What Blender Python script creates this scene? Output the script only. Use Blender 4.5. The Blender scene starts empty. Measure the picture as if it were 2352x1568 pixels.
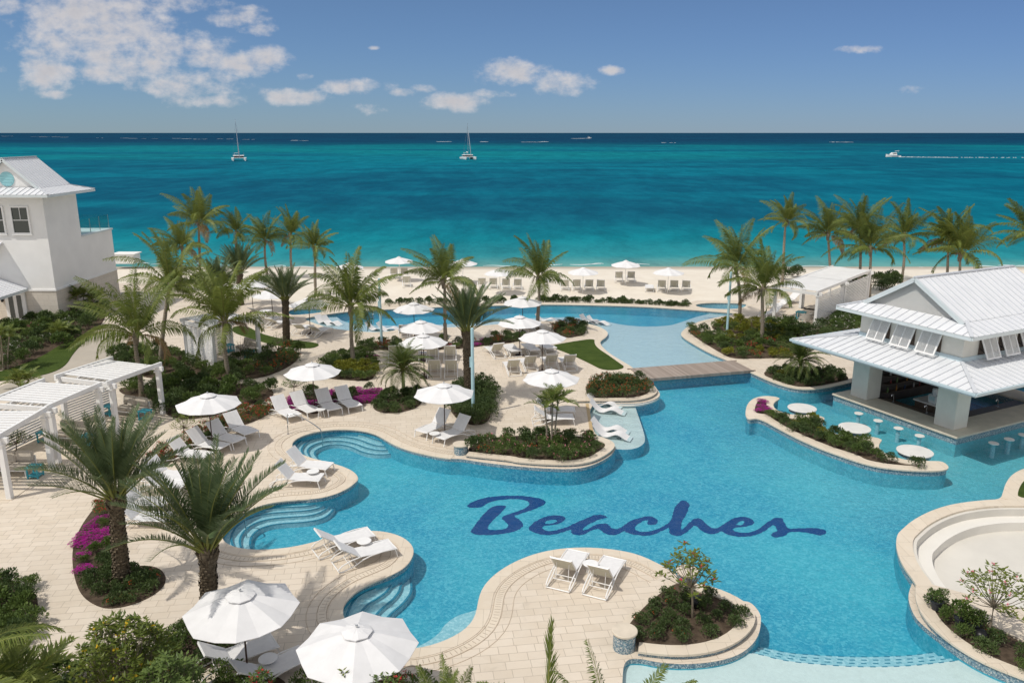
import bpy, bmesh, math, random
from mathutils import Vector, Matrix
from mathutils.geometry import tessellate_polygon
rnd = random.Random(11)
S = bpy.context.scene
COL = S.collection
PI = math.pi
# ------------------------------------------------------------------ camera
CAMH = 13.5
FV = 1837.5
CXV, CYV = 1176.0, 784.0
PITCH = math.atan(479.0 / FV)
cp, sp = math.cos(PITCH), math.sin(PITCH)
cd = bpy.data.cameras.new('camera')
cd.sensor_width = 36.0
cd.lens = 36.0 * FV / 2352.0
cd.clip_start, cd.clip_end = 0.3, 60000
cam = bpy.data.objects.new('camera', cd)
cam.location = (0, 0, CAMH)
cam.rotation_euler = (PI / 2 - PITCH, 0, 0)
COL.objects.link(cam)
S.camera = cam
# ------------------------------------------------------------------ exposure
S.view_settings.view_transform = 'Standard'
S.view_settings.look = 'None'
S.view_settings.exposure = EXPOSURE = -0.09
S.view_settings.gamma = 1.0
S.render.engine = 'CYCLES'
try:
    S.cycles.use_denoising = True
    S.cycles.max_bounces = 8
    S.cycles.transparent_max_bounces = 16
    S.cycles.caustics_reflective = False
    S.cycles.caustics_refractive = False
    S.cycles.sample_clamp_indirect = 4.0
except Exception:
    pass
# ------------------------------------------------------------------ sun
SUN_EL = math.radians(58)
TO_SUN = Vector((-0.83, -0.55, 0)).normalized() * math.cos(SUN_EL) + Vector((0, 0, math.sin(SUN_EL)))
sl = bpy.data.lights.new('sun', 'SUN')
sl.energy = 3.15
sl.angle = math.radians(0.53)
sl.color = (1.0, 0.955, 0.88)
so = bpy.data.objects.new('sun', sl)
so.rotation_euler = TO_SUN.to_track_quat('Z', 'Y').to_euler()
so.location = (0, 0, 60)
COL.objects.link(so)
# ------------------------------------------------------------------ sky
W = bpy.data.worlds.new('World')
S.world = W
W.use_nodes = True


def ray(x, y):
    dx = (x - CXV) / FV
    dy = (y - CYV) / FV
    return Vector((dx, cp - dy * sp, -sp - dy * cp))


def build_sky():
    nt = W.node_tree
    nt.nodes.clear()
    N, L = nt.nodes.new, nt.links.new

    def m(op, a, b=None, c=None, clamp=False):
        n = N('ShaderNodeMath')
        n.operation = op
        n.use_clamp = clamp
        for i, v in enumerate((a, b, c)):
            if v is None:
                continue
            if isinstance(v, (int, float)):
                n.inputs[i].default_value = v
            else:
                L(v, n.inputs[i])
        return n.outputs[0]
    sky = N('ShaderNodeTexSky')
    sky.sky_type = 'NISHITA'
    sky.sun_disc = False
    sky.sun_elevation = SUN_EL
    sky.sun_rotation = math.atan2(TO_SUN.x, TO_SUN.y)
    sky.altitude = 10
    sky.air_density = 1.0
    sky.dust_density = 0.0
    sky.ozone_density = 3.0
    tc = N('ShaderNodeTexCoord')
    sx = N('ShaderNodeSeparateXYZ')
    L(tc.outputs['Generated'], sx.inputs[0])
    yy = m('MAXIMUM', sx.outputs[1], 0.05)
    u = m('DIVIDE', sx.outputs[0], yy)
    v = m('DIVIDE', sx.outputs[2], yy)
    # domain distortion so that the cloud edges are ragged
    cmb = N('ShaderNodeCombineXYZ')
    L(u, cmb.inputs[0])
    L(m('MULTIPLY', v, 1.5), cmb.inputs[1])
    n1 = N('ShaderNodeTexNoise')
    n1.inputs['Scale'].default_value = 15.0
    n1.inputs['Detail'].default_value = 9.0
    n1.inputs['Roughness'].default_value = 0.62
    L(cmb.outputs[0], n1.inputs['Vector'])
    n2 = N('ShaderNodeTexNoise')
    n2.inputs['Scale'].default_value = 48.0
    n2.inputs['Detail'].default_value = 8.0
    n2.inputs['Roughness'].default_value = 0.6
    L(cmb.outputs[0], n2.inputs['Vector'])
    clouds = [(205, 40, 135, 66, 1.25), (150, 60, 90, 45, 1.1), (300, 90, 110, 55, 1.1), (230, 105, 130, 52, 1), (330, 130, 80, 45, .9), (450, 112, 85, 34, .95), (585, 142, 78, 28, 1.1),
              (400, 8, 100, 20, 1), (115, 172, 72, 32, 1), (222, 168, 55, 20, .9), (435, 195, 95, 28, 1), (470, 230, 70, 14, .7), (535, 42, 58, 20, .8),
              (590, 68, 34, 12, .7), (672, 222, 62, 17, 1), (820, 201, 68, 15, 1), (1175, 165, 76, 25, 1), (1300, 188, 62, 26, 1.1),
              (1050, 233, 62, 18, 1), (925, 213, 28, 8, .7), (972, 203, 24, 8, .7), (835, 250, 34, 11, .7), (1985, 115, 42, 8, .75),
              (2095, 206, 22, 8, .5), (125, 216, 30, 9, .7), (700, 176, 18, 7, .6), (25, 15, 55, 18, .8), (1400, 162, 24, 9, .7),
              (92, 120, 26, 9, .6), (1130, 216, 44, 8, .6), (5, 155, 20, 10, .7), (860, 110, 10, 4, .6)]
    acc = None
    und = None
    for (x, y, rx, ry, k) in clouds:
        d = ray(x, y)
        a, b = d.x / d.y, d.z / d.y
        d2 = ray(x + rx, y - ry)
        ra, rb = abs(d2.x / d2.y - a) * 1.30, abs(d2.z / d2.y - b) * 1.30
        ex = m('POWER', m('DIVIDE', m('SUBTRACT', u, a), ra), 2.0)
        ey = m('POWER', m('DIVIDE', m('SUBTRACT', v, b), rb), 2.0)
        e = m('MULTIPLY', m('SUBTRACT', 1.0, m('ADD', ex, ey)), k)
        acc = e if acc is None else m('SMOOTH_MAX', acc, e, 0.25)
    acc = m('MAXIMUM', acc, -1.2)
    f = m('ADD', acc, m('MULTIPLY', m('SUBTRACT', n1.outputs['Fac'], 0.51), 4.2))
    f = m('ADD', f, m('MULTIPLY', m('SUBTRACT', n2.outputs['Fac'], 0.5), 2.1))
    mr = N('ShaderNodeMapRange')
    mr.interpolation_type = 'SMOOTHSTEP'
    mr.inputs['From Min'].default_value = -0.2
    mr.inputs['From Max'].default_value = 1.45
    L(f, mr.inputs['Value'])
    alpha = m('MULTIPLY', m('MULTIPLY', mr.outputs[0], 0.93), m('GREATER_THAN', sx.outputs[1], 0.06))
    # cloud body: thick parts a little greyer than the lit rims
    mr2 = N('ShaderNodeMapRange')
    mr2.inputs['From Min'].default_value = 0.1
    mr2.inputs['From Max'].default_value = 2.0
    L(m('ADD', f, m('MULTIPLY', m('SUBTRACT', n2.outputs['Fac'], 0.5), -2.5)), mr2.inputs['Value'])
    cc = N('ShaderNodeMix')
    cc.data_type = 'RGBA'
    cc.inputs[6].default_value = (0.78, 0.75, 0.75, 1)
    cc.inputs[7].default_value = (0.52, 0.51, 0.54, 1)
    L(mr2.outputs[0], cc.inputs[0])
    # sky colour: softened, slightly desaturated
    hs = N('ShaderNodeHueSaturation')
    hs.inputs['Saturation'].default_value = SKY_SAT
    hs.inputs['Value'].default_value = SKY_STR
    L(sky.outputs[0], hs.inputs['Color'])
    # colour of the clear air: bluer towards the zenith, a touch more violet to the east
    el = N('ShaderNodeMapRange')
    el.inputs['From Min'].default_value = 0.0
    el.inputs['From Max'].default_value = 0.28
    L(sx.outputs[2], el.inputs['Value'])
    gr = N('ShaderNodeMix')
    gr.data_type = 'RGBA'
    gr.inputs[6].default_value = SKY_LOW + (1,)
    gr.inputs[7].default_value = SKY_HIGH + (1,)
    L(el.outputs[0], gr.inputs[0])
    mu = N('ShaderNodeMix')
    mu.data_type = 'RGBA'
    mu.blend_type = 'MULTIPLY'
    mu.inputs[0].default_value = 1.0
    L(hs.outputs[0], mu.inputs[6])
    sd = N('ShaderNodeMix')
    sd.data_type = 'RGBA'
    sd.blend_type = 'MULTIPLY'
    sd.inputs[0].default_value = 1.0
    lr = N('ShaderNodeMapRange')
    lr.inputs['From Min'].default_value = -0.65
    lr.inputs['From Max'].default_value = 0.65
    L(u, lr.inputs['Value'])
    lc = N('ShaderNodeMix')
    lc.data_type = 'RGBA'
    lc.inputs[6].default_value = (1.22, 1.17, 1.06, 1)
    lc.inputs[7].default_value = (0.98, 0.95, 0.97, 1)
    L(lr.outputs[0], lc.inputs[0])
    L(gr.outputs[2], sd.inputs[6])
    L(lc.outputs[2], sd.inputs[7])
    L(sd.outputs[2], mu.inputs[7])
    gm = N('ShaderNodeMix')
    gm.data_type = 'RGBA'
    L(alpha, gm.inputs[0])
    L(mu.outputs[2], gm.inputs[6])
    L(cc.outputs[2], gm.inputs[7])
    # bright broken cloud added overhead and behind the camera, unseen, to lift ambient light
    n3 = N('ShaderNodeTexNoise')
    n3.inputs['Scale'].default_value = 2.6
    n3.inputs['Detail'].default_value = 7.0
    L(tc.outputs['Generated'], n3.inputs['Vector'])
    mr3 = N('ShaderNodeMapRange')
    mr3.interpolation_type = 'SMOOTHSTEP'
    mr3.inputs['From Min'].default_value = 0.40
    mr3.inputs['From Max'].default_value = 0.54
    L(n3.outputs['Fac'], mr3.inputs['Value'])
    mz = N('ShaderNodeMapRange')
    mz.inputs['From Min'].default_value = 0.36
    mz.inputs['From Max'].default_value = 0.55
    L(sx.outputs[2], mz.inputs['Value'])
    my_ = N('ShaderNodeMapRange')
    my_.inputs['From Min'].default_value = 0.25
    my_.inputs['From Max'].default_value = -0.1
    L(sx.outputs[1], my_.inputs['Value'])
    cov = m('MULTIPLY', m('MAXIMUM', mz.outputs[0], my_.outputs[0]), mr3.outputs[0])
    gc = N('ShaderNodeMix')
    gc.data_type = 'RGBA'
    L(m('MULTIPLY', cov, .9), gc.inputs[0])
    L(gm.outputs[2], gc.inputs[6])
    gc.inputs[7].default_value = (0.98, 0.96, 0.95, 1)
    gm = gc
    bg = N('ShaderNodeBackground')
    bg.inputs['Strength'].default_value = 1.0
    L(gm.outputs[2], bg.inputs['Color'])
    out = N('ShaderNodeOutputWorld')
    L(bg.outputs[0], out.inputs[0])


SKY_LOW, SKY_HIGH = (0.47, 0.73, 1.32), (0.86, 0.97, 1.10)
SKY_SAT, SKY_STR = 1.0, 0.062
build_sky()
# ------------------------------------------------------------------ where a picked point of the plan lies


def at(p, z=0.0):
    d = ray(*p)
    t = (z - CAMH) / d.z
    return Vector((d.x * t, d.y * t, z))


def upright(p, Y):
    """point above/below the ground in the vertical plane y = Y"""
    d = ray(*p)
    t = Y / d.y
    return Vector((d.x * t, Y, CAMH + d.z * t))


def _crop(ox, oy, k=3.413):
    return lambda x, y: (ox + x / k, oy + y / k)


c1, c2, c3, c4 = _crop(0, 275.6), _crop(551.3, 505.3), _crop(1102.5, 505.3), _crop(1708.9, 413.5)
c5, c6, c7, c8 = _crop(0, 689.1), _crop(551.3, 781), _crop(1102.5, 781), _crop(1708.9, 781)
n1, n2, n3, n4 = _crop(0, 1109), _crop(551.3, 1109), _crop(1102.5, 1109), _crop(1708.9, 1109)
t1, t2 = _crop(1065.8, 1120.9, 5.565), _crop(1488.4, 1120.9, 5.565)


def idn(x, y):
    return (x, y)


def pts(cf, *xy):
    return [cf(*q) for q in xy]


def ground(vp, z=0.0):
    return [at(q, z) for q in vp]


def chaikin(P, n=2, closed=True):
    for _ in range(n):
        Q = []
        m = len(P)
        for i in range(m if closed else m - 1):
            a, b = P[i], P[(i + 1) % m]
            Q.append(a * .75 + b * .25)
            Q.append(a * .25 + b * .75)
        if not closed:
            Q = [P[0]] + Q + [P[-1]]
        P = Q
    return P


def dedupe(P, eps=1e-3, closed=True):
    Q = []
    for p in P:
        if not Q or (p - Q[-1]).length > eps:
            Q.append(p)
    if closed and len(Q) > 2 and (Q[0] - Q[-1]).length <= eps:
        Q.pop()
    return Q


def area(P):
    return .5 * sum(P[i].x * P[(i + 1) % len(P)].y - P[(i + 1) % len(P)].x * P[i].y for i in range(len(P)))


def ccw(P):
    return P if area(P) > 0 else P[::-1]


def offset(P, d, closed=True):
    """d > 0: to the right of the walking direction (outward for a counter-clockwise loop)"""
    m = len(P)
    Q = []
    for i in range(m):
        a = P[i - 1] if (closed or i > 0) else P[i]
        b = P[(i + 1) % m] if (closed or i < m - 1) else P[i]
        t = Vector((b.x - a.x, b.y - a.y, 0))
        t.normalize()
        Q.append(P[i] + Vector((t.y, -t.x, 0)) * d)
    return Q


def resample(P, step):
    out = [P[0]]
    acc = 0
    for a, b in zip(P, P[1:]):
        d = (b - a).length
        while acc + d >= step:
            t = (step - acc) / d
            a = a + (b - a) * t
            out.append(a)
            d = (b - a).length
            acc = 0
        acc += d
    return out


def smooth(P, n):
    for _ in range(n):
        P = [P[0]] + [(P[i - 1] + P[i] * 2 + P[i + 1]) / 4 for i in range(1, len(P) - 1)] + [P[-1]]
    return P


def inside(p, P):
    r = False
    j = len(P) - 1
    for i in range(len(P)):
        if (P[i].y > p.y) != (P[j].y > p.y):
            if p.x < (P[j].x - P[i].x) * (p.y - P[i].y) / (P[j].y - P[i].y) + P[i].x:
                r = not r
        j = i
    return r


# ------------------------------------------------------------------ mesh collecting
class MB:
    def __init__(s):
        s.v, s.f, s.mi, s.uv = [], [], [], {}

    def add(s, vs, fs, mi=0, M=None):
        o = len(s.v)
        s.v += [tuple(M @ Vector(p)) if M else tuple(p) for p in vs]
        for f in fs:
            s.f.append(tuple(i + o for i in f))
            s.mi.append(mi)

    def box(s, c, d, rz=0, mi=0, M=None, rx=0, ry=0):
        x, y, z = d[0] / 2, d[1] / 2, d[2] / 2
        T = Matrix.Translation(c) @ Matrix.Rotation(rz, 4, 'Z') @ Matrix.Rotation(ry, 4, 'Y') @ Matrix.Rotation(rx, 4, 'X')
        if M:
            T = M @ T
        s.add([(-x, -y, -z), (x, -y, -z), (x, y, -z), (-x, y, -z), (-x, -y, z), (x, -y, z), (x, y, z), (-x, y, z)],
              [(0, 3, 2, 1), (4, 5, 6, 7), (0, 1, 5, 4), (1, 2, 6, 5), (2, 3, 7, 6), (3, 0, 4, 7)], mi, T)

    def bar(s, a, b, w, h=None, mi=0):
        """rectangular bar between two points"""
        a, b = Vector(a), Vector(b)
        d = b - a
        q = d.to_track_quat('Z', 'Y')
        M = Matrix.Translation((a + b) / 2) @ q.to_matrix().to_4x4()
        s.box((0, 0, 0), (w, h or w, d.length), 0, mi, M)

    def tube(s, P, r, n=8, mi=0, caps=True):
        P = [Vector(p) for p in P]
        rr = r if isinstance(r, (list, tuple)) else [r] * len(P)
        vs, fs = [], []
        up = Vector((0, 0, 1))
        for i, p in enumerate(P):
            t = (P[min(i + 1, len(P) - 1)] - P[max(i - 1, 0)])
            t.normalize()
            a = t.cross(up)
            if a.length < 1e-3:
                a = t.cross(Vector((1, 0, 0)))
            a.normalize()
            b = a.cross(t)
            for k in range(n):
                th = 2 * PI * k / n
                vs.append(p + (a * math.cos(th) + b * math.sin(th)) * rr[i])
        for i in range(len(P) - 1):
            for k in range(n):
                k2 = (k + 1) % n
                fs.append((i * n + k, i * n + k2, (i + 1) * n + k2, (i + 1) * n + k))
        if caps:
            fs.append(tuple(range(n - 1, -1, -1)))
            fs.append(tuple((len(P) - 1) * n + k for k in range(n)))
        s.add(vs, fs, mi)

    def lathe(s, prof, n=24, mi=0, c=(0, 0, 0), sx=1, sy=1):
        vs, fs = [], []
        for r, z in prof:
            for k in range(n):
                th = 2 * PI * k / n
                vs.append((c[0] + r * sx * math.cos(th), c[1] + r * sy * math.sin(th), c[2] + z))
        for i in range(len(prof) - 1):
            for k in range(n):
                k2 = (k + 1) % n
                fs.append((i * n + k, i * n + k2, (i + 1) * n + k2, (i + 1) * n + k))
        fs.append(tuple(range(n - 1, -1, -1)))
        fs.append(tuple((len(prof) - 1) * n + k for k in range(n)))
        s.add(vs, fs, mi)

    def poly(s, loops, z=None, mi=0):
        """flat polygon (first loop) with holes"""
        L = [[Vector((p.x, p.y, 0)) for p in dedupe(l)] for l in loops]
        Z = [[p.z if z is None else z for p in dedupe(l)] for l in loops]
        tri = tessellate_polygon(L)
        flat = [p for l in L for p in l]
        zz = [q for l in Z for q in l]
        vs = [(p.x, p.y, h) for p, h in zip(flat, zz)]
        fs = []
        for t in tri:
            a, b, c = (flat[i] for i in t)
            ar = (b.x - a.x) * (c.y - a.y) - (c.x - a.x) * (b.y - a.y)
            if abs(ar) < 1e-9:
                continue
            fs.append(tuple(t) if ar > 0 else (t[0], t[2], t[1]))
        s.add(vs, fs, mi)

    def wall(s, P, z0, z1, closed=True, mi=0, flip=False):
        m = len(P)
        vs = [(p.x, p.y, z0) for p in P] + [(p.x, p.y, z1) for p in P]
        fs = []
        for i in range(m if closed else m - 1):
            j = (i + 1) % m
            f = (i, j, m + j, m + i)
            fs.append(f[::-1] if flip else f)
        s.add(vs, fs, mi)

    def slab(s, loops, z0, z1, mi=0, bottom=False):
        """prism: first loop outer, further loops holes"""
        L = [dedupe(l) for l in loops]
        L = [ccw(L[0])] + [ccw(l)[::-1] for l in L[1:]]
        s.poly(L, z1, mi)
        for l in L:
            s.wall(l, z0, z1, True, mi)

    def band(s, A, B, z0, z1, mi=0, closed=False):
        """solid strip between two parallel paths (A on the left of B)"""
        m = len(A)
        vs = [(p.x, p.y, z1) for p in A] + [(p.x, p.y, z1) for p in B]
        fs = []
        o = len(s.v)
        for i in range(m if closed else m - 1):
            j = (i + 1) % m
            fs.append((i, m + i, m + j, j))
        s.add(vs, fs, mi)
        s.wall(A, z0, z1, closed, mi, flip=True)
        s.wall(B, z0, z1, closed, mi)
        if not closed:
            s.wall([A[0], B[0]], z0, z1, False, mi)
            s.wall([B[-1], A[-1]], z0, z1, False, mi)

    def build(s, name, mats, parent=None, smooth=False, uv=None):
        me = bpy.data.meshes.new(name)
        me.from_pydata(s.v, [], s.f)
        if not isinstance(mats, (list, tuple)):
            mats = [mats]
        for q in mats:
            me.materials.append(q)
        if any(s.mi):
            me.polygons.foreach_set('material_index', s.mi)
        if smooth:
            me.polygons.foreach_set('use_smooth', [True] * len(s.f))
        me.update()
        o = bpy.data.objects.new(name, me)
        COL.objects.link(o)
        if parent:
            o.parent = parent
        return o


def bevel(o, w=0.01, seg=2):
    bm = bmesh.new()
    bm.from_mesh(o.data)
    bmesh.ops.remove_doubles(bm, verts=bm.verts, dist=1e-5)
    ed = [e for e in bm.edges if len(e.link_faces) == 2 and e.calc_face_angle(0) > 0.6]
    bmesh.ops.bevel(bm, geom=ed, offset=w, segments=seg, affect='EDGES', clamp_overlap=True)
    bm.to_mesh(o.data)
    bm.free()
    return o


def empty(name, loc=(0, 0, 0), rz=0):
    o = bpy.data.objects.new(name, None)
    o.location = loc
    o.rotation_euler = (0, 0, rz)
    o.empty_display_size = .2
    COL.objects.link(o)
    return o


def tag(o, label, cat, group=None, kind=None):
    o['label'] = label
    o['category'] = cat
    if group:
        o['group'] = group
    if kind:
        o['kind'] = kind
    return o


def struct(o):
    o['kind'] = 'structure'
    return o


KIDS = {}


def copy_tree(o, parent=None):
    c = o.copy()
    COL.objects.link(c)
    if parent:
        c.parent = parent
    for k in o.children:
        copy_tree(k, c)
    return c


PLACED = set()


def place(proto, loc, rz=0, sc=1.0, label=None, cat=None, group=None):
    """first use moves the prototype itself, later uses copy it with its parts"""
    if proto.name in PLACED:
        o = copy_tree(proto)
    else:
        o = proto
        PLACED.add(proto.name)
    o.location = loc
    o.rotation_euler = (0, 0, rz)
    o.scale = (sc, sc, sc) if isinstance(sc, (int, float)) else sc
    if 'group' in o and not group:
        del o['group']
    tag(o, label, cat, group)
    return o


ORD = ['first', 'second', 'third', 'fourth', 'fifth', 'sixth', 'seventh', 'eighth', 'ninth', 'tenth', 'eleventh', 'twelfth']
NUM = ['no', 'one', 'two', 'three', 'four', 'five', 'six', 'seven', 'eight', 'nine', 'ten']


# ------------------------------------------------------------------ materials
class NT:
    def __init__(s, name):
        s.m = bpy.data.materials.new(name)
        s.m.use_nodes = True
        s.t = s.m.node_tree
        s.t.nodes.clear()
        s.out = s.t.nodes.new('ShaderNodeOutputMaterial')

    def n(s, typ, **kw):
        q = s.t.nodes.new('ShaderNode' + typ)
        for k, v in kw.items():
            if hasattr(q, k):
                setattr(q, k, v)
            else:
                q.inputs[k.replace('_', ' ')].default_value = v
        return q

    def l(s, a, b):
        s.t.links.new(a, b)

    def math(s, op, a, b=None, clamp=False):
        q = s.n('Math', operation=op, use_clamp=clamp)
        for i, v in enumerate((a, b)):
            if v is None:
                continue
            if isinstance(v, (int, float)):
                q.inputs[i].default_value = v
            else:
                s.l(v, q.inputs[i])
        return q.outputs[0]

    def pos(s):
        return s.n('NewGeometry').outputs['Position']

    def obj(s):
        return s.n('TexCoord').outputs['Object']

    def map(s, vec, scale=(1, 1, 1), rot=(0, 0, 0), loc=(0, 0, 0)):
        q = s.n('Mapping')
        q.inputs['Scale'].default_value = scale
        q.inputs['Rotation'].default_value = rot
        q.inputs['Location'].default_value = loc
        s.l(vec, q.inputs['Vector'])
        return q.outputs[0]

    def noise(s, vec, scale, detail=4, rough=.55, dist=0):
        q = s.n('TexNoise')
        q.inputs['Scale'].default_value = scale
        q.inputs['Detail'].default_value = detail
        q.inputs['Roughness'].default_value = rough
        q.inputs['Distortion'].default_value = dist
        s.l(vec, q.inputs['Vector'])
        return q.outputs['Fac']

    def range(s, val, a, b, c=0, d=1):
        q = s.n('MapRange')
        for k, v in zip(('From Min', 'From Max', 'To Min', 'To Max'), (a, b, c, d)):
            q.inputs[k].default_value = v
        s.l(val, q.inputs['Value'])
        return q.outputs[0]

    def mix(s, fac, a, b, mode='MIX'):
        q = s.n('Mix', data_type='RGBA', blend_type=mode)
        for i, v in ((0, fac), (6, a), (7, b)):
            if isinstance(v, (int, float)):
                q.inputs[i].default_value = v
            elif isinstance(v, tuple):
                q.inputs[i].default_value = v if len(v) == 4 else v + (1,)
            else:
                s.l(v, q.inputs[i])
        return q.outputs[2]

    def ramp(s, fac, stops):
        q = s.n('ValToRGB')
        e = q.color_ramp.elements
        while len(e) < len(stops):
            e.new(.5)
        for x, (p, c) in zip(e, stops):
            x.position = p
            x.color = c if len(c) == 4 else c + (1,)
        s.l(fac, q.inputs[0])
        return q.outputs[0]

    def bump(s, h, strength=.3, dist=.02, normal=None):
        q = s.n('Bump')
        q.inputs['Strength'].default_value = strength
        q.inputs['Distance'].default_value = dist
        s.l(h, q.inputs['Height'])
        if normal:
            s.l(normal, q.inputs['Normal'])
        return q.outputs[0]

    def bsdf(s, col, rough=.6, spec=.3, metal=0, normal=None):
        q = s.n('BsdfPrincipled')
        for k, v in (('Base Color', col), ('Roughness', rough), ('Metallic', metal), ('Specular IOR Level', spec)):
            if isinstance(v, (int, float)):
                q.inputs[k].default_value = v
            elif isinstance(v, tuple):
                q.inputs[k].default_value = v if len(v) == 4 else v + (1,)
            else:
                s.l(v, q.inputs[k])
        if normal:
            s.l(normal, q.inputs['Normal'])
        return q.outputs[0]

    def done(s, sh):
        s.l(sh, s.out.inputs['Surface'])
        return s.m


def simple(name, col, rough=.6, var=.12, scale=3.0, spec=.3, metal=0, bump=0.0, bscale=40, world=True):
    t = NT(name)
    p = t.pos() if world else t.obj()
    f = t.noise(p, scale, 5)
    dark = tuple(c * (1 - var) for c in col)
    lite = tuple(min(1, c * (1 + var * .6)) for c in col)
    c = t.mix(t.range(f, .3, .7), dark, lite)
    nrm = None
    if bump:
        nrm = t.bump(t.noise(p, bscale, 4), bump, .01)
    return t.done(t.bsdf(c, rough, spec, metal, nrm))


def m_paving(name, c1_, c2_, c3_, bw, rh, rot, mortar=(.38, .315, .24), blotch=.35):
    t = NT(name)
    p = t.pos()
    q = t.map(p, (1, 1, 1), (0, 0, rot))
    b = t.n('TexBrick', offset=.5, offset_frequency=2, squash=1.35, squash_frequency=3)
    b.inputs['Scale'].default_value = 1.0
    b.inputs['Mortar Size'].default_value = .009
    b.inputs['Mortar Smooth'].default_value = .3
    b.inputs['Bias'].default_value = -.1
    b.inputs['Brick Width'].default_value = bw
    b.inputs['Row Height'].default_value = rh
    b.inputs['Color1'].default_value = c1_ + (1,)
    b.inputs['Color2'].default_value = c2_ + (1,)
    b.inputs['Mortar'].default_value = mortar + (1,)
    t.l(q, b.inputs['Vector'])
    n = t.noise(p, 2.2, 6, .65)
    n2_ = t.noise(p, .22, 4, .6)
    c = t.mix(t.range(n, .45, .75, 0, blotch), b.outputs['Color'], c3_)
    c = t.mix(t.range(n2_, .35, .7, 0, .42), c, tuple(x * .78 for x in c1_))
    n4_ = t.noise(p, .75, 5, .7, 1.0)
    c = t.mix(t.range(n4_, .56, .72, 0, .35), c, tuple(x * .70 for x in c2_))
    n3_ = t.noise(p, 22, 4, .7)
    c = t.mix(t.range(n3_, .55, .8, 0, .18), c, tuple(x * .6 for x in c1_))
    h = t.math('SUBTRACT', t.math('MULTIPLY', n3_, .3), b.outputs['Fac'])
    return t.done(t.bsdf(c, .62, .25, 0, t.bump(h, .25, .006)))


M = {}
M['deck'] = m_paving('travertine_paving', (.695, .605, .495), (.615, .525, .415), (.735, .67, .575), .50, .33, math.radians(-8))
M['coping'] = m_paving('travertine_coping', (.69, .60, .48), (.65, .555, .435), (.74, .67, .57), .55, .9, 0, (.48, .41, .32), .5)
M['stone'] = simple('pale_cap_stone', (.64, .56, .45), .6, .12, 2.5, bump=.15)
M['edge'] = simple('tan_bullnose', (.50, .37, .20), .55, .15, 4)
M['path'] = m_paving('pale_concrete_path', (.47, .42, .35), (.44, .39, .32), (.52, .47, .40), 1.6, 1.6, .5, (.36, .32, .27), .3)
M['white'] = simple('white_paint', (.80, .79, .77), .45, .05, 1.5)
M['frame_white'] = simple('white_powder_coat', (.80, .79, .77), .35, .04, 6, world=False)
M['sling'] = simple('white_sling_fabric', (.72, .71, .70), .75, .06, 8, spec=.15, bump=.1, bscale=120, world=False)
M['sling_back'] = simple('cream_sling_fabric', (.55, .53, .44), .75, .08, 8, spec=.15, bump=.1, bscale=120, world=False)
M['canvas'] = simple('white_canvas', (.72, .71, .705), .85, .06, 2.5, spec=.1, bump=.5, bscale=5, world=False)
M['wood_dark'] = simple('dark_brown_pole', (.055, .026, .018), .4, .3, 12, world=False)
M['steel'] = simple('polished_steel', (.55, .56, .57), .22, .1, 10, metal=1)
M['pole_blue'] = simple('pale_blue_paint', (.43, .63, .67), .45, .06, 3)
M['turq'] = simple('turquoise_paint', (.055, .36, .44), .4, .15, 6)
M['cushion'] = simple('taupe_cushion', (.50, .45, .38), .9, .1, 10, spec=.1, bump=.15, bscale=60)
M['cushion2'] = simple('grey_wicker', (.40, .37, .33), .8, .2, 30, spec=.15)
M['stucco'] = simple('white_stucco', (.79, .78, .755), .8, .05, .8, spec=.15, bump=.15, bscale=30)
M['bar_stucco'] = simple('cream_stucco', (.68, .66, .60), .8, .07, 1.5, spec=.15, bump=.2, bscale=35)
M['fascia'] = simple('pale_grey_fascia', (.60, .65, .66), .45, .06, 2)
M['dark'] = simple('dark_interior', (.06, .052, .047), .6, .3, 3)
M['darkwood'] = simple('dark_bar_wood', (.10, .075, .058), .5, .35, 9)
M['soil'] = simple('bare_soil', (.095, .07, .05), .95, .45, 5, spec=.05, bump=.6, bscale=14)
M['bark'] = simple('pale_bark', (.20, .165, .12), .85, .3, 6, bump=.4, bscale=25)
M['black'] = simple('black_plastic', (.012, .012, .014), .35, .2, 5)
M['pot'] = simple('dark_pot', (.03, .034, .04), .5, .2, 5)
M['marble'] = simple('white_marble', (.76, .74, .70), .3, .08, 2, spec=.4)
M['plaster'] = simple('pale_plaster', (.63, .60, .54), .7, .08, .7, bump=.1)
M['plaster_wht'] = simple('white_plaster', (.72, .69, .63), .65, .05, .7, bump=.05)
M['ledge'] = simple('pale_ledge_finish', (.60, .61, .59), .6, .12, 2, bump=.1)
M['foam'] = simple('white_foam', (.78, .80, .80), .8, .1, .3)
M['gutter'] = simple('blue_grey_gutter', (.50, .60, .64), .4, .05, 2)
M['machine'] = simple('white_machine', (.62, .68, .70), .4, .05, 4)
M['vent_turq'] = simple('pale_turquoise_louvre', (.36, .66, .70), .5, .05, 4)


def m_roof():
    t = NT('standing_seam_metal')
    c = t.mix(t.range(t.noise(t.pos(), 1.2, 4), .3, .7), (.66, .67, .69), (.73, .735, .745))
    return t.done(t.bsdf(c, .38, .4, 0))


M['roof'] = m_roof()
M['roof_seam'] = simple('roof_seam', (.56, .575, .60), .4, .04, 2)


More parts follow.
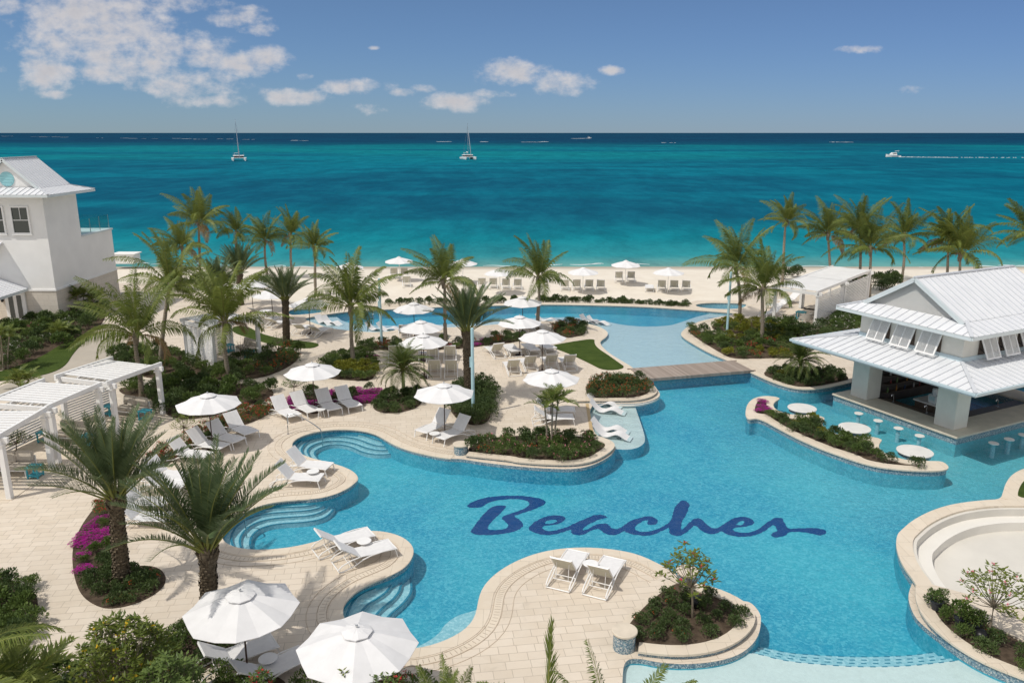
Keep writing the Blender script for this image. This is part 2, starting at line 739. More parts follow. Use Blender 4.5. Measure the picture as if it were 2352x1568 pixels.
def m_block():
    t = NT('coral_stone_blocks')
    p = t.pos()
    sx = t.n('SeparateXYZ')
    t.l(p, sx.inputs[0])
    cb = t.n('CombineXYZ')
    t.l(t.math('ADD', sx.outputs[0], sx.outputs[1]), cb.inputs[0])
    t.l(sx.outputs[2], cb.inputs[1])
    b = t.n('TexBrick')
    b.inputs['Scale'].default_value = 1
    b.inputs['Brick Width'].default_value = .8
    b.inputs['Row Height'].default_value = .4
    b.inputs['Mortar Size'].default_value = .008
    b.inputs['Color1'].default_value = (.66, .60, .52, 1)
    b.inputs['Color2'].default_value = (.60, .54, .46, 1)
    b.inputs['Mortar'].default_value = (.46, .42, .36, 1)
    t.l(cb.outputs[0], b.inputs['Vector'])
    c = t.mix(t.range(t.noise(p, 8, 5), .4, .7, 0, .3), b.outputs['Color'], (.52, .46, .38))
    return t.done(t.bsdf(c, .85, .15, 0, t.bump(t.noise(p, 20, 4), .3, .02)))


M['block'] = m_block()


def m_mosaic(name, cols, scale=22.0, rough=.25):
    t = NT(name)
    v = t.n('TexVoronoi', distance='CHEBYCHEV')
    v.inputs['Scale'].default_value = scale
    v.inputs['Randomness'].default_value = .25
    t.l(t.pos(), v.inputs['Vector'])
    sx = t.n('SeparateColor')
    t.l(v.outputs['Color'], sx.inputs[0])
    k = len(cols)
    c = t.ramp(sx.outputs[0], [(i / k, q) for i, q in enumerate(cols)])
    t.t.nodes[-1].color_ramp.interpolation = 'CONSTANT'
    for n in t.t.nodes:
        if n.type == 'VALTORGB':
            n.color_ramp.interpolation = 'CONSTANT'
    return t.done(t.bsdf(c, rough, .5))


M['mosaic'] = m_mosaic('blue_grey_mosaic', [(.09, .15, .20), (.30, .36, .38), (.16, .26, .31), (.46, .48, .47), (.20, .29, .33), (.12, .20, .27)], 34.0)


def m_pool(name, ca, cb, light, tile=14.0):
    """pool finish: small glass tiles of mixed blues, seen through ripples"""
    t = NT(name)
    p = t.pos()
    v = t.n('TexVoronoi')
    v.inputs['Scale'].default_value = tile
    t.l(p, v.inputs['Vector'])
    sx = t.n('SeparateColor')
    t.l(v.outputs['Color'], sx.inputs[0])
    c = t.mix(t.range(t.noise(p, .13, 4, .6, .5), .38, .62), ca, cb)
    if name == 'pool_floor_tiles':
        # greener tint of shallower water painted into the tiles around the swim-up bar
        vd = t.n('VectorMath', operation='DISTANCE')
        t.l(p, vd.inputs[0])
        vd.inputs[1].default_value = (20.5, 35.0, 0)
        wv = t.math('ADD', vd.outputs['Value'], t.math('MULTIPLY', t.noise(p, .3, 3), 3.0))
        c = t.mix(t.range(wv, 5.0, 13.5, .85, 0), c, (.13, .41, .45))
    c = t.mix(t.math('MULTIPLY', t.math('POWER', sx.outputs[0], 2.0), .55), c, light)
    c = t.mix(t.range(t.noise(p, 3.5, 5, .7), .5, .72, 0, .35), c, tuple(x * .82 for x in ca))
    return t.done(t.bsdf(c, .5, .2))


M['pool'] = m_pool('pool_floor_tiles', (.016, .265, .41), (.050, .375, .475), (.18, .56, .65))
M['pool_step'] = m_pool('pool_step_tiles', (.24, .47, .54), (.29, .51, .58), (.58, .74, .76))
M['pool_shallow'] = m_pool('pool_ledge_finish', (.50, .57, .60), (.54, .60, .625), (.63, .69, .71))
M['pool_beach'] = m_pool('pool_beach_entry_finish', (.66, .66, .63), (.69, .69, .655), (.75, .75, .72))
M['logo'] = m_pool('navy_mosaic_lettering', (.0002, .042, .165), (.0004, .049, .185), (.003, .068, .22))


def m_water(name, tint, bscale, bstr, stretch=(1, 1, 1)):
    t = NT(name)
    p = t.map(t.pos(), stretch)
    w1 = t.noise(p, bscale, 3, .6, .6)
    w2 = t.noise(p, bscale * .31, 2, .5, .3)
    h = t.math('ADD', w1, t.math('MULTIPLY', w2, 1.3))
    nr = t.bump(h, bstr, .05)
    tr = t.n('BsdfTransparent')
    tr.inputs[0].default_value = tint + (1,)
    gl = t.n('BsdfGlossy')
    gl.inputs['Color'].default_value = (1, 1, 1, 1)
    gl.inputs['Roughness'].default_value = .06
    t.l(nr, gl.inputs['Normal'])
    lw = t.n('LayerWeight')
    lw.inputs['Blend'].default_value = .5
    t.l(nr, lw.inputs['Normal'])
    fz = t.math('ADD', t.math('MULTIPLY', t.math('POWER', lw.outputs['Facing'], 5.0), .9), .02)
    ms = t.n('MixShader')
    t.l(fz, ms.inputs[0])
    t.l(tr.outputs[0], ms.inputs[1])
    t.l(gl.outputs[0], ms.inputs[2])
    return t.done(ms.outputs[0])


M['water'] = m_water('pool_water', (.84, .955, .975), 5.0, .5)
M['glass'] = m_water('balcony_glass', (.72, .90, .88), .5, .0)


def m_sea():
    t = NT('sea_water')
    p = t.pos()
    sx = t.n('SeparateXYZ')
    t.l(p, sx.inputs[0])
    ly = t.math('LOGARITHM', t.math('MAXIMUM', sx.outputs[1], 60.0), 10.0)
    # sand banks and sea-grass meadows: patches stretched along the shore
    big = t.noise(t.map(p, (.0065, .015, 1)), 1.0, 5, .6, .8)
    far = t.noise(t.map(p, (.0022, .0042, 1)), 1.0, 4, .6, .8)
    wob = t.math('MULTIPLY', t.math('SUBTRACT', t.noise(t.map(p, (.02, .03, 1)), 1, 3), .5), .05)
    f = t.math('ADD', ly, wob)
    f = t.range(f, 1.93, 4.0)
    base = t.ramp(f, [(0.0, (.34, .46, .39)), (.008, (.15, .36, .33)), (.025, (.030, .275, .305)), (.06, (.003, .215, .265)), (.11, (.001, .150, .215)),
                      (.20, (.0, .132, .205)), (.30, (.0, .155, .225)), (.40, (.0, .182, .245)), (.48, (.0, .138, .20)),
                      (.545, (.001, .055, .10)), (.59, (.002, .026, .075)), (.66, (.003, .020, .066)), (1.0, (.004, .018, .055))])
    m1 = t.range(big, .44, .56, 0, 1)
    m1 = t.math('MULTIPLY', m1, t.range(f, .05, .12, 0, .62))
    c = t.mix(m1, base, (.001, .065, .130))
    m2 = t.range(far, .46, .58, 0, 1)
    m2 = t.math('MULTIPLY', m2, t.math('MULTIPLY', t.range(f, .25, .4, 0, .7), t.range(f, .50, .56, 1, 0)))
    c = t.mix(m2, c, (.002, .20, .225))
    rip = t.noise(t.map(p, (.085, .034, 1)), 1, 9, .82, .2)
    c = t.mix(t.range(rip, .40, .62, 0, .75), c, t.mix(.6, c, (.0, .035, .065)))
    c = t.mix(t.range(rip, .52, .30, 0, .5), c, t.mix(.5, c, (.01, .20, .23)))
    # wave relief
    w = t.noise(t.map(p, (.35, .8, 1)), 1, 5, .65, .4)
    nr = t.bump(w, .6, .35)
    df = t.n('BsdfDiffuse')
    t.l(c, df.inputs[0])
    t.l(nr, df.inputs['Normal'])
    gl = t.n('BsdfGlossy')
    gl.inputs['Roughness'].default_value = .3
    gl.inputs['Color'].default_value = (.75, .9, 1, 1)
    t.l(nr, gl.inputs['Normal'])
    ms = t.n('MixShader')
    ms.inputs[0].default_value = .035
    t.l(df.outputs[0], ms.inputs[1])
    t.l(gl.outputs[0], ms.inputs[2])
    return t.done(ms.outputs[0])


M['sea'] = m_sea()


def m_sand():
    t = NT('beach_sand')
    p = t.pos()
    sx = t.n('SeparateXYZ')
    t.l(p, sx.inputs[0])
    wob = t.math('MULTIPLY', t.noise(t.map(p, (.05, .05, 1)), 1, 3), 2.0)
    wet = t.range(t.math('ADD', sx.outputs[1], wob), 86.0, 88.6)
    c = t.mix(t.range(t.noise(p, .5, 6, .65), .35, .7), (.69, .62, .52), (.76, .70, .60))
    c = t.mix(wet, c, (.42, .37, .30))
    h = t.math('ADD', t.noise(p, 1.6, 4, .6), t.math('MULTIPLY', t.noise(p, 6, 3, .6), .35))
    return t.done(t.bsdf(c, .9, .1, 0, t.bump(h, .7, .09)))


M['sand'] = m_sand()


def m_lawn():
    t = NT('lawn_grass')
    p = t.pos()
    c = t.mix(t.range(t.noise(p, .9, 5, .6), .35, .65), (.045, .075, .014), (.075, .11, .022))
    c = t.mix(t.range(t.noise(p, 30, 3, .7), .4, .7, 0, .7), c, (.035, .055, .012))
    return t.done(t.bsdf(c, .9, .1, 0, t.bump(t.noise(p, 35, 3, .7), .8, .05)))


M['lawn'] = m_lawn()


def m_plank():
    t = NT('weathered_planks')
    p = t.obj()
    w = t.n('TexWave', bands_direction='X')
    sx = t.n('SeparateXYZ')
    t.l(p, sx.inputs[0])
    k = t.math('FLOOR', t.math('DIVIDE', sx.outputs[0], .142))
    wn = t.n('TexWhiteNoise', noise_dimensions='1D')
    t.l(k, wn.inputs['W'])
    c = t.mix(wn.outputs['Value'], (.27, .22, .185), (.38, .32, .275))
    g = t.noise(t.map(p, (30, 1.2, 1)), 1, 4)
    c = t.mix(t.range(g, .45, .7, 0, .35), c, (.22, .18, .15))
    return t.done(t.bsdf(c, .8, .15))


M['plank'] = m_plank()


def m_leaf(name, a, b, trans=.22, rough=.5, spec=.3, hue=.0):
    t = NT(name)
    g = t.n('NewGeometry')
    oi = t.n('ObjectInfo')
    f = t.math('ADD', t.math('MULTIPLY', g.outputs['Random Per Island'], .75), t.math('MULTIPLY', oi.outputs['Random'], .4))
    c = t.mix(f, a, b)
    ps = t.bsdf(c, rough, spec)
    tl = t.n('BsdfTranslucent')
    t.l(t.mix(.5, c, tuple(min(1, x * 1.6) for x in b)), tl.inputs[0])
    ms = t.n('MixShader')
    ms.inputs[0].default_value = trans
    t.l(ps, ms.inputs[1])
    t.l(tl.outputs[0], ms.inputs[2])
    return t.done(ms.outputs[0])


M['leaf_coco'] = m_leaf('coconut_leaf', (.050, .090, .018), (.20, .235, .050), .3)
M['leaf_date'] = m_leaf('date_leaf', (.055, .090, .032), (.125, .165, .075), .2)
M['leaf_pygmy'] = m_leaf('feathery_leaf', (.045, .075, .016), (.11, .15, .036), .22)
M['leaf_shrub'] = m_leaf('shrub_leaf', (.042, .078, .018), (.135, .19, .046), .22)
M['leaf_dark'] = m_leaf('dark_shrub_leaf', (.033, .062, .019), (.10, .142, .044), .2)
M['leaf_yellow'] = m_leaf('yellow_green_leaf', (.075, .105, .014), (.25, .245, .028), .2)
M['leaf_tree'] = m_leaf('tree_leaf', (.055, .090, .014), (.19, .22, .036), .28)
M['leaf_dead'] = m_leaf('dry_leaf', (.16, .10, .04), (.30, .20, .09), .15)
M['rachis'] = simple('frond_stem', (.20, .21, .05), .6, .2, 5)
M['petal_magenta'] = m_leaf('magenta_petals', (.30, .004, .20), (.55, .014, .38), .25)
M['petal_red'] = m_leaf('red_petals', (.40, .02, .03), (.62, .06, .07), .25)
M['petal_orange'] = m_leaf('orange_petals', (.55, .06, .02), (.75, .14, .05), .25)
M['petal_pink'] = m_leaf('pink_petals', (.60, .12, .18), (.8, .35, .38), .25)
M['petal_yellow'] = m_leaf('yellow_petals', (.65, .42, .02), (.8, .55, .04), .25)
M['petal_white'] = m_leaf('white_petals', (.62, .56, .5), (.8, .78, .72), .25)
M['trunk_coco'] = None
M['trunk_date'] = None


def m_trunk(name, a, b, ring):
    t = NT(name)
    p = t.obj()
    sx = t.n('SeparateXYZ')
    t.l(p, sx.inputs[0])
    z = t.math('ADD', t.math('MULTIPLY', sx.outputs[2], ring), t.math('MULTIPLY', t.noise(p, 3, 3), 1.2))
    fr = t.math('FRACT', z)
    c = t.mix(t.range(t.noise(p, 9, 5, .7), .35, .7), a, b)
    c = t.mix(t.range(fr, .0, .22, .7, 0), c, tuple(x * .4 for x in a))
    return t.done(t.bsdf(c, .9, .1, 0, t.bump(fr, .6, .03)))


M['trunk_coco'] = m_trunk('coconut_trunk', (.22, .185, .14), (.38, .33, .26), 7)
M['trunk_date'] = m_trunk('date_trunk', (.085, .065, .045), (.20, .16, .11), 9)
# ------------------------------------------------------------------ outlines of pools
WATER_Z = -0.12
FLOOR_Z = -0.74
cove1 = pts(c6, (750, 1210), (850, 1160), (915, 1110), (930, 1080), (905, 1040), (830, 1000), (700, 960), (560, 930), (480, 900), (420, 860),
            (392, 830), (400, 800), (450, 760), (550, 725), (680, 703), (800, 695), (920, 702), (1020, 718), (1090, 745), (1150, 785),
            (1230, 830), (1330, 865), (1450, 895), (1600, 925), (1690, 930))
left_edge = pts(n3, (1500, 690), (1400, 640), (1250, 560), (1100, 530), (900, 508), (750, 507), (600, 520), (450, 550), (300, 605), (150, 690), (50, 780)) + \
    pts(n2, (1880, 870), (1872, 930), (1868, 1000), (1840, 1090), (1760, 1170), (1620, 1240), (1450, 1300), (1330, 1310)) + \
    [(880, 1494), (835, 1474), (800, 1442), (782, 1415)] + \
    pts(n2, (783, 990), (800, 950), (860, 880), (950, 810), (1100, 755), (1220, 710), (1310, 650), (1355, 580), (1365, 520), (1330, 460),
        (1250, 410), (1130, 380), (1000, 370), (850, 390), (700, 430), (560, 475), (400, 510), (200, 530), (50, 528)) + \
    pts(n1, (1830, 510), (1740, 470), (1715, 430), (1760, 350), (1850, 260), (1960, 200), (2100, 155), (2195, 140)) + \
    pts(c6, (450, 1250), (600, 1245)) + cove1
main_v = [(1478, 868), (1729, 848), (1737, 860)] + pts(c8, (150, 300), (250, 340), (380, 378), (480, 388), (600, 382), (880, 322)) + \
    [(2010, 862), (2060, 858), (2150, 868), (2300, 880), (2500, 900), (2520, 1040)] + \
    pts(c8, (2195, 1000), (2100, 1050), (2050, 1120), (2030, 1190), (2010, 1245), (1900, 1250), (1750, 1265), (1600, 1290), (1450, 1340), (1320, 1410), (1240, 1480)) + \
    pts(n4, (1200, 400), (1190, 480), (1210, 570), (1260, 670), (1330, 760), (1310, 800), (1285, 880), (1300, 960), (1340, 1050), (1420, 1130),
        (1550, 1230), (1700, 1340), (1900, 1440), (2195, 1568)) + [(2480, 1640), (2480, 1740), (1425, 1740), (1429, 1568), (1433, 1515)] + \
    pts(n3, (1240, 1370), (1400, 1405), (1600, 1420), (1850, 1400), (2050, 1340), (2180, 1220)) + \
    pts(n4, (140, 1060), (110, 990), (50, 930)) + pts(n3, (2050, 920), (1900, 850), (1720, 795)) + [(1570, 1328)] + left_edge + \
    pts(c6, (1740, 930)) + pts(c7, (0, 955), (300, 990), (600, 1010), (750, 1008), (850, 990), (950, 950), (1030, 900), (1065, 850), (1060, 825)) + \
    [(1390, 1004), (1363, 998), (1351, 927), (1401, 925), (1457, 927.5), (1492, 921.6), (1512.7, 913), (1517, 904), (1510, 895), (1488, 878)]
MAIN = ccw(dedupe(chaikin(ground(main_v), 2)))
upper_v = pts(c3, (1195, 1155), (1100, 1100), (1010, 1045), (960, 1000), (937, 965), (945, 945), (985, 920), (1003, 890), (985, 865), (930, 835),
              (850, 815), (700, 797), (500, 790)) + [(1180, 742), (1060, 752)] + \
    pts(c2, (1250, 850), (1200, 872), (1100, 880), (1000, 880), (880, 870), (700, 850), (580, 810), (500, 778), (520, 765), (700, 735), (900, 712), (1200, 698), (1600, 680), (2195, 665)) + \
    pts(c3, (450, 662), (700, 663), (1000, 670), (1300, 680), (1600, 700), (1900, 722), (2000, 730), (1970, 745), (1850, 765), (1720, 795), (1640, 830),
        (1590, 870), (1575, 895), (1600, 925), (1700, 985), (1800, 1040), (1940, 1098)) + [(1690, 836), (1460, 854)]
UPPER = ccw(dedupe(chaikin(ground(upper_v), 2)))
spa1_v = pts(c2, (375, 720), (400, 700), (500, 692), (620, 692), (690, 705), (650, 722), (560, 735), (450, 745), (390, 745))
spa2_v = pts(c3, (1680, 668), (1720, 655), (1820, 648), (1960, 650), (2080, 655), (2095, 668), (2060, 690), (1960, 700), (1840, 697), (1720, 685))
SPA1 = ccw(dedupe(chaikin(ground(spa1_v), 2)))
SPA2 = ccw(dedupe(chaikin(ground(spa2_v), 2)))
# paddling circle on the right: sunken dry basin
ring_v = pts(c8, (2010, 1245), (1900, 1250), (1750, 1265), (1600, 1290), (1450, 1340), (1320, 1410), (1240, 1480)) + pts(n4, (1200, 400), (1190, 480), (1210, 570), (1260, 670), (1330, 760))

# ------------------------------------------------------------------ sand and sea
mb = MB()
xs = [-4000, -300, -120, -80, -60, -40, -20, 0, 20, 40, 60, 80, 120, 300, 4000]
ys = [-60, 0, 30, 55, 65.3, 65.7, 70, 76, 82, 86, 90, 96, 110, 140, 400]


def sand_z(x, y):
    if y < 65.6:
        return -1.35
    if y < 78:
        return -0.30 - (y - 65.6) * .008
    return -0.40 - (y - 78) * .056


vs, fs = [], []
for y in ys:
    for x in xs:
        vs.append((x, y, sand_z(x, y)))
nx = len(xs)
for j in range(len(ys) - 1):
    for i in range(nx - 1):
        a = j * nx + i
        fs.append((a, a + 1, a + nx + 1, a + nx))
mb.add(vs, fs)
struct(mb.build('sand', M['sand']))
mb = MB()
mb.add([(-30000, 80, -1.0), (30000, 80, -1.0), (30000, 50000, -1.0), (-30000, 50000, -1.0)], [(0, 1, 2, 3)])
struct(mb.build('sea', M['sea']))
# gentle wash at the water's edge
mb = MB()
for k in range(46):
    x = -60 + k * 3.0 + rnd.uniform(-1, 1)
    if rnd.random() < .45:
        continue
    y = 89.3 + 1.6 * math.sin(x * .11) + rnd.uniform(-.5, .5)
    w = rnd.uniform(1.5, 4.5)
    n = 7
    A, B = [], []
    for i in range(n):
        q = i / (n - 1)
        yy = y + .3 * math.sin(q * 5 + k)
        th = .05 + .28 * math.sin(q * PI) * rnd.uniform(.5, 1)
        A.append(Vector((x + q * w, yy + th, 0)))
        B.append(Vector((x + q * w, yy, 0)))
    mb.band(A, B, -1.05, -.975)
o = mb.build('shore_foam', M['foam'])
tag(o, 'thin white wash of foam along the water\'s edge', 'foam', kind='stuff')
# ------------------------------------------------------------------ deck
_P = resample(chaikin([at(q, .2) for q in [(2560, 1160), (2420, 1148), (2340, 1147)] + ring_v[1:]], 2, False), .25)
_c = at((2330, 1290))
_s = 1 if (offset(_P, .42, False)[10] - _c).length < (_P[10] - _c).length else -1
BASIN_HOLE = offset(_P, _s * .47, False) + [at((2690, 1490)), at((2690, 1170))]
deck_v = [(2700, 1900), (2700, 705)] + [(2050, 690), (1900, 672), (1800, 655), (1745, 672), (1700, 690), (1600, 690), (1545, 704), (1483, 699), (1395, 696), (1234, 694.5), (1020, 699), (900, 705), (815, 709),
                                        (756, 715), (720, 704), (660, 700), (630, 690), (585, 690), (520, 676), (440, 668), (330, 650), (200, 650), (-400, 660), (-700, 900), (-900, 1900)]
deck_w = ground(deck_v)
DECK = ccw(deck_w)
mb = MB()
mb.poly([DECK, MAIN, UPPER, SPA1, SPA2, BASIN_HOLE], 0.0)
mb.wall(DECK, -1.4, 0)
struct(mb.build('pool_deck', M['deck']))
# path of pale concrete on the left
path_v = pts(c5, (-40, 690), (200, 612), (420, 565), (520, 505), (570, 420), (650, 335), (760, 262), (830, 225), (900, 225), (930, 260), (900, 330), (890, 430), (920, 520),
             (1020, 620), (1180, 622), (1500, 628), (1300, 660), (1000, 650), (900, 660), (560, 640), (300, 640), (-40, 760))
PATH = chaikin(ground(path_v), 2)
mb = MB()
mb.poly([PATH], .004)
struct(mb.build('garden_path', M['path']))


def pool(name, loop, floor_z, wallmat, floormat, deck=True):
    mb = MB()
    mb.wall(loop, -.15, -.005, True, 1, flip=True)
    mb.wall(loop, floor_z, -.15, True, 0, flip=True)
    mb.poly([offset(loop, .01)], floor_z, 0)
    struct(mb.build(name + '_basin', [floormat, wallmat]))
    mb = MB()
    mb.poly([loop], WATER_Z)
    struct(mb.build(name + '_water', M['water']))


pool('main_pool', MAIN, FLOOR_Z, M['mosaic'], M['pool'])
pool('upper_pool', UPPER, FLOOR_Z, M['mosaic'], M['pool'])
pool('small_spa_pool', SPA1, -.7, M['mosaic'], M['pool'])
pool('round_spa_pool', SPA2, -.7, M['mosaic'], M['pool_step'])


M['nosing_riser_shade'] = m_pool('blue_nosing_and_riser_shade', (.012, .17, .27), (.018, .20, .30), (.03, .26, .36))  # tile dashes at the beach entry, painted riser shade in the coves


def steps(name, edges, tops, mat, close):
    """treads stacked in a cove; each edge is closed behind the pool wall by the points in close"""
    mb = MB()
    for e, z in zip(edges, tops):
        E_ = chaikin([at(q, z) for q in e], 2, False)
        P = E_ + [at(q, z) for q in close]
        mb.slab([P], FLOOR_Z + .002, z, 0)
        sd = .075 if inside(offset(E_, .1, False)[len(E_) // 2], P) else -.075
        A, B = E_, offset(E_, sd, False)
        if sd < 0:
            A, B = B, A
        mb.band(A, B, z - .02, z + .004, 1)  # dark band along the tread edge paints in the shaded riser
    return struct(mb.build(name, [mat, M['nosing_riser_shade']]))


close1 = pts(c6, (1270, 770), (1100, 680), (900, 640), (600, 640), (350, 740), (320, 860), (420, 960))
steps('cove_steps', [
    pts(c6, (560, 950), (475, 905), (440, 850), (460, 800), (540, 755), (650, 730), (800, 724), (930, 738), (1020, 765), (1100, 795), (1170, 803), (1200, 800)),
    pts(c6, (590, 960), (510, 905), (480, 850), (540, 785), (650, 760), (800, 756), (920, 776), (1000, 810), (1090, 835), (1190, 828), (1215, 820)),
    pts(c6, (620, 970), (560, 920), (525, 860), (585, 815), (680, 792), (800, 790), (900, 812), (980, 846), (1090, 868), (1215, 856), (1240, 845)),
    pts(c6, (660, 980), (620, 930), (580, 880), (630, 842), (720, 818), (800, 820), (880, 842), (960, 882), (1080, 902), (1245, 886), (1270, 860))],
    (-.23, -.34, -.45, -.56), M['pool_step'], close1)
close2 = pts(n2, (760, 120), (500, 80), (100, 90), (-150, 230), (-240, 430), (-100, 600), (110, 590))
steps('cove_steps', [
    pts(n2, (-60, 540), (-120, 460), (-125, 400), (-80, 320), (20, 260), (170, 208), (330, 192), (500, 187), (600, 168), (650, 140)),
    pts(n2, (0, 545), (-55, 480), (-65, 410), (-20, 335), (80, 272), (220, 238), (400, 227), (540, 217), (640, 192), (700, 145)),
    pts(n2, (60, 550), (10, 500), (5, 430), (40, 372), (120, 312), (250, 278), (420, 267), (560, 257), (660, 222), (740, 150)),
    pts(n2, (120, 550), (90, 500), (85, 450), (110, 392), (190, 342), (320, 318), (480, 312), (620, 292), (710, 250), (760, 170))],
    (-.23, -.34, -.45, -.56), M['pool_step'], close2)
close3 = pts(n2, (1240, 660), (1000, 720), (750, 850), (680, 1000), (700, 1400), (1000, 1600))
steps('cove_steps', [
    pts(n2, (830, 1300), (840, 1050), (870, 970), (910, 900), (985, 850), (1075, 820), (1140, 765)),
    pts(n2, (900, 1350), (930, 1080), (960, 1000), (1020, 940), (1110, 890), (1180, 830), (1205, 740)),
    pts(n2, (980, 1400), (1030, 1110), (1080, 1020), (1160, 950), (1230, 890), (1272, 820), (1270, 700)),
    pts(n2, (1060, 1420), (1120, 1120), (1180, 1030), (1270, 960), (1340, 880), (1358, 820), (1330, 680))],
    (-.23, -.34, -.45, -.56), M['pool_step'], close3)
mb = MB()
P = chaikin([at(q, -.42) for q in pts(n2, (1870, 985), (1800, 1010), (1700, 1035), (1600, 1110), (1560, 1180), (1450, 1255), (1330, 1300))], 2, False) + \
    [at(q, -.42) for q in pts(n2, (1330, 1400), (1600, 1330), (1850, 1200), (1950, 1000))]
mb.slab([P], FLOOR_Z + .002, -.42)
struct(mb.build('pool_bench', M['pool_step']))
# beach entry at the bottom right
mb = MB()
tail = [(2300, 1500), (2480, 1560), (2480, 1800), (1400, 1800), (1400, 1500)]
for e, z in (((pts(n4, (-260, 1330), (60, 1320), (300, 1390), (600, 1420), (900, 1440), (1250, 1435), (1500, 1410), (1700, 1385))), -.19),
             ((pts(n4, (-220, 1310), (80, 1305), (300, 1370), (600, 1398), (900, 1415), (1250, 1408), (1500, 1385), (1680, 1365))), -.30),
             ((pts(n4, (-200, 1300), (100, 1290), (320, 1350), (600, 1375), (900, 1388), (1250, 1382), (1500, 1358), (1650, 1335))), -.41),
             ((pts(n4, (-180, 1290), (120, 1275), (330, 1330), (600, 1350), (900, 1362), (1250, 1355), (1480, 1328), (1620, 1300))), -.52)):
    P = chaikin([at(q, z) for q in e], 2, False) + [at(q, z) for q in tail]
    mb.slab([P], FLOOR_Z + .002, z, 1 if z > -.2 else 0)
    E_ = resample(chaikin([at(q, z) for q in e], 2, False), .16)
    for a_, b_ in list(zip(E_, E_[1:]))[::2]:
        d_ = (b_ - a_).normalized()
        mb.box(((a_.x + b_.x) / 2, (a_.y + b_.y) / 2, z), (.15, .035, .01), math.atan2(d_.y, d_.x), 2)
struct(mb.build('beach_entry', [M['pool_step'], M['pool_beach'], M['nosing_riser_shade']]))
# tanning ledge with in-water loungers
mb = MB()
P = chaikin([at(q, -.22) for q in [(1330, 905), (1455, 920)] + pts(c7, (1215, 515), (1240, 590), (1275, 690), (1297, 775), (1285, 812), (1230, 847), (1140, 860), (1060, 850)) + [(1370, 1045), (1330, 1000)]], 2)
mb.slab([P], FLOOR_Z + .002, -.22, 1)
mb.mi = [0 if all(abs(mb.v[i][2] + .22) < 1e-6 for i in f) else 1 for f in mb.f]
struct(mb.build('tanning_ledge', [M['ledge'], M['pool']]))
# shallow shelf of the upper pool: everything but the deep hollow
deep_v = pts(c2, (760, 760), (800, 790), (880, 812), (950, 822), (1100, 825), (1250, 830)) + [(960, 748), (1020, 745), (1100, 739), (1180, 733), (1250, 729), (1307, 728.5)] + \
    pts(c3, (800, 765), (900, 775), (1000, 795), (1100, 820), (1250, 835), (1400, 833), (1500, 825), (1600, 792), (1700, 757), (1800, 735), (1850, 722))
deep_v += [(1655, 716), (1570, 706), (1480, 700), (1300, 695), (1020, 700), (815, 710)]
DEEP = chaikin([at(q, -.2) for q in deep_v], 2)
# keep the hollow inside the pool outline
lo = offset(UPPER, -.02)
mb = MB()
shelf = offset(UPPER, -.004)


def clip_in(P, loop):
    Q = []
    for p in P:
        if inside(p, loop):
            Q.append(p)
        else:
            best = min(loop, key=lambda q: (q - p).length_squared)
            Q.append(Vector((best.x, best.y, p.z)))
    return dedupe(Q, .05)


deep_line = chaikin([at(q, -.2) for q in deep_v[:-6]], 2, False)
near = [at(q, -.2) for q in [(1668, 716), (1730, 722), (1650, 745), (1618, 768), (1648, 800), (1722, 835), (1460, 862), (1360, 805), (1365, 772), (1300, 752), (1180, 752), (1060, 768), (900, 778), (790, 772), (700, 756), (680, 735), (735, 729)]]
mb.slab([deep_line + near], FLOOR_Z + .002, -.2)
struct(mb.build('shallow_shelf', M['pool_shallow']))

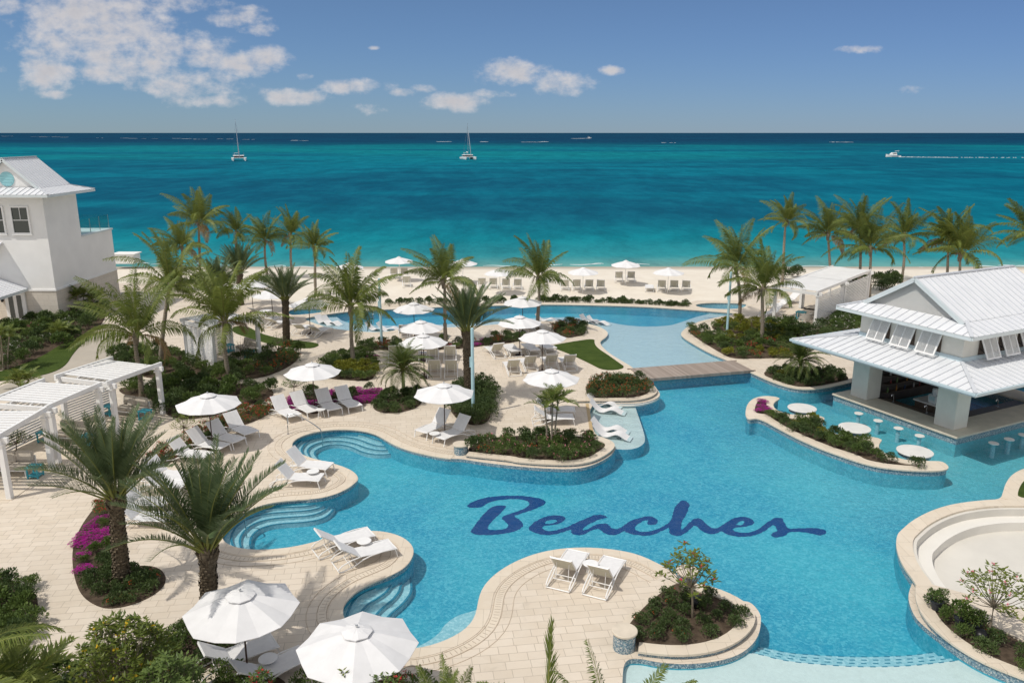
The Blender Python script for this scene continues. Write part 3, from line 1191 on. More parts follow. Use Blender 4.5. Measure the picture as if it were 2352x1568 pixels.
# ------------------------------------------------------------------ lettering on the pool floor
B_ = pts(t1, (30, 225), (90, 180), (200, 135), (330, 108), (500, 92), (700, 92), (850, 105), (960, 125), (1030, 155), (1045, 185), (1000, 225), (900, 265), (800, 300),
         (700, 330), (640, 355), (690, 385), (740, 425), (765, 460), (745, 500), (680, 540), (560, 570), (430, 590), (280, 600), (150, 590), (80, 560), (100, 520),
         (160, 440), (230, 350), (290, 285), (340, 245), (400, 222), (480, 215), (550, 225), (520, 265), (460, 325), (400, 375), (350, 430), (310, 490), (300, 520),
         (380, 532), (480, 528), (550, 505), (570, 475), (540, 435), (500, 400), (470, 378), (540, 340), (650, 300), (760, 265), (820, 230), (840, 190), (800, 155),
         (720, 138), (600, 135), (450, 148), (350, 170), (280, 205), (230, 240), (150, 252), (60, 245))
rest = pts(t1, (830, 510), (850, 470), (920, 415), (1020, 365), (1120, 342), (1210, 340), (1280, 360), (1300, 390), (1270, 425), (1200, 455), (1110, 470), (1030, 475),
           (1000, 495), (1010, 525), (1080, 545), (1180, 535), (1290, 500), (1380, 465), (1450, 425), (1560, 385), (1650, 345), (1730, 332), (1800, 342), (1840, 375),
           (1760, 390), (1680, 415), (1600, 455), (1530, 505), (1515, 545), (1580, 520), (1660, 475), (1730, 450), (1820, 445), (1860, 470), (1880, 505), (1930, 520),
           (1990, 510), (2030, 480), (2100, 430), (2200, 385), (2340, 353)) + \
    pts(t2, (0, 350), (70, 365), (120, 395), (130, 430), (100, 460), (40, 468), (-10, 462), (-15, 440), (10, 420), (0, 405)) + \
    pts(t1, (2290, 415), (2230, 450), (2190, 490), (2185, 520), (2220, 545), (2290, 555), (2350, 550)) + \
    pts(t2, (60, 540), (150, 510), (220, 465), (275, 430), (305, 385), (315, 320), (345, 240), (390, 180), (435, 150), (490, 162), (525, 190), (530, 230), (500, 310),
        (470, 365), (440, 400), (430, 450), (422, 540), (470, 500), (530, 430), (590, 385), (640, 375), (690, 395), (740, 450), (800, 500), (870, 512), (930, 490),
        (1000, 430), (1080, 385), (1200, 355), (1280, 372), (1345, 405), (1365, 435), (1330, 465), (1250, 490), (1150, 500), (1075, 510), (1100, 545), (1180, 568),
        (1280, 565), (1380, 535), (1470, 480), (1550, 415), (1620, 372), (1720, 375), (1735, 420), (1770, 480), (1790, 520), (1900, 510), (2050, 505), (2180, 510),
        (2270, 530), (2288, 555), (2250, 590), (2180, 603), (2120, 585), (2000, 560), (1900, 555), (1795, 560), (1770, 595), (1700, 622), (1630, 628), (1580, 612),
        (1565, 590), (1600, 560), (1665, 545), (1640, 510), (1605, 460), (1560, 500), (1480, 550), (1380, 595), (1280, 618), (1150, 620), (1040, 600), (970, 565),
        (930, 540), (880, 575), (820, 590), (740, 575), (670, 530), (600, 465), (560, 500), (500, 555), (430, 600), (370, 612), (300, 595), (268, 560), (275, 490),
        (200, 530), (100, 580), (0, 605)) + \
    pts(t1, (2260, 605), (2150, 590), (2080, 565), (2040, 540), (1990, 580), (1920, 600), (1850, 595), (1790, 570), (1745, 530), (1715, 515), (1640, 530), (1560, 580),
        (1480, 603), (1410, 592), (1365, 570), (1375, 520), (1290, 550), (1180, 585), (1060, 597), (950, 585), (870, 555), (835, 530))
h1 = pts(t1, (1030, 440), (1070, 410), (1140, 398), (1190, 405), (1180, 430), (1110, 450), (1050, 455))
h2 = pts(t2, (1105, 470), (1150, 440), (1200, 412), (1235, 415), (1225, 450), (1180, 470))
LZ = FLOOR_Z + .004
mb = MB()


def tiled(vp):
    """outline cut in small tiles: a slightly ragged edge"""
    L = chaikin(ground(vp, LZ), 1)
    L = resample(L + [L[0]], .07)[:-1]
    return [p + Vector((rnd.uniform(-.022, .022), rnd.uniform(-.022, .022), 0)) for p in L]


mb.poly([tiled(B_)], LZ)
mb.poly([tiled(rest), tiled(h1), tiled(h2)], LZ)
o = mb.build('floor_lettering', M['logo'])
tag(o, 'large navy script lettering reading Beaches laid into the pool floor', 'lettering')

# ------------------------------------------------------------------ coping around the pools
mb = MB()
mb.slab([offset(UPPER, .36), offset(UPPER, -.03)], -.035, .014)
struct(mb.build('upper_pool_coping', M['coping']))
for q in (SPA1, SPA2):
    mb = MB()
    mb.slab([offset(q, .38), offset(q, -.02)], -.035, .012)
    struct(mb.build('spa_coping', M['coping']))
# slotted drain channel set in the deck beside the curving edge
edge_w = dedupe(chaikin(ground(left_edge), 2, False), closed=False)


side = 1 if not inside(edge_w[20] + (offset(edge_w, .3, False)[20] - edge_w[20]), MAIN) else -1
E0 = smooth(resample(edge_w, .25), 4)
drain = MB()
inn, out = offset(E0, side * .46, False), offset(E0, side * .70, False)
A, B = (inn, out) if side > 0 else (out, inn)
drain.band(A, B, -.004, .009, 0)
for i in range(len(E0) - 1):
    for k in range(2):
        q = (k + .5) / 2
        a = inn[i].lerp(inn[i + 1], q)
        b = out[i].lerp(out[i + 1], q)
        mid = (a + b) / 2
        d = (b - a)
        if d.length < .1:
            continue
        drain.box((mid.x, mid.y, .0085), (d.length * .66, .016, .006), math.atan2(d.y, d.x), 1)
o = struct(drain.build('drain_channel', [M['coping'], simple('drain_slots', (.36, .28, .21), .9)]))
mb = MB()
A, B = offset(E0, -side * .03, False), offset(E0, side * .38, False)
if side < 0:
    A, B = B, A
mb.band(A, B, -.035, .014)
struct(mb.build('main_pool_coping', M['coping']))
mb = MB()
P = resample([at((1351, 927)), at((1363, 998))], .3)
mb.band(offset(P, -.02, False), offset(P, .14, False), -.03, .012)
struct(mb.build('ledge_edge', M['edge']))
for off in (.44, .72, 1.02):
    mb = MB()
    A, B = offset(E0, side * (off - .006), False), offset(E0, side * (off + .006), False)
    if side < 0:
        A, B = B, A
    mb.band(A, B, -.004, .0105)
    struct(mb.build('paving_joint', simple('dark_joint', (.48, .39, .29), .9) if 'joint' not in M else M['joint']))
    M['joint'] = bpy.data.materials['dark_joint']

# ------------------------------------------------------------------ lawns
for name, vp, lab in (
        ('lawn', pts(c3, (540, 985), (700, 955), (900, 925), (895, 965), (925, 1005), (1010, 1060), (1080, 1110), (1150, 1160), (975, 1180), (860, 1120), (700, 1045), (590, 1005)), 'fan shaped green lawn between the upper pool and the loungers'),
        ('lawn', pts(c2, (-60, 830), (60, 830), (150, 885), (300, 925), (420, 940), (640, 965), (575, 1005), (420, 1000), (250, 975), (100, 930), (-60, 880)), 'crescent shaped lawn beneath the stout palm by the far loungers'),
        ('lawn', pts(c5, (-40, 640), (-40, 560), (0, 560), (300, 460), (500, 330), (700, 255), (760, 258), (650, 335), (570, 420), (520, 505), (430, 560), (250, 605), (0, 632)), 'long lawn strip below the shrubs in front of the white house'),
        ('lawn', pts(c8, (2150, 1240), (2145, 1180), (2195, 1090), (2300, 1050), (2600, 1050), (2600, 1250)), 'small lawn beside the pool at the edge of the pale round basin')):
    P = chaikin(ground(vp, .03), 2)
    mb = MB()
    mb.slab([P], -.003, .03)
    o = mb.build(name, M['lawn'])
    tag(o, lab, 'lawn', kind='stuff')

# ------------------------------------------------------------------ wooden bridge
A, B, C_, D_ = at((1443.8, 845.8), .06), at((1682.6, 827), .06), at((1729.5, 849.6), .06), at((1480.5, 870), .06)
ux = (C_ - D_)
ang = math.atan2(ux.y, ux.x)
br = empty('wooden_bridge', D_, ang)
br.location.z = 0
L_ = ux.length
wd = (A - D_).length * .97
mb = MB()
n = int(L_ / .142)
for i in range(n):
    x = i * .142 + .07
    sk = -.28 * 0
    mb.box((x, wd / 2, .045), (.132, wd, .04))
mb.build('deck_boards', M['plank'], br)
mb = MB()
mb.box((L_ / 2, -.02, -.02), (L_ + .3, .05, .17))
mb.box((L_ / 2, wd + .02, -.02), (L_ + .3, .05, .17))
mb.build('side_beam', M['plank'], br)
tag(br, 'grey weathered plank bridge crossing the neck between the two pools', 'bridge')
# ------------------------------------------------------------------ raised planters


def planter(label, cop_v, z, width, soil_v, side, lip_v=None, ztop_soil=None, closed=False):
    """cop_v: outer edge of the cap stones; side +1: the cap lies to the right of the walking direction"""
    P = smooth(resample(chaikin([at(q, z) for q in cop_v], 2, closed), .3), 1) if not closed else chaikin([at(q, z) for q in cop_v], 2)
    root = empty('planter', (P[0].x, P[0].y, 0))
    sh = Matrix.Translation((-P[0].x, -P[0].y, 0))

    def b(mb, name, mat):
        mb.v = [(x - P[0].x, y - P[0].y, q) for x, y, q in mb.v]
        return mb.build(name, mat, root)
    I = offset(P, side * width, closed)
    A, B = (P, I) if side > 0 else (I, P)
    mb = MB()
    mb.band(A, B, z - .06, z, 0, closed)
    b(mb, 'coping', M['coping'])
    A2, B2 = offset(P, side * .05, closed), offset(P, side * (width - .05), closed)
    mb = MB()
    mb.band(*((A2, B2) if side > 0 else (B2, A2)), -.14, z - .06, 0, closed)
    b(mb, 'mosaic_wall', M['mosaic'])
    mb = MB()
    mb.band(*((A2, B2) if side > 0 else (B2, A2)), -.95, -.141, 0, closed)
    b(mb, 'submerged_wall', M['pool'])
    if lip_v:
        mb = MB()
        lp = chaikin([at(q, -.04) for q in lip_v], 2, False)
        lp = resample(lp, .3)
        J = offset(lp, side * .5, False)
        A, B = (lp, J) if side > 0 else (J, lp)
        mb.band(A, B, -.14, -.045)
        b(mb, 'overflow_lip', M['plaster_wht'])
    mb = MB()
    mb.poly([chaikin([at(q, z - .05) for q in soil_v], 2)], z - .05 if ztop_soil is None else ztop_soil)
    b(mb, 'soil', M['soil'])
    tag(root, label, 'planter')
    return root


soilB = pts(c7, (-120, 860), (0, 790), (150, 755), (350, 745), (600, 735), (800, 755), (920, 770), (985, 812), (975, 862), (920, 912), (830, 942), (650, 950), (400, 930), (150, 905), (0, 888))
planter('long kidney shaped planter with flowering shrubs and a slim palm at the tanning ledge',
        pts(c6, (1770, 900), (1900, 915), (2050, 930), (2195, 947)) + pts(c7, (200, 942), (400, 962), (600, 973), (780, 970), (900, 945), (1000, 890), (1060, 838), (1064, 815), (1030, 780), (950, 757), (905, 750)),
        .14, .42, soilB, -1,
        lip_v=pts(c6, (1740, 930)) + pts(c7, (0, 955), (300, 990), (600, 1010), (750, 1008), (850, 990), (950, 950), (1030, 900), (1065, 850)))
soilC = pts(c3, (825, 1300), (900, 1260), (1050, 1240), (1200, 1245), (1290, 1268), (1350, 1312), (1352, 1345), (1300, 1382), (1200, 1395), (1000, 1394), (840, 1388))
planter('wedge planter full of red flowering shrubs beside the wooden bridge',
        pts(c3, (760, 1415), (1010, 1410), (1200, 1412), (1320, 1395), (1390, 1355), (1395, 1325), (1350, 1280), (1285, 1240)),
        .14, .40, soilC, -1,
        lip_v=pts(c3, (1020, 1445), (1210, 1450), (1330, 1432), (1405, 1395), (1415, 1365), (1395, 1330), (1370, 1310)))
soilE = pts(n3, (1130, 1165), (1200, 1060), (1330, 925), (1500, 795), (1600, 775), (1750, 805), (1880, 862), (2000, 932), (2080, 1012), (2108, 1062), (2072, 1132), (1980, 1202), (1850, 1252), (1700, 1287), (1500, 1297), (1350, 1282), (1230, 1255))
planter('teardrop planter of small bushes with a red flowering sapling on the paved peninsula',
        pts(n3, (1240, 1318), (1400, 1340), (1600, 1350), (1800, 1328), (1970, 1275), (2090, 1195), (2160, 1100), (2170, 1020), (2110, 945), (2000, 880), (1880, 825), (1740, 790), (1650, 775), (1540, 770)),
        .17, .42, soilE, -1,
        lip_v=pts(n3, (1240, 1372), (1400, 1405), (1600, 1420), (1850, 1400), (2050, 1340), (2180, 1220), (2200, 1120), (2200, 1050), (2160, 985)))
# flat border stones on the deck side of the teardrop
mb = MB()
P = resample(chaikin(ground(pts(n3, (1540, 745), (1440, 800), (1300, 905), (1180, 1010), (1110, 1100), (1060, 1190))), 2, False), .3)
mb.band(P, offset(P, -.34, False), -.004, .016) if False else mb.band(offset(P, -.34, False), P, -.004, .016)
struct(mb.build('bed_border', M['coping']))
isl = pts(c8, (10, 560), (25, 500), (70, 455), (150, 435), (240, 440), (290, 455), (245, 478), (225, 508), (250, 545), (330, 575), (430, 585), (560, 585), (640, 605), (615, 635),
          (610, 665), (660, 705), (740, 740), (850, 755), (980, 750), (1090, 775), (1062, 805), (1055, 840), (1090, 880), (1200, 920), (1320, 945), (1500, 945), (1560, 950),
          (1605, 985), (1600, 1012), (1500, 1025), (1300, 1020), (1100, 1000), (950, 970), (800, 920), (600, 850), (400, 760), (250, 680), (150, 625), (100, 610), (40, 620), (15, 600))
soilF = pts(c8, (82, 560), (88, 510), (115, 465), (165, 460), (180, 520), (230, 555), (330, 600), (440, 625), (550, 612), (590, 640), (605, 690), (700, 745), (850, 785), (970, 780), (1000, 850),
            (1080, 910), (1200, 950), (1300, 970), (1480, 985), (1300, 985), (1100, 965), (950, 935), (900, 900), (700, 840), (500, 760), (350, 690), (250, 630), (180, 580), (120, 575))
IZ = .13
root = empty('planter', at(isl[0]))
IO, IS = chaikin([at(q, IZ) for q in isl], 2), chaikin([at(q, IZ) for q in soilF], 2)


def shifted(mb, root):
    l = root.location
    mb.v = [(x - l.x, y - l.y, z - l.z) for x, y, z in mb.v]
    return mb


mb = MB()
mb.slab([IO, IS], IZ - .06, IZ)
shifted(mb, root).build('coping', M['coping'], root)
mb = MB()
mb.slab([offset(ccw(IO), -.05)], -.14, IZ - .061)
shifted(mb, root).build('mosaic_wall', M['mosaic'], root)
mb = MB()
mb.slab([offset(ccw(IO), -.05)], -.95, -.141)
shifted(mb, root).build('submerged_wall', M['pool'], root)
mb = MB()
mb.poly([offset(ccw(IS), .03)], IZ - .045)
shifted(mb, root).build('soil', M['soil'], root)
tag(root, 'leaf shaped island planter with scalloped table bays beside the swim up bar', 'planter')
soilG = pts(c8, (130, 250), (280, 222), (500, 235), (700, 225), (855, 302), (700, 335), (500, 368), (350, 348), (220, 305))
planter('low curved planter with a bushy palm between the bridge and the bar', pts(c8, (50, 250), (150, 297), (250, 338), (380, 376), (480, 386), (600, 380), (760, 350), (885, 318)),
        .12, .38, soilG, -1)
soilH = pts(n4, (1432, 850), (1530, 900), (1650, 965), (1800, 1045), (2000, 1155), (2195, 1255), (2400, 1360), (2400, 1580), (2195, 1480), (2000, 1398), (1800, 1298), (1650, 1198), (1500, 1078), (1432, 955), (1418, 890))
planter('crescent planter of potted shrubs and a pink flowering sapling along the pale round basin',
        pts(n4, (1345, 800), (1340, 900), (1370, 990), (1440, 1095), (1560, 1205), (1700, 1305), (1900, 1420), (2195, 1530), (2400, 1610)), .19, .42, soilH, 1 if False else -1,
        lip_v=pts(n4, (1315, 790), (1285, 880), (1300, 960), (1340, 1050), (1420, 1130), (1550, 1230), (1700, 1340), (1900, 1440), (2195, 1568), (2400, 1640)))
# ------------------------------------------------------------------ sunken round basin on the right
rootR = empty('round_basin', at((2300, 1250)))
RO = ring_v + pts(n4, (1345, 800), (1440, 850), (1545, 900), (1700, 985), (1900, 1090), (2195, 1235), (2500, 1380))
RZ = .2
P = resample(chaikin([at(q, RZ) for q in [(2560, 1160), (2420, 1148), (2340, 1147)] + RO[1:]], 2, False), .25)
I1 = offset(P, -.42, False)
sgn = -1
ctr = at((2330, 1290))
if (I1[10] - ctr).length > (P[10] - ctr).length:
    sgn = 1
for nm, d0, d1, z0, z1, mt in (('coping', 0, .5, RZ - .07, RZ, 'coping'), ('outer_wall', .05, .45, -.14, RZ - .071, 'mosaic'), ('submerged_wall', .05, .45, -1.0, -.141, 'pool'), ('backrest_wall', .45, .62, -.5, RZ - .075, 'plaster'),
                               ('bench', .62, 1.12, -.52, -.16, 'plaster_wht')):
    A, B = offset(P, sgn * d0, False), offset(P, sgn * d1, False)
    mb = MB()
    if sgn < 0:
        A, B = B, A
    mb.band(A, B, z0, z1)
    shifted(mb, rootR).build(nm, M[mt], rootR)
F_ = offset(P, sgn * 1.05, False) + [at((2700, 1500)), at((2700, 1165))]
mb = MB()
mb.poly([[Vector((p.x, p.y, 0)) for p in F_]], -.50)
shifted(mb, rootR).build('floor', M['plaster'], rootR)
tag(rootR, 'pale empty round basin with a curved bench inside its low wall', 'basin')
# coping between the lawn and the pool on the right
mb = MB()
P = resample(chaikin([at(q, .02) for q in pts(c8, (2400, 960), (2195, 1000), (2100, 1050), (2050, 1120), (2030, 1190), (2012, 1250))], 2, False), .3)
A = offset(P, .75, False)
if not inside(offset(P, -.4, False)[4], MAIN):
    A = offset(P, -.75, False)
    mb.band(A, P, -.3, .02)
else:
    mb.band(P, A, -.3, .02)
struct(mb.build('pool_kerb', M['coping']))

# ------------------------------------------------------------------ mosaic pedestals
for p, r, h, lab in ((c6(1732, 885), .34, .45, 'small round mosaic pedestal with a stone cap at the end of the kidney planter'),
                     (n3(1128, 1290), .335, .56, 'large round mosaic pedestal with a stone cap at the teardrop planter'),
                     (n3(1620, 772), .34, .40, 'mosaic pedestal half hidden behind the red flowering sapling')):
    g = at(p)
    e = empty('pedestal', g)
    mb = MB()
    mb.lathe([(r * .9, -.3), (r * .9, h - .07)], 28)
    mb.build('mosaic_drum', M['mosaic'], e)
    mb = MB()
    mb.lathe([(r, h - .07), (r + .015, h - .05), (r + .015, h - .01), (r, h)], 32)
    mb.build('cap', M['stone'], e)
    tag(e, lab, 'pedestal')

# ------------------------------------------------------------------ beds level with the deck
BEDS = {}


def bed(name, vp, z=.02):
    P = ccw(chaikin(ground(vp), 2))
    mb = MB()
    mb.slab([P], -.003, z)
    struct(mb.build('planting_bed', M['soil']))
    BEDS[name] = P
    return P


bed('crescent', pts(n1, (790, 130), (720, 220), (640, 330), (585, 450), (565, 560), (572, 680), (597, 790), (640, 880), (720, 945), (820, 985), (930, 980), (1050, 950), (1170, 900), (1270, 830), (1305, 760), (1285, 700), (1230, 660), (1130, 645),
                    (1040, 660), (980, 600), (930, 450), (890, 300), (860, 180)))
bed('leftedge', pts(n1, (-60, 740), (60, 755), (150, 790), (240, 830), (290, 890), (300, 960), (280, 1070), (240, 1160), (170, 1260), (100, 1320), (-60, 1330)))
bed('front', pts(n1, (1200, 1330), (1270, 1260), (1400, 1190), (1600, 1150), (1880, 1170), (1960, 1240), (1940, 1290), (1800, 1345), (1690, 1410), (1600, 1470), (1450, 1600), (900, 1700), (200, 1700), (150, 1560), (500, 1560), (900, 1480)))
bed('frontmid', pts(n2, (-260, 1560), (0, 1500), (300, 1500), (420, 1640), (760, 1560), (1300, 1540), (1500, 1640), (1500, 1900), (-300, 1900)))
bed('strip', pts(c2, (900, 1005), (960, 978), (1100, 962), (1300, 965), (1550, 970), (1800, 955), (2050, 925)) + pts(c3, (0, 935), (150, 905), (300, 915), (350, 940), (250, 962), (0, 987)) + pts(c2, (1800, 1002), (1500, 1020), (1200, 1022), (1000, 1018)))
bed('round', pts(c3, (570, 860), (620, 825), (720, 815), (810, 832), (832, 870), (820, 900), (740, 918), (660, 922), (600, 900)))
bed('kpalm', pts(c2, (670, 1115), (780, 1065), (900, 1045), (1040, 1050), (1085, 1090), (1060, 1260), (900, 1260), (700, 1245), (600, 1220)))
bed('redbed', pts(c5, (870, 450), (930, 400), (1130, 380), (1300, 400), (1450, 420), (1700, 545), (1760, 520), (1840, 480)) + pts(c2, (0, 1090), (150, 1060), (300, 1025), (430, 1020), (470, 1055), (440, 1110), (350, 1170), (200, 1230), (50, 1250)) +
    pts(c5, (1860, 622), (1600, 628), (1250, 620), (1100, 600), (920, 520)))
bed('midleft', pts(c5, (900, 690), (1150, 670), (1400, 650), (1700, 680), (1850, 650), (2100, 680), (2165, 740), (2050, 800), (1800, 870), (1600, 925), (1420, 935), (1270, 890), (1200, 760), (1000, 760)))
bed('redstrip', pts(c5, (1560, 1060), (1690, 985), (1840, 900), (2000, 850), (2150, 820), (2175, 850), (2050, 930), (1900, 985), (1700, 1080), (1400, 1240), (1230, 1330), (1190, 1280), (1350, 1160)))
bed('bougain', pts(c6, (340, 520), (370, 470), (520, 425), (730, 410), (900, 405), (1080, 385), (1090, 460), (1040, 500), (900, 495), (760, 500), (600, 530), (450, 560)))
bed('pygmy', pts(c6, (1038, 530), (1055, 485), (1150, 440), (1300, 420), (1420, 440), (1432, 480), (1390, 530), (1300, 560), (1180, 577), (1080, 562)))
bed('hedge', pts(c6, (1645, 480), (1660, 440), (1750, 400), (1900, 385), (1970, 410), (1970, 600), (1920, 658), (1830, 670), (1740, 640), (1660, 580)))
bed('right', pts(c3, (1610, 855), (1700, 872), (1900, 902), (2195, 932), (2500, 950), (2500, 1080), (2195, 1085), (1985, 1090), (1900, 1050), (1800, 990), (1690, 920)))
bed('rightback', pts(c3, (1800, 850), (1850, 800), (1950, 790), (2100, 790), (2250, 830), (2480, 840), (2500, 930), (2195, 925), (1950, 890)))
bed('cabanafront', pts(c4, (180, 1130), (360, 1150), (530, 1175), (560, 1190), (780, 1060), (920, 1000), (1000, 1100), (800, 1220), (560, 1250), (300, 1260), (180, 1250)))
bed('house', pts(c5, (-80, 560), (-80, 250), (60, 200), (250, 180), (450, 140), (620, 90), (800, 60), (840, 120), (760, 240), (600, 320), (450, 395), (260, 475), (60, 545)))
# ------------------------------------------------------------------ roofs with standing seams


def roof_face(mb, E0, E1, T1, T0, step=.42, rib=.035):
    E0, E1, T1, T0 = (Vector(p) for p in (E0, E1, T1, T0))
    e = (E1 - E0).normalized()
    n = e.cross((T0 + T1) / 2 - E0).normalized()
    if n.z < 0:
        n = -n
    s = n.cross(e)
    L = (E1 - E0).length
    a, h = (T0 - E0).dot(e), (T0 - E0).dot(s)
    b = (T1 - E0).dot(e)
    mb.add([E0, E1, T1, T0], [(0, 1, 2, 3)], 0)
    k = int(L / step)
    st = L / k
    for i in range(k + 1):
        x = min(max(i * st, .02), L - .02)
        y = h
        if a > 1e-4 and x < a:
            y = h * x / a
        elif L - b > 1e-4 and x > b:
            y = h * (L - x) / (L - b)
        if y < .12:
            continue
        p, q = E0 + e * x + n * .018, E0 + e * x + s * y + n * .018
        M4 = Matrix(((e.x, s.x, n.x, 0), (e.y, s.y, n.y, 0), (e.z, s.z, n.z, 0), (0, 0, 0, 1)))
        M4 = Matrix.Translation((p + q) / 2) @ M4
        mb.box((0, 0, 0), (rib, y, .036), 0, 1, M4)


RM = [M['roof'], M['roof_seam']]
# ------------------------------------------------------------------ swim-up bar
BAR = empty('pool_bar', (19.35, 31.75, 0), math.atan2(.45, .893))
WU, WW = 12.2, 10.2
EZ, CZ, UZ, SZ, RZ_ = 2.98, 3.46, 4.86, 5.26, 6.86
mb = MB()
e = [(0, 0, EZ), (WU, 0, EZ), (WU, WW, EZ), (0, WW, EZ)]
t = [(2.25, 2.25, CZ), (WU - 2.25, 2.25, CZ), (WU - 2.25, WW - 2.25, CZ), (2.25, WW - 2.25, CZ)]
for i in range(4):
    j = (i + 1) % 4
    roof_face(mb, e[i], e[j], t[j], t[i])
    mb.bar(Vector(e[i]) + Vector((0, 0, .03)), Vector(t[i]) + Vector((0, 0, .03)), .16, .05, 1)
mb.build('lower_roof', RM, BAR)
mb = MB()
for (c, d) in (((WU / 2, .04, EZ - .10), (WU - .1, .05, .2)), ((WU / 2, WW - .04, EZ - .10), (WU - .1, .05, .2)), ((.04, WW / 2, EZ - .10), (.05, WW - .02, .2)), ((WU - .04, WW / 2, EZ - .10), (.05, WW - .02, .2))):
    mb.box(c, d)
mb.box((WU / 2, WW / 2, EZ - .13), (WU - .2, WW - .2, .05))
mb.build('lower_fascia', M['fascia'], BAR)
mb = MB()
for (a, b) in (((-.06, -.06), (WU + .06, -.06)), ((-.06, -.06), (-.06, WW + .06)), ((-.06, WW + .06), (WU + .06, WW + .06))):
    mb.bar((a[0], a[1], EZ - .05), (b[0], b[1], EZ - .05), .10, .10)
mb.build('gutter', M['gutter'], BAR)
# clerestory
mb = MB()
x0, x1, y0, y1 = 2.3, WU - 2.3, 2.3, WW - 2.3
mb.box(((x0 + x1) / 2, (y0 + y1) / 2, (CZ - .3 + UZ) / 2), (x1 - x0, y1 - y0, UZ - CZ + .3))
mb.build('clerestory_wall', M['bar_stucco'], BAR)
mb = MB()
for c, d in ((((x0 + x1) / 2, y0 - .03, CZ + .09), (x1 - x0 + .12, .05, .2)), ((x0 - .03, (y0 + y1) / 2, CZ + .09), (.05, y1 - y0 + .01, .2))):
    mb.box(c, d)
mb.build('flashing', M['gutter'], BAR)
ue = [(1.55, 1.5, UZ), (WU - 1.55, 1.5, UZ), (WU - 1.55, WW - 1.3, UZ), (1.55, WW - 1.3, UZ)]
ut = [(2.65, 2.6, SZ), (WU - 2.65, 2.6, SZ), (WU - 2.65, WW - 2.4, SZ), (2.65, WW - 2.4, SZ)]
mb = MB()
for i in range(4):
    j = (i + 1) % 4
    roof_face(mb, ue[i], ue[j], ut[j], ut[i])
    mb.bar(Vector(ue[i]) + Vector((0, 0, .03)), Vector(ut[i]) + Vector((0, 0, .03)), .16, .05, 1)
my = (ut[0][1] + ut[3][1]) / 2
gx0, gx1 = 2.35, WU - 2.35
roof_face(mb, (gx0, 2.5, SZ - .02), (gx1, 2.5, SZ - .02), (gx1, my, RZ_), (gx0, my, RZ_))
roof_face(mb, (gx1, WW - 2.3, SZ - .02), (gx0, WW - 2.3, SZ - .02), (gx0, my, RZ_), (gx1, my, RZ_))
mb.bar((gx0 - .02, my, RZ_ + .02), (gx1 + .02, my, RZ_ + .02), .18, .06, 1)
mb.build('upper_roof', RM, BAR)
mb = MB()
for gx, sg in ((gx0, -1), (gx1, 1)):
    for y in (2.5, WW - 2.3):
        mb.bar((gx, y, SZ - .12), (gx, my, RZ_ - .10), .06, .2)
for i in range(4):
    a, b = Vector(ue[i]), Vector(ue[(i + 1) % 4])
    d = (b - a).normalized() * .02
    mb.bar(a + d + Vector((0, 0, -.09)), b - d + Vector((0, 0, -.09)), .07, .15)
mb.box(((ue[0][0] + ue[1][0]) / 2, (ue[0][1] + ue[3][1]) / 2, UZ - .12), (ue[1][0] - ue[0][0] - .1, ue[3][1] - ue[0][1] - .1, .05))
mb.build('upper_fascia', M['fascia'], BAR)
for gx in (gx0 + .22, gx1 - .22):
    mb = MB()
    mb.add([(gx, 2.65, SZ - .05), (gx, WW - 2.45, SZ - .05), (gx, my, RZ_ - .10)], [(0, 1, 2), (2, 1, 0)])
    mb.build('gable_wall', M['stucco'], BAR)


def shutter(parent, x, y, w, face):
    """top hung louvred shutter; face 'u': on the wall looking along -x, 'v': along -y"""
    h, tilt = 1.12, math.radians(24)
    rz = -PI / 2 if face == 'u' else 0
    Mx = Matrix.Translation((x, y, UZ - .30)) @ Matrix.Rotation(rz, 4, 'Z') @ Matrix.Rotation(-tilt, 4, 'X')
    mb = MB()
    for sx in (-1, 1):
        mb.box((sx * (w / 2 - .035), 0, -h / 2), (.07, .045, h), 0, 0, Mx)
    for z in (-.035, -h + .035):
        mb.box((0, 0, z), (w - .15, .043, .07), 0, 0, Mx)
    mb.box((0, 0, -h / 2), (.05, .041, h - .15), 0, 0, Mx)
    fr = mb.build('shutter', M['frame_white'], parent)
    mb = MB()
    k = 22
    for i in range(k):
        z = -.09 - i * (h - .18) / (k - 1)
        mb.box((0, 0, z), (w - .15, .05, .008), 0, 0, Mx, rx=math.radians(-38))
    mb.build('louvres', M['frame_white'], fr)
    mb = MB()
    for sx in (-.35, .35):
        p = Mx @ Vector((sx * w, .02, -h * .8))
        Rm = Matrix.Translation((x, y, UZ - .30)) @ Matrix.Rotation(rz, 4, 'Z')
        mb.bar(p, Rm @ Vector((sx * w, .1, -h * .55)), .025)
    mb.build('stay', M['black'], fr)
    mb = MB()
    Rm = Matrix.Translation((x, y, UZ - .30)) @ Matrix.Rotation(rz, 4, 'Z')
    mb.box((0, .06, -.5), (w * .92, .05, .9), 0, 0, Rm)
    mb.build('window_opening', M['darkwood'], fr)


for k in range(3):
    shutter(BAR, x0 - .06, y0 + 1.55 + k * 1.38, 1.02, 'u')
for k in range(4):
    shutter(BAR, x0 + 1.55 + k * 1.42, y0 - .06, 1.02, 'v')
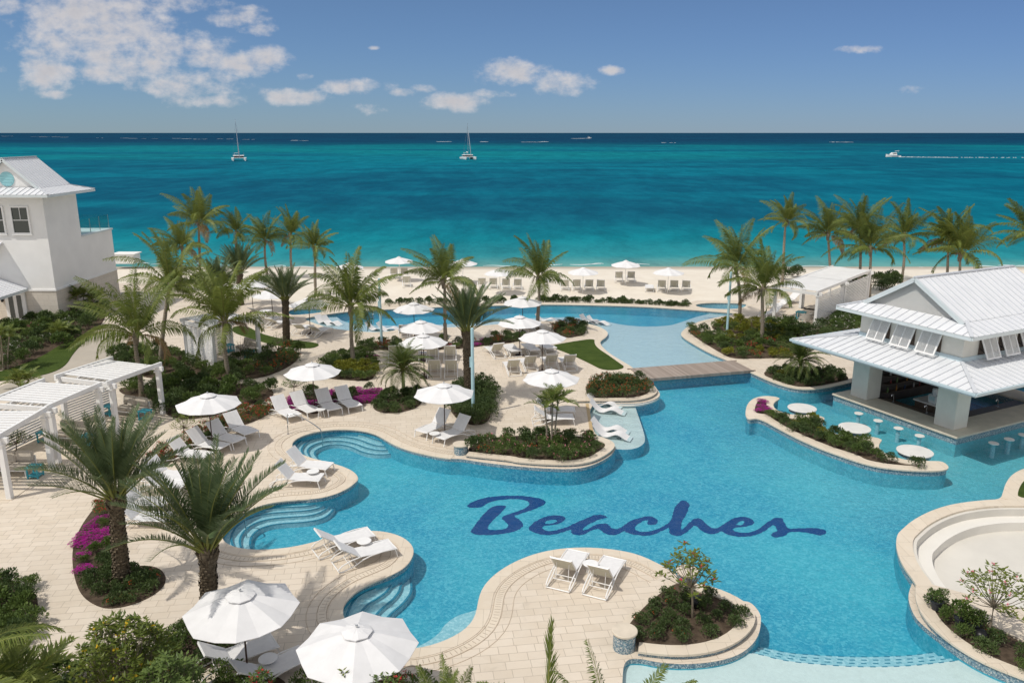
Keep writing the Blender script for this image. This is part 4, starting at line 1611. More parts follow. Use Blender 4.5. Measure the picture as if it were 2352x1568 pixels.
# columns, counter, interior
ctop = .26
for (cx_, cy_) in ((2.6, 2.6), (2.6, 7.4), (WU - 2.6, 2.6), (WU - 2.6, 7.4)):
    mb = MB()
    mb.box((cx_, cy_, (ctop + EZ - .16) / 2), (1.0, 1.0, EZ - .16 - ctop))
    bevel(mb.build('column', M['bar_stucco'], BAR), .02)
    mb = MB()
    for dx, dy in ((-1, 0), (0, -1)):
        mb.box((cx_ + dx * .72, cy_ + dy * .72, EZ - .26), (.5 if dx else .1, .5 if dy else .1, .18))
    mb.build('bracket', M['fascia'], BAR)
mb = MB()
o_ = [Vector((1.45, 1.45, 0)), Vector((WU - 1.45, 1.45, 0)), Vector((WU - 1.45, 8.5, 0)), Vector((1.45, 8.5, 0))]
i_ = [Vector((2.95, 2.95, 0)), Vector((WU - 2.95, 2.95, 0)), Vector((WU - 2.95, 7.1, 0)), Vector((2.95, 7.1, 0))]
mb.slab([o_, i_], ctop - .08, ctop)
bevel(mb.build('counter_top', M['stone'], BAR), .01)
mb = MB()
cw = [[p * .985 + Vector((.1, .08, 0)) for p in o_], i_]
mb.slab(cw, -.14, ctop - .081)
mb.build('counter_wall', M['mosaic'], BAR)
mb = MB()
mb.slab(cw, -1.0, -.141)
mb.build('submerged_wall', M['pool'], BAR)
mb = MB()
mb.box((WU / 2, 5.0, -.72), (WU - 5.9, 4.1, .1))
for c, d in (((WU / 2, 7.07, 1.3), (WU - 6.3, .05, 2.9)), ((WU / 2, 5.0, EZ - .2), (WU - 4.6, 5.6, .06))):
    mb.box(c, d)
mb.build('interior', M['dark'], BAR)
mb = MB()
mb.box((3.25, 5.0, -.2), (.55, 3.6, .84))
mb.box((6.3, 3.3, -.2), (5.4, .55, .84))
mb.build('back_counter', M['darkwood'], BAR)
mb = MB()
mb.box((5.4, 5.1, -.2), (1.9, 1.5, .9))
mb.build('bar_island', M['darkwood'], BAR)
mb = MB()
mb.box((5.4, 5.1, .28), (2.05, 1.65, .06))
mb.build('island_top', M['marble'], BAR)
mb = MB()
for z in (.5, .95, 1.4):
    mb.box((WU / 2, 6.85, z), (WU - 6.6, .34, .03))
mb.build('shelf', M['darkwood'], BAR)
tag(BAR, 'white swim up bar pavilion with a tiered metal roof and louvred shutters', 'pavilion')
BW = Matrix.Translation(BAR.location) @ Matrix.Rotation(BAR.rotation_euler.z, 4, 'Z')


def bar_w(x, y, z):
    return BW @ Vector((x, y, z))


mcol = [(.10, .16, .06), (.30, .14, .03), (.03, .05, .10), (.35, .34, .32), (.16, .03, .03)]
bmats = [simple('bottle_glass', c, .15, .1, 5, spec=.6) for c in mcol]
k = 0
for z in (.515, .965, 1.415):
    for i in range(9):
        x = 3.6 + i * .62 + rnd.uniform(-.12, .12)
        mb = MB()
        r = rnd.uniform(.035, .05)
        h = rnd.uniform(.24, .32)
        mb.lathe([(r, 0), (r, h * .62), (r * .4, h * .78), (r * .36, h)], 10)
        o = mb.build('bottle', bmats[k % 5])
        o.location = bar_w(x, 6.82, z)
        tag(o, 'small bottle standing on the dark shelves behind the bar', 'bottle', 'bottles on the bar shelves')
        k += 1
ice = empty('ice_machine', bar_w(4.75, 5.0, .31), BAR.rotation_euler.z)
mb = MB()
mb.box((0, 0, .22), (.42, .5, .44))
bevel(mb.build('housing', M['machine'], ice), .05, 3)
mb = MB()
mb.lathe([(.13, .44), (.16, .5), (.16, .72), (.12, .76)], 18)
mb.build('hopper', M['machine'], ice)
mb = MB()
mb.box((-.215, 0, .26), (.02, .3, .2))
mb.build('front_panel', M['pole_blue'], ice)
tag(ice, 'pale frozen drink machine on the island counter inside the bar', 'machine')
for i, (x, y) in enumerate(((3.25, 6.2), (3.22, 4.3), (5.9, 5.4), (7.2, 3.3))):
    e_ = empty('tap_tower', bar_w(x, y, .22 if i != 2 else .31), BAR.rotation_euler.z)
    mb = MB()
    mb.tube([(0, 0, 0), (0, 0, .34), (-.05, 0, .40), (-.16, 0, .40), (-.18, 0, .33)], .022, 8)
    mb.build('spout', M['steel'], e_)
    mb = MB()
    mb.lathe([(.07, 0), (.07, .03), (.03, .04)], 14)
    mb.build('base', M['steel'], e_)
    tag(e_, 'small steel tap on the dark counters inside the bar', 'tap', 'taps inside the bar')
# tables in the island bays
for i, (p, r) in enumerate(((c8(456, 528), .70), (c8(867, 683), .72), (c8(1340, 866), .74))):
    g = at(p, .16)
    e_ = empty('bay_table', (g.x, g.y, 0))
    mb = MB()
    mb.lathe([(r - .015, .10), (r, .112), (r, .148), (r - .015, .16)], 40)
    mb.build('table_top', M['marble'], e_)
    mb = MB()
    mb.lathe([(r - .08, -.05), (r - .08, .10)], 36)
    mb.lathe([(.3, -1.0), (.3, -.051)], 20)
    mb.build('mosaic_base', M['mosaic'], e_)
    tag(e_, ['round white marble table in the scalloped bay farthest from the lettering', 'round white marble table in the middle bay of the island planter', 'round white marble table in the scalloped bay nearest the pointed end of the island'][i], 'table')
sto = [c8(900, 570), c8(1052, 627), c8(1212, 686), c8(1378, 745), c8(1958, 803), c8(2080, 772), c8(2190, 738)]
sto_p = None
for i, p in enumerate(sto):
    g = at(p, -.02)
    if sto_p is None:
        sto_p = empty('pool_stool')
        mb = MB()
        mb.lathe([(.20, -.07), (.215, -.06), (.215, -.03), (.20, -.02)], 24)
        mb.build('seat', M['marble'], sto_p)
        mb = MB()
        mb.lathe([(.16, -1.0), (.10, -.8), (.09, -.2), (.13, -.071)], 14)
        mb.build('pedestal', M['pool_step'], sto_p)
    lab = (f'{ORD[i]} pale round stool from the far column along the sunlit bar side' if i < 4 else f'{ORD[i-4]} pale round stool from the corner column in the shaded water')
    place(sto_p, (g.x, g.y, 0), 0, 1, lab, 'stool', 'stools standing in the pool at the bar')

# ------------------------------------------------------------------ white house
HX, HY = -33.4, 57.6
HOUSE = empty('white_house', (HX, HY, 0))
mb = MB()
tw, td = 5.1, 4.5
mb.box((-tw / 2, td / 2, 5.85), (tw, td, 7.1))
mb.box((-tw / 2 - .6, td + 2.4, 4.0), (tw + 1.2, 4.8, 3.4))
mb.box((-tw - 4, td / 2 + 3, 5.0), (8, td + 4, 5.4))
mb.build('wall', M['stucco'], HOUSE)
mb = MB()
mb.box((-tw / 2, td / 2, 1.15), (tw + .06, td + .06, 2.3))
mb.box((-tw / 2 - .6, td + 2.4, 1.15), (tw + 1.26, 4.86, 2.298))
mb.box((-tw - 4, td / 2 + 3, 1.15), (8.0, td + 4.06, 2.296))
mb.build('stone_base', M['block'], HOUSE)
mb = MB()
mb.box((-tw / 2, td / 2, 2.36), (tw + .16, td + .16, .12))
mb.box((-tw / 2 - .6, td + 2.4, 2.36), (tw + 1.34, 4.94, .118))
mb.build('string_course', M['white'], HOUSE)
mb = MB()
mb.box((-tw / 2 - .6, td + 2.42, 5.76), (tw + 1.4, 4.86, .12))
mb.build('terrace_cap', M['fascia'], HOUSE)
mb = MB()
for i in range(3):
    mb.add([(-.12, td + .23 + i * 1.5, 5.85), (-.12, td + 1.67 + i * 1.5, 5.85), (-.12, td + 1.67 + i * 1.5, 6.95), (-.12, td + .23 + i * 1.5, 6.95)], [(0, 1, 2, 3)])
mb.add([(-2.8, td + 4.72, 5.85), (-.2, td + 4.72, 5.85), (-.2, td + 4.72, 6.95), (-2.8, td + 4.72, 6.95)], [(0, 1, 2, 3)])
mb.build('glass_balustrade', M['glass'], HOUSE)
mb = MB()
for i in range(4):
    mb.box((-.12, td + .2 + i * 1.5, 6.38), (.035, .03, 1.12))
mb.build('balustrade_post', M['steel'], HOUSE)
ov = 1.0
hz = 9.3
e = [(-tw - ov, -ov, hz), (ov, -ov, hz), (ov, td + ov, hz), (-tw - ov, td + ov, hz)]
ins_ = 1.35
t = [(-tw - ov + ins_, -ov + ins_, hz + .42), (ov - ins_, -ov + ins_, hz + .42), (ov - ins_, td + ov - ins_, hz + .42), (-tw - ov + ins_, td + ov - ins_, hz + .42)]
mb = MB()
for i in range(4):
    j = (i + 1) % 4
    roof_face(mb, e[i], e[j], t[j], t[i])
    mb.bar(Vector(e[i]) + Vector((0, 0, .03)), Vector(t[i]) + Vector((0, 0, .03)), .14, .05, 1)
mx = -tw / 2
ga, gb = t[0][1] - .2, t[2][1] + .2
roof_face(mb, (t[1][0] + .1, ga, hz + .4), (t[1][0] + .1, gb, hz + .4), (mx, gb, 11.75), (mx, ga, 11.75), .36)
roof_face(mb, (t[0][0] - .1, gb, hz + .4), (t[0][0] - .1, ga, hz + .4), (mx, ga, 11.75), (mx, gb, 11.75), .36)
mb.bar((mx, ga - .02, 11.78), (mx, gb + .02, 11.78), .16, .06, 1)
mb.build('roof', RM, HOUSE)
mb = MB()
mb.add([(t[0][0], ga + .3, hz + .38), (t[1][0], ga + .3, hz + .38), (mx, ga + .3, 11.62)], [(0, 1, 2)])
mb.build('gable', M['white'], HOUSE)
mb = MB()
for sx in (t[0][0] - .1, t[1][0] + .1):
    mb.bar((sx, ga, hz + .3), (mx, ga, 11.66), .05, .2)
for i in range(4):
    a, b = Vector(e[i]), Vector(e[(i + 1) % 4])
    d = (b - a).normalized() * .03
    mb.bar(a + d + Vector((0, 0, -.1)), b - d + Vector((0, 0, -.1)), .07, .17)
mb.box((mx, td / 2, hz - .12), (tw + 2 * ov - .1, td + 2 * ov - .1, .05))
mb.build('eaves', M['fascia'], HOUSE)
mb = MB()
vz = 10.3
vs = [(mx - .02 + .52 * math.cos(a * PI / 16), ga + .26, vz + .52 * math.sin(a * PI / 16)) for a in range(32)]
mb.add(vs + [(v[0], ga + .31, v[2]) for v in vs], [tuple(range(32))[::-1]] + [(i, (i + 1) % 32, 32 + (i + 1) % 32, 32 + i) for i in range(32)])
for i in range(9):
    z = -.42 + i * .105
    w = 2 * math.sqrt(max(.01, .5 ** 2 - z * z))
    mb.box((mx - .02, ga + .245, vz + z), (w * .94, .03, .05), rx=.5)
mb.build('gable_vent', M['vent_turq'], HOUSE)


def window(parent, x, z0, z1, w, y=0.0, name='window'):
    mb = MB()
    fw = .11
    mb.box((x - w / 2 + fw / 2, y - .05, (z0 + z1) / 2), (fw, .1, z1 - z0))
    mb.box((x + w / 2 - fw / 2, y - .05, (z0 + z1) / 2), (fw, .1, z1 - z0))
    for z in (z0 + fw / 2, z1 - fw / 2):
        mb.box((x, y - .05, z), (w - 2 * fw - .004, .098, fw))
    mb.box((x, y - .03, (z0 + z1) / 2), (w - 2 * fw - .004, .05, .05))
    mb.box((x, y - .028, (z0 + z1) / 2 + (z1 - z0) / 4), (.035, .05, (z1 - z0) / 2 - fw - .03))
    mb.box((x, y - .06, z0 - .03), (w + .1, .14, .06))
    f = mb.build(name, M['white'], parent)
    mb = MB()
    mb.box((x, y - .012, (z0 + z1) / 2), (w - 2 * fw, .015, z1 - z0 - 2 * fw))
    t_ = M.get('win_glass')
    if t_ is None:
        q = NT('window_glass')
        t_ = M['win_glass'] = q.done(q.bsdf((.02, .035, .035), .06, .8))
    mb.build('pane', t_, f)
    mb = MB()
    for i in range(11):
        mb.box((x, y - .008, z0 + fw + .06 + i * (z1 - z0 - 2 * fw) / 22), (w - 2 * fw - .02, .01, .03))
    mb.build('blind', M['dark'], f)


window(HOUSE, -1.75, 6.45, 8.45, 1.35)
window(HOUSE, -3.55, 6.45, 8.45, 1.35)
# porch roof and door at the lower left
mb = MB()
roof_face(mb, (-2.0, -5.5, 2.5), (-2.0, -.02, 2.5), (-5.2, -.02, 3.75), (-5.2, -5.5, 3.75), .4)
mb.build('porch_roof', RM, HOUSE)
mb = MB()
mb.box((-2.02, -2.76, 2.4), (.08, 5.4, .18))
mb.build('porch_fascia', M['fascia'], HOUSE)
mb = MB()
roof_face(mb, (-9.5, -1.0, 5.5), (-3.3, -1.0, 5.5), (-3.3, -.02, 5.85), (-9.5, -.02, 5.85), .4)
mb.box((-6.4, -1.0, 5.4), (6.2, .07, .16), 0, 1)
mb.build('awning_roof', RM, HOUSE)
mb = MB()
mb.box((-3.0, -.08, 1.1), (1.5, .1, 2.2))
dr = mb.build('door', M['white'], HOUSE)
mb = MB()
for x in (-3.32, -2.72):
    mb.box((x, -.135, 1.15), (.34, .02, 1.7))
mb.build('pane', M['win_glass'], dr)
mb = MB()
mb.lathe([(.05, 0), (.09, .05), (.09, .3), (.03, .36)], 10, c=(-3.95, -.14, 1.5))
mb.build('wall_lantern', M['black'], HOUSE)
tag(HOUSE, 'white two storey house with a seamed metal roof and a glass railed terrace', 'house')
# low villa wall behind the palms
for p, d, lab in ((c1(960, 1130), (2.4, 1.6, 1.0), 'low white wall showing between the house and the beach palms'),):
    g = at(p, -.3)
    mb = MB()
    mb.box((g.x, g.y + 1, .2), d)
    mb.box((g.x + .1, g.y + 1, .75), (d[0] + .2, d[1] + .2, .1))
    o = bevel(mb.build('garden_wall', M['stucco']), .02)
    tag(o, lab, 'wall')

# ------------------------------------------------------------------ cabanas


def cabana(F, a, b, label, screens=('a',), h=2.52, w=3.0, d=3.0, slat_gap=.27):
    """F: front corner on the plan; a: unit vector from F along the front, b: unit vector into the depth"""
    root = empty('cabana', (F.x, F.y, 0), math.atan2(a.y, a.x))
    # local x = a, local y = b (b is 90 degrees to the left of a when positive)
    s = 1 if a.x * b.y - a.y * b.x > 0 else -1
    for x in (0, w):
        for y in (0, s * d):
            mb = MB()
            mb.box((x, y, h / 2 - .06), (.2, .2, h - .12))
            bevel(mb.build('post', M['white'], root), .008)
            mb = MB()
            mb.box((x, y, h - .3), (.30, .30, .07))
            mb.build('post_cap', M['white'], root)
    for q, (p0, p1) in enumerate((((-.3, 0), (w + .3, 0)), ((-.3, s * d), (w + .3, s * d)), ((0, -.25 * s), (0, s * (d + .25))), ((w, -.25 * s), (w, s * (d + .25))))):
        mb = MB()
        z = h - .14 if q < 2 else h + .02
        mb.bar((p0[0], p0[1], z), (p1[0], p1[1], z), .11, .21) if abs(p0[1] - p1[1]) < 1e-6 else mb.bar((p0[0], p0[1], z), (p1[0], p1[1], z), .11, .20)
        mb.build('beam', M['white'], root)
    mb = MB()
    n = int(d / slat_gap)
    for i in range(1, n):
        y = s * i * d / n
        mb.box((w / 2, y, h + .05), (w - .12, slat_gap * .74, .035))
    for x in (w * .33, w * .66):
        mb.box((x, s * d / 2, h - .03), (.05, d - .12, .10))
    mb.build('roof_slats', M['white'], root)
    for sc_ in screens:
        mb = MB()
        k = 17
        for i in range(k):
            z = .12 + i * (h - .5) / (k - 1)
            if sc_ == 'a':
                mb.box((.0, s * d / 2, z), (.025, d - .22, .085))
            elif sc_ == 'A':
                mb.box((w, s * d / 2, z), (.025, d - .22, .085))
            elif sc_ == 'b':
                mb.box((w / 2, s * d, z), (w - .22, .025, .085))
            elif sc_ == 'B':
                mb.box((w / 2, 0, z), (w - .22, .025, .085))
        sc_o = mb.build('slat_screen', M['white'], root)
    mb = MB()
    mb.box((w / 2, s * d / 2, .012), (w + .3, d + .3, .025))
    mb.build('floor_slab', M['coping'], root)
    tag(root, label, 'cabana')
    return root


def vec(x, y):
    return Vector((x, y, 0)).normalized()


CAB = []
# the three in a row on the left: F is the far-left corner; x runs to the pool side, y away from the camera
CAB.append(cabana(Vector((-22.15, 28.05, 0)), vec(3.0, -.02), vec(.02, 3.0), 'white slatted cabana nearest the bottom edge, its posts cut by the frame', w=3.0, d=2.85))
CAB.append(cabana(Vector((-22.05, 32.0, 0)), vec(2.83, -.57), vec(.57, 2.83), 'middle white slatted cabana of the three in a row on the left', w=2.95, d=2.85))
CAB.append(cabana(Vector((-21.12, 35.73, 0)), vec(2.87, -1.0), vec(1.0, 2.87), 'white slatted cabana at the far end of the row, beside the shrubs and path', w=3.04, d=2.9))
CAB.append(cabana(Vector((-19.9, 47.3, 0)), vec(.77, -.64), vec(.64, .77), 'white cabana with two slat screens half hidden behind the coconut palms', screens=('B', 'a'), w=3.1, d=3.0))
CAB.append(cabana(at(c4(230, 1098)), vec(2.4, -2.05), vec(2.05, 2.4), 'white cabana with a tall slat screen in front of the beach palms', screens=('A',), w=3.1, d=5.6, slat_gap=.12))
CAB.append(cabana(Vector((22.9, 62.2, 0)), vec(2.4, -2.05), vec(2.05, 2.4), 'farther white cabana whose stepped slatted roof shows behind the nearer one', screens=('A',), w=3.1, d=6.4, slat_gap=.12))


def make_sofa():
    r = empty('cabana_sofa')
    mb = MB()
    mb.box((0, 0, .30), (1.5, .8, .05))
    for x in (-.7, .7):
        for y in (-.35, .35):
            mb.box((x, y, .15), (.05, .05, .3))
    mb.box((0, .37, .5), (1.5, .05, .35))
    mb.build('frame', M['frame_white'], r)
    for x in (-.37, .37):
        mb = MB()
        mb.box((x, -.03, .40), (.72, .76, .15))
        bevel(mb.build('seat_cushion', M['cushion'], r), .035, 3)
        mb = MB()
        mb.box((x, .26, .68), (.72, .17, .44), rx=-.2)
        bevel(mb.build('back_cushion', M['cushion'], r), .05, 3)
    mb = MB()
    mb.box((-.12, .10, .62), (.4, .13, .36), rx=-.3, rz=.2)
    bevel(mb.build('throw_pillow', M['cushion'], r), .05, 3)
    return r


def make_side_table():
    r = empty('slatted_table')
    mb = MB()
    for i in range(6):
        mb.box((-.22 + i * .088, 0, .50), (.075, .50, .025))
    mb.box((0, .2, .475), (.5, .05, .025))
    mb.box((0, -.2, .475), (.5, .05, .025))
    mb.build('table_top', M['turq'], r)
    for x in (-.2, .2):
        for y in (-.2, .2):
            mb = MB()
            mb.box((x, y, .23), (.05, .05, .46))
            mb.build('leg', M['turq'], r)
    mb = MB()
    mb.box((0, 0, .12), (.46, .46, .03))
    mb.build('lower_shelf', M['turq'], r)
    return r


SOFA, STAB = make_sofa(), make_side_table()
cn = ['cabana nearest the bottom edge', 'middle cabana of the row', 'cabana at the far end of the row', 'half hidden cabana behind the coconut palms']
for i in range(4):
    c = CAB[i]
    Mx = Matrix.Translation(c.location) @ Matrix.Rotation(c.rotation_euler.z, 4, 'Z')
    rz = c.rotation_euler.z
    p = Mx @ Vector((1.75, 2.3, 0)) if i < 3 else Mx @ Vector((1.5, 3.2, 0))
    place(SOFA, p, rz, 1, 'taupe cushioned two seat sofa under the ' + cn[i], 'sofa')
    for dx, nm in ((-1.12, 'screen end'), (1.1, 'open end')):
        q = Mx @ Vector((1.75 + dx, 1.95, 0)) if i < 3 else Mx @ Vector((1.5 + dx, 2.6, 0))
        place(STAB, q, rz, 1, f'turquoise side table by the sofa\'s {nm}, {cn[i]}', 'side table')


def make_wicker():
    r = empty('wicker_chair')
    mb = MB()
    mb.box((0, 0, .36), (.78, .74, .1))
    mb.build('seat', M['cushion2'], r)
    mb = MB()
    n = 14
    P = [Vector((.42 * math.cos(PI * i / n), .40 * math.sin(PI * i / n), 0)) for i in range(n + 1)]
    mb.band(P, offset(P, -.05, False) if True else P, .3, .78)
    mb.build('backrest', M['cushion2'], r)
    for x in (-.33, .33):
        for y in (-.3, .3):
            mb = MB()
            mb.box((x, y, .16), (.05, .05, .32))
            mb.build('leg', M['frame_white'], r)
    mb = MB()
    mb.box((0, 0, .45), (.66, .62, .1))
    bevel(mb.build('seat_cushion', M['cushion'], r), .03)
    return r


WCH = make_wicker()
Mx = Matrix.Translation(CAB[4].location) @ Matrix.Rotation(CAB[4].rotation_euler.z, 4, 'Z')
rz = CAB[4].rotation_euler.z
place(WCH, Mx @ Vector((2.2, 2.4, 0)), rz - 1.2, 1, 'grey wicker armchair deep inside the far cabana with the tall slat screen', 'armchair')
place(WCH, Mx @ Vector((2.2, .55, 0)), rz - 2.0, 1, 'grey wicker armchair by the front post of the far cabana with the tall slat screen', 'armchair')
place(STAB, Mx @ Vector((1.5, 1.4, 0)), rz, 1.25, 'turquoise table between the wicker armchairs in the far cabana', 'side table')
# ------------------------------------------------------------------ umbrellas


def make_umbrella(beach=False, R_=1.40, top=2.52, seed=1):
    rr = random.Random(seed)
    r = empty('umbrella')
    rim = top - .46
    mb = MB()
    n, sub, rings = 8, 4, 5

    def canopy(z_off, flip):
        vs, fs = [], []
        vs.append((0, 0, top - .03 + z_off))
        for i in range(1, rings + 1):
            q = i / rings
            for k in range(n * sub):
                k0, fr = divmod(k, sub)
                a0, a1 = 2 * PI * k0 / n, 2 * PI * (k0 + 1) / n
                f = fr / sub
                x = (math.cos(a0) * (1 - f) + math.cos(a1) * f) * R_ * q
                y = (math.sin(a0) * (1 - f) + math.sin(a1) * f) * R_ * q
                sag = -.11 * q * (1 - abs(2 * f - 1)) * .5 + .03 * math.sin(PI * q)
                z = top - .03 - (top - .03 - rim) * q + sag + z_off
                z += rr.uniform(-.004, .004) if not flip else 0
                vs.append((x, y, z))
        m = n * sub
        for k in range(m):
            f = (0, 1 + k, 1 + (k + 1) % m)
            fs.append(f[::-1] if flip else f)
        for i in range(rings - 1):
            for k in range(m):
                a, b = 1 + i * m + k, 1 + i * m + (k + 1) % m
                f = (a, a + m, b + m, b)
                fs.append(f[::-1] if flip else f)
        return vs, fs
    v1, f1 = canopy(0, False)
    v2, f2 = canopy(-.014, True)
    mb.add(v1, f1)
    mb.add(v2, f2)
    m = n * sub
    o0 = 1 + (rings - 1) * m
    mb.add(v1[o0:] + v2[o0:], [(k, m + k, m + (k + 1) % m, (k + 1) % m) for k in range(m)])
    mb.build('canopy', M['canvas'], r)
    mb = MB()
    vr = .36 if not beach else .26
    vs = [(0, 0, top + .035)]
    for q, dz in ((.5, -.035), (1, -.105)):
        for k in range(32):
            k0, fr = divmod(k, 4)
            f = fr / 4
            a0, a1 = 2 * PI * k0 / 8, 2 * PI * (k0 + 1) / 8
            x = (math.cos(a0) * (1 - f) + math.cos(a1) * f) * vr * q
            y = (math.sin(a0) * (1 - f) + math.sin(a1) * f) * vr * q
            vs.append((x, y, top + .035 + dz + rr.uniform(-.012, .012) * q))
    fs = [(0, 1 + k, 1 + (k + 1) % 32) for k in range(32)] + [(1 + k, 33 + k, 33 + (k + 1) % 32, 1 + (k + 1) % 32) for k in range(32)]
    vs += [(x * .985, y * .985, z - .03) for x, y, z in vs[33:65]]
    fs += [(33 + k, 65 + k, 65 + (k + 1) % 32, 33 + (k + 1) % 32) for k in range(32)]
    mb.add(vs, fs)
    mb.build('vent', M['canvas'], r)
    mb = MB()
    mb.lathe([(.012, top + .03), (.022, top + .05), (.030, top + .075), (.028, top + .095), (.012, top + .115), (.004, top + .12)], 12)
    mb.build('finial', M['steel'], r, smooth=True)
    mb = MB()
    mb.lathe([(.024, .04), (.024, top - .02)], 10)
    mb.build('pole', M['wood_dark'] if not beach else M['frame_white'], r)
    if not beach:
        mb = MB()
        mb.lathe([(.27, 0), (.27, .045), (.24, .06), (.05, .065), (.045, .25), (.026, .26)], 24)
        mb.build('base', M['wood_dark'], r)
    mb = MB()
    for k in range(8):
        a = 2 * PI * k / 8
        c, s_ = math.cos(a), math.sin(a)
        mb.bar((c * .05, s_ * .05, top - .09), (c * R_ * .96, s_ * R_ * .96, rim - .025), .014, .02)
        mb.bar((c * .05, s_ * .05, top - .55), (c * R_ * .5, s_ * R_ * .5, top - .30), .012, .014)
    mb.build('ribs', M['wood_dark'] if not beach else M['frame_white'], r)
    return r


UMB = [make_umbrella(False, 1.40, 2.52, 3), make_umbrella(False, 1.40, 2.52, 8)]
BUMB = make_umbrella(True, 1.42, 2.35, 5)
ulist = [((819, 1434), 2.62, 'white canvas umbrella largest in view, spread over loungers at the bottom of the plaza', .1),
         ((551, 1352), 2.62, 'white canvas umbrella with palm shade falling on its top, beside the thick bare palm trunk', .22),
         (c6(563, 170), 2.6, 'white umbrella over the row of four loungers in front of the magenta bougainvillea', .3),
         (c5(1625, 722), 2.6, 'white umbrella over the loungers nearest the middle cabanas', .12),
         (c6(1597, 330), 2.6, 'white umbrella over the pair of loungers beside the clipped dark hedge', .35),
         (c7(560, 218), 2.6, 'white umbrella rising behind the slim palm of the kidney planter', .15),
         (c3(490, 853), 2.6, 'white umbrella between the two lounger rows next to the fan shaped lawn', .05),
         (c3(310, 742), 2.6, 'white umbrella over the lounger row behind the one by the fan shaped lawn', .25),
         (c3(335, 592), 2.6, 'white umbrella standing beside the coconut palm trunk at the upper pool', .3),
         (c2(1435, 888), 2.6, 'white umbrella above the block of cream loungers behind the feathery palm', .1),
         (c2(1415, 780), 2.6, 'white umbrella partly hidden behind the one over the cream lounger block', .3),
         (c2(1360, 640), 2.6, 'white umbrella nearest the upper pool water, left of the tall date palm', .2),
         ]
for i, (p, h, lab, rz) in enumerate(ulist):
    g = at(p, h)
    place(UMB[i % 2], (g.x, g.y, 0), rz, 1.0, lab, 'umbrella')
for p, lab in ((c2(553, 890), 'white umbrella in palm shade above the two loungers by the upper pool steps'), (c2(262, 805), 'shaded umbrella half hidden behind palm fronds at the far loungers'),
               (c2(105, 720), 'small far umbrella peeping out between the palm crowns')):
    g = at(p)
    place(UMB[0], g, .2, 1, lab, 'umbrella')
bz = -.32
for p, lab in ((c2(1245, 275), 'white beach umbrella nearest the waterline above the two sand loungers left of the palm crown'), (c2(1745, 292), 'white beach umbrella half hidden by the palm crown at the middle of the beach'),
               (c3(155, 365), 'white beach umbrella beside the long frond of the tall poolside coconut palm'), (c3(810, 358), 'white beach umbrella over four cream loungers at mid beach'),
               (c3(1145, 303), 'white beach umbrella nearest the sea above a pair of cream loungers'), (c3(1480, 360), 'white beach umbrella over four loungers next to the palms on the right'),
               (c2(850, 322), 'white beach umbrella whose top shows over the dense coconut palm crown')):
    g = at(p, bz + 2.47)
    place(BUMB, (g.x, g.y, bz - .05), rnd.uniform(0, .7), 1, lab, 'umbrella')

# ------------------------------------------------------------------ loungers


def make_lounger(theta, seed=0):
    r = empty('lounger')
    W2 = .335
    hz = .36
    mb = MB()
    # sling seat, slightly dished
    n = 9
    vs, fs = [], []
    for i in range(n + 1):
        x = -.25 + 1.22 * i / n
        zz = hz - .018 * math.sin(PI * i / n) - (.02 if i == n else 0)
        for y in (-W2, -W2 * .5, 0, W2 * .5, W2):
            vs.append((x, y, zz - .012 * (1 - (y / W2) ** 2)))
    m5 = 5
    for i in range(n):
        for k in range(4):
            fs.append((i * 5 + k, (i + 1) * 5 + k, (i + 1) * 5 + k + 1, i * 5 + k + 1))
    k0 = len(vs)
    vs += [(x, y, z - .02) for x, y, z in vs]
    fs += [tuple(k0 + q for q in f[::-1]) for f in fs]
    rim = [i * 5 for i in range(n + 1)] + [n * 5 + k for k in range(1, 5)] + [i * 5 + 4 for i in range(n - 1, -1, -1)] + [3, 2, 1]
    for a, b in zip(rim, rim[1:] + rim[:1]):
        fs.append((a, k0 + a, k0 + b, b))
    mb.add(vs, fs)
    mb.build('seat', M['sling'], r)
    c, s_ = math.cos(theta), math.sin(theta)
    L = .78
    mb = MB()
    Mx = Matrix.Translation((-.262, 0, hz + .0)) @ Matrix.Rotation(theta, 4, 'Y')
    mb.box((-L / 2, 0, 0), (L, W2 * 2, .022), 0, 0, Mx)
    mb.box((-L / 2, 0, -.018), (L - .05, W2 * 2 - .05, .012), 0, 1, Mx)
    bk = mb.build('backrest', [M['sling'], M['sling_back']], r)
    mb = MB()
    for y in (-W2, W2):
        mb.box((-L / 2, y * 1.02, -.005), (L + .02, .03, .035), 0, 0, Mx)
    mb.box((-L + .01, 0, -.03), (.03, W2 * 2, .03), 0, 0, Mx)
    mb.build('back_frame', M['frame_white'], bk)
    mb = MB()
    for y in (-W2 - .035, W2 + .035):
        P = [(.97, y, hz - .03), (.5, y, hz - .005), (.1, y, hz - .03), (-.2, y, hz - .10), (-.5, y, hz - .24), (-.75, y, .06), (-.93, y, .025), (-1.02, y, .05), (-1.03, y, .13),
             (-.9, y, .24), (-.6, y, .34), (-.3, y, .38)]
        mb.tube(P, .021, 7)
    mb.tube([(-1.0, -W2 - .035, .035), (-1.0, W2 + .035, .035)], .02, 7)
    mb.tube([(-.42, -W2 - .03, hz - .18), (-.42, W2 + .03, hz - .18)], .016, 6)
    mb.tube([(.95, -W2 - .03, hz - .03), (.95, W2 + .03, hz - .03)], .02, 7)
    px, pz = -.262 - c * L * .6, hz + s_ * L * .6 - .03
    for y in (-.2, .2):
        mb.tube([(px, y, pz), (-.62, y, .16)], .011, 6)
    mb.tube([(-.62, -W2, .15), (-.62, W2, .15)], .013, 6)
    mb.build('frame', M['frame_white'], r)
    for y in (-W2 - .03, W2 + .03):
        mb = MB()
        mb.bar((.90, y, hz - .02), (.99, y, 0), .035, .03)
        mb.build('leg', M['frame_white'], r)
    return r


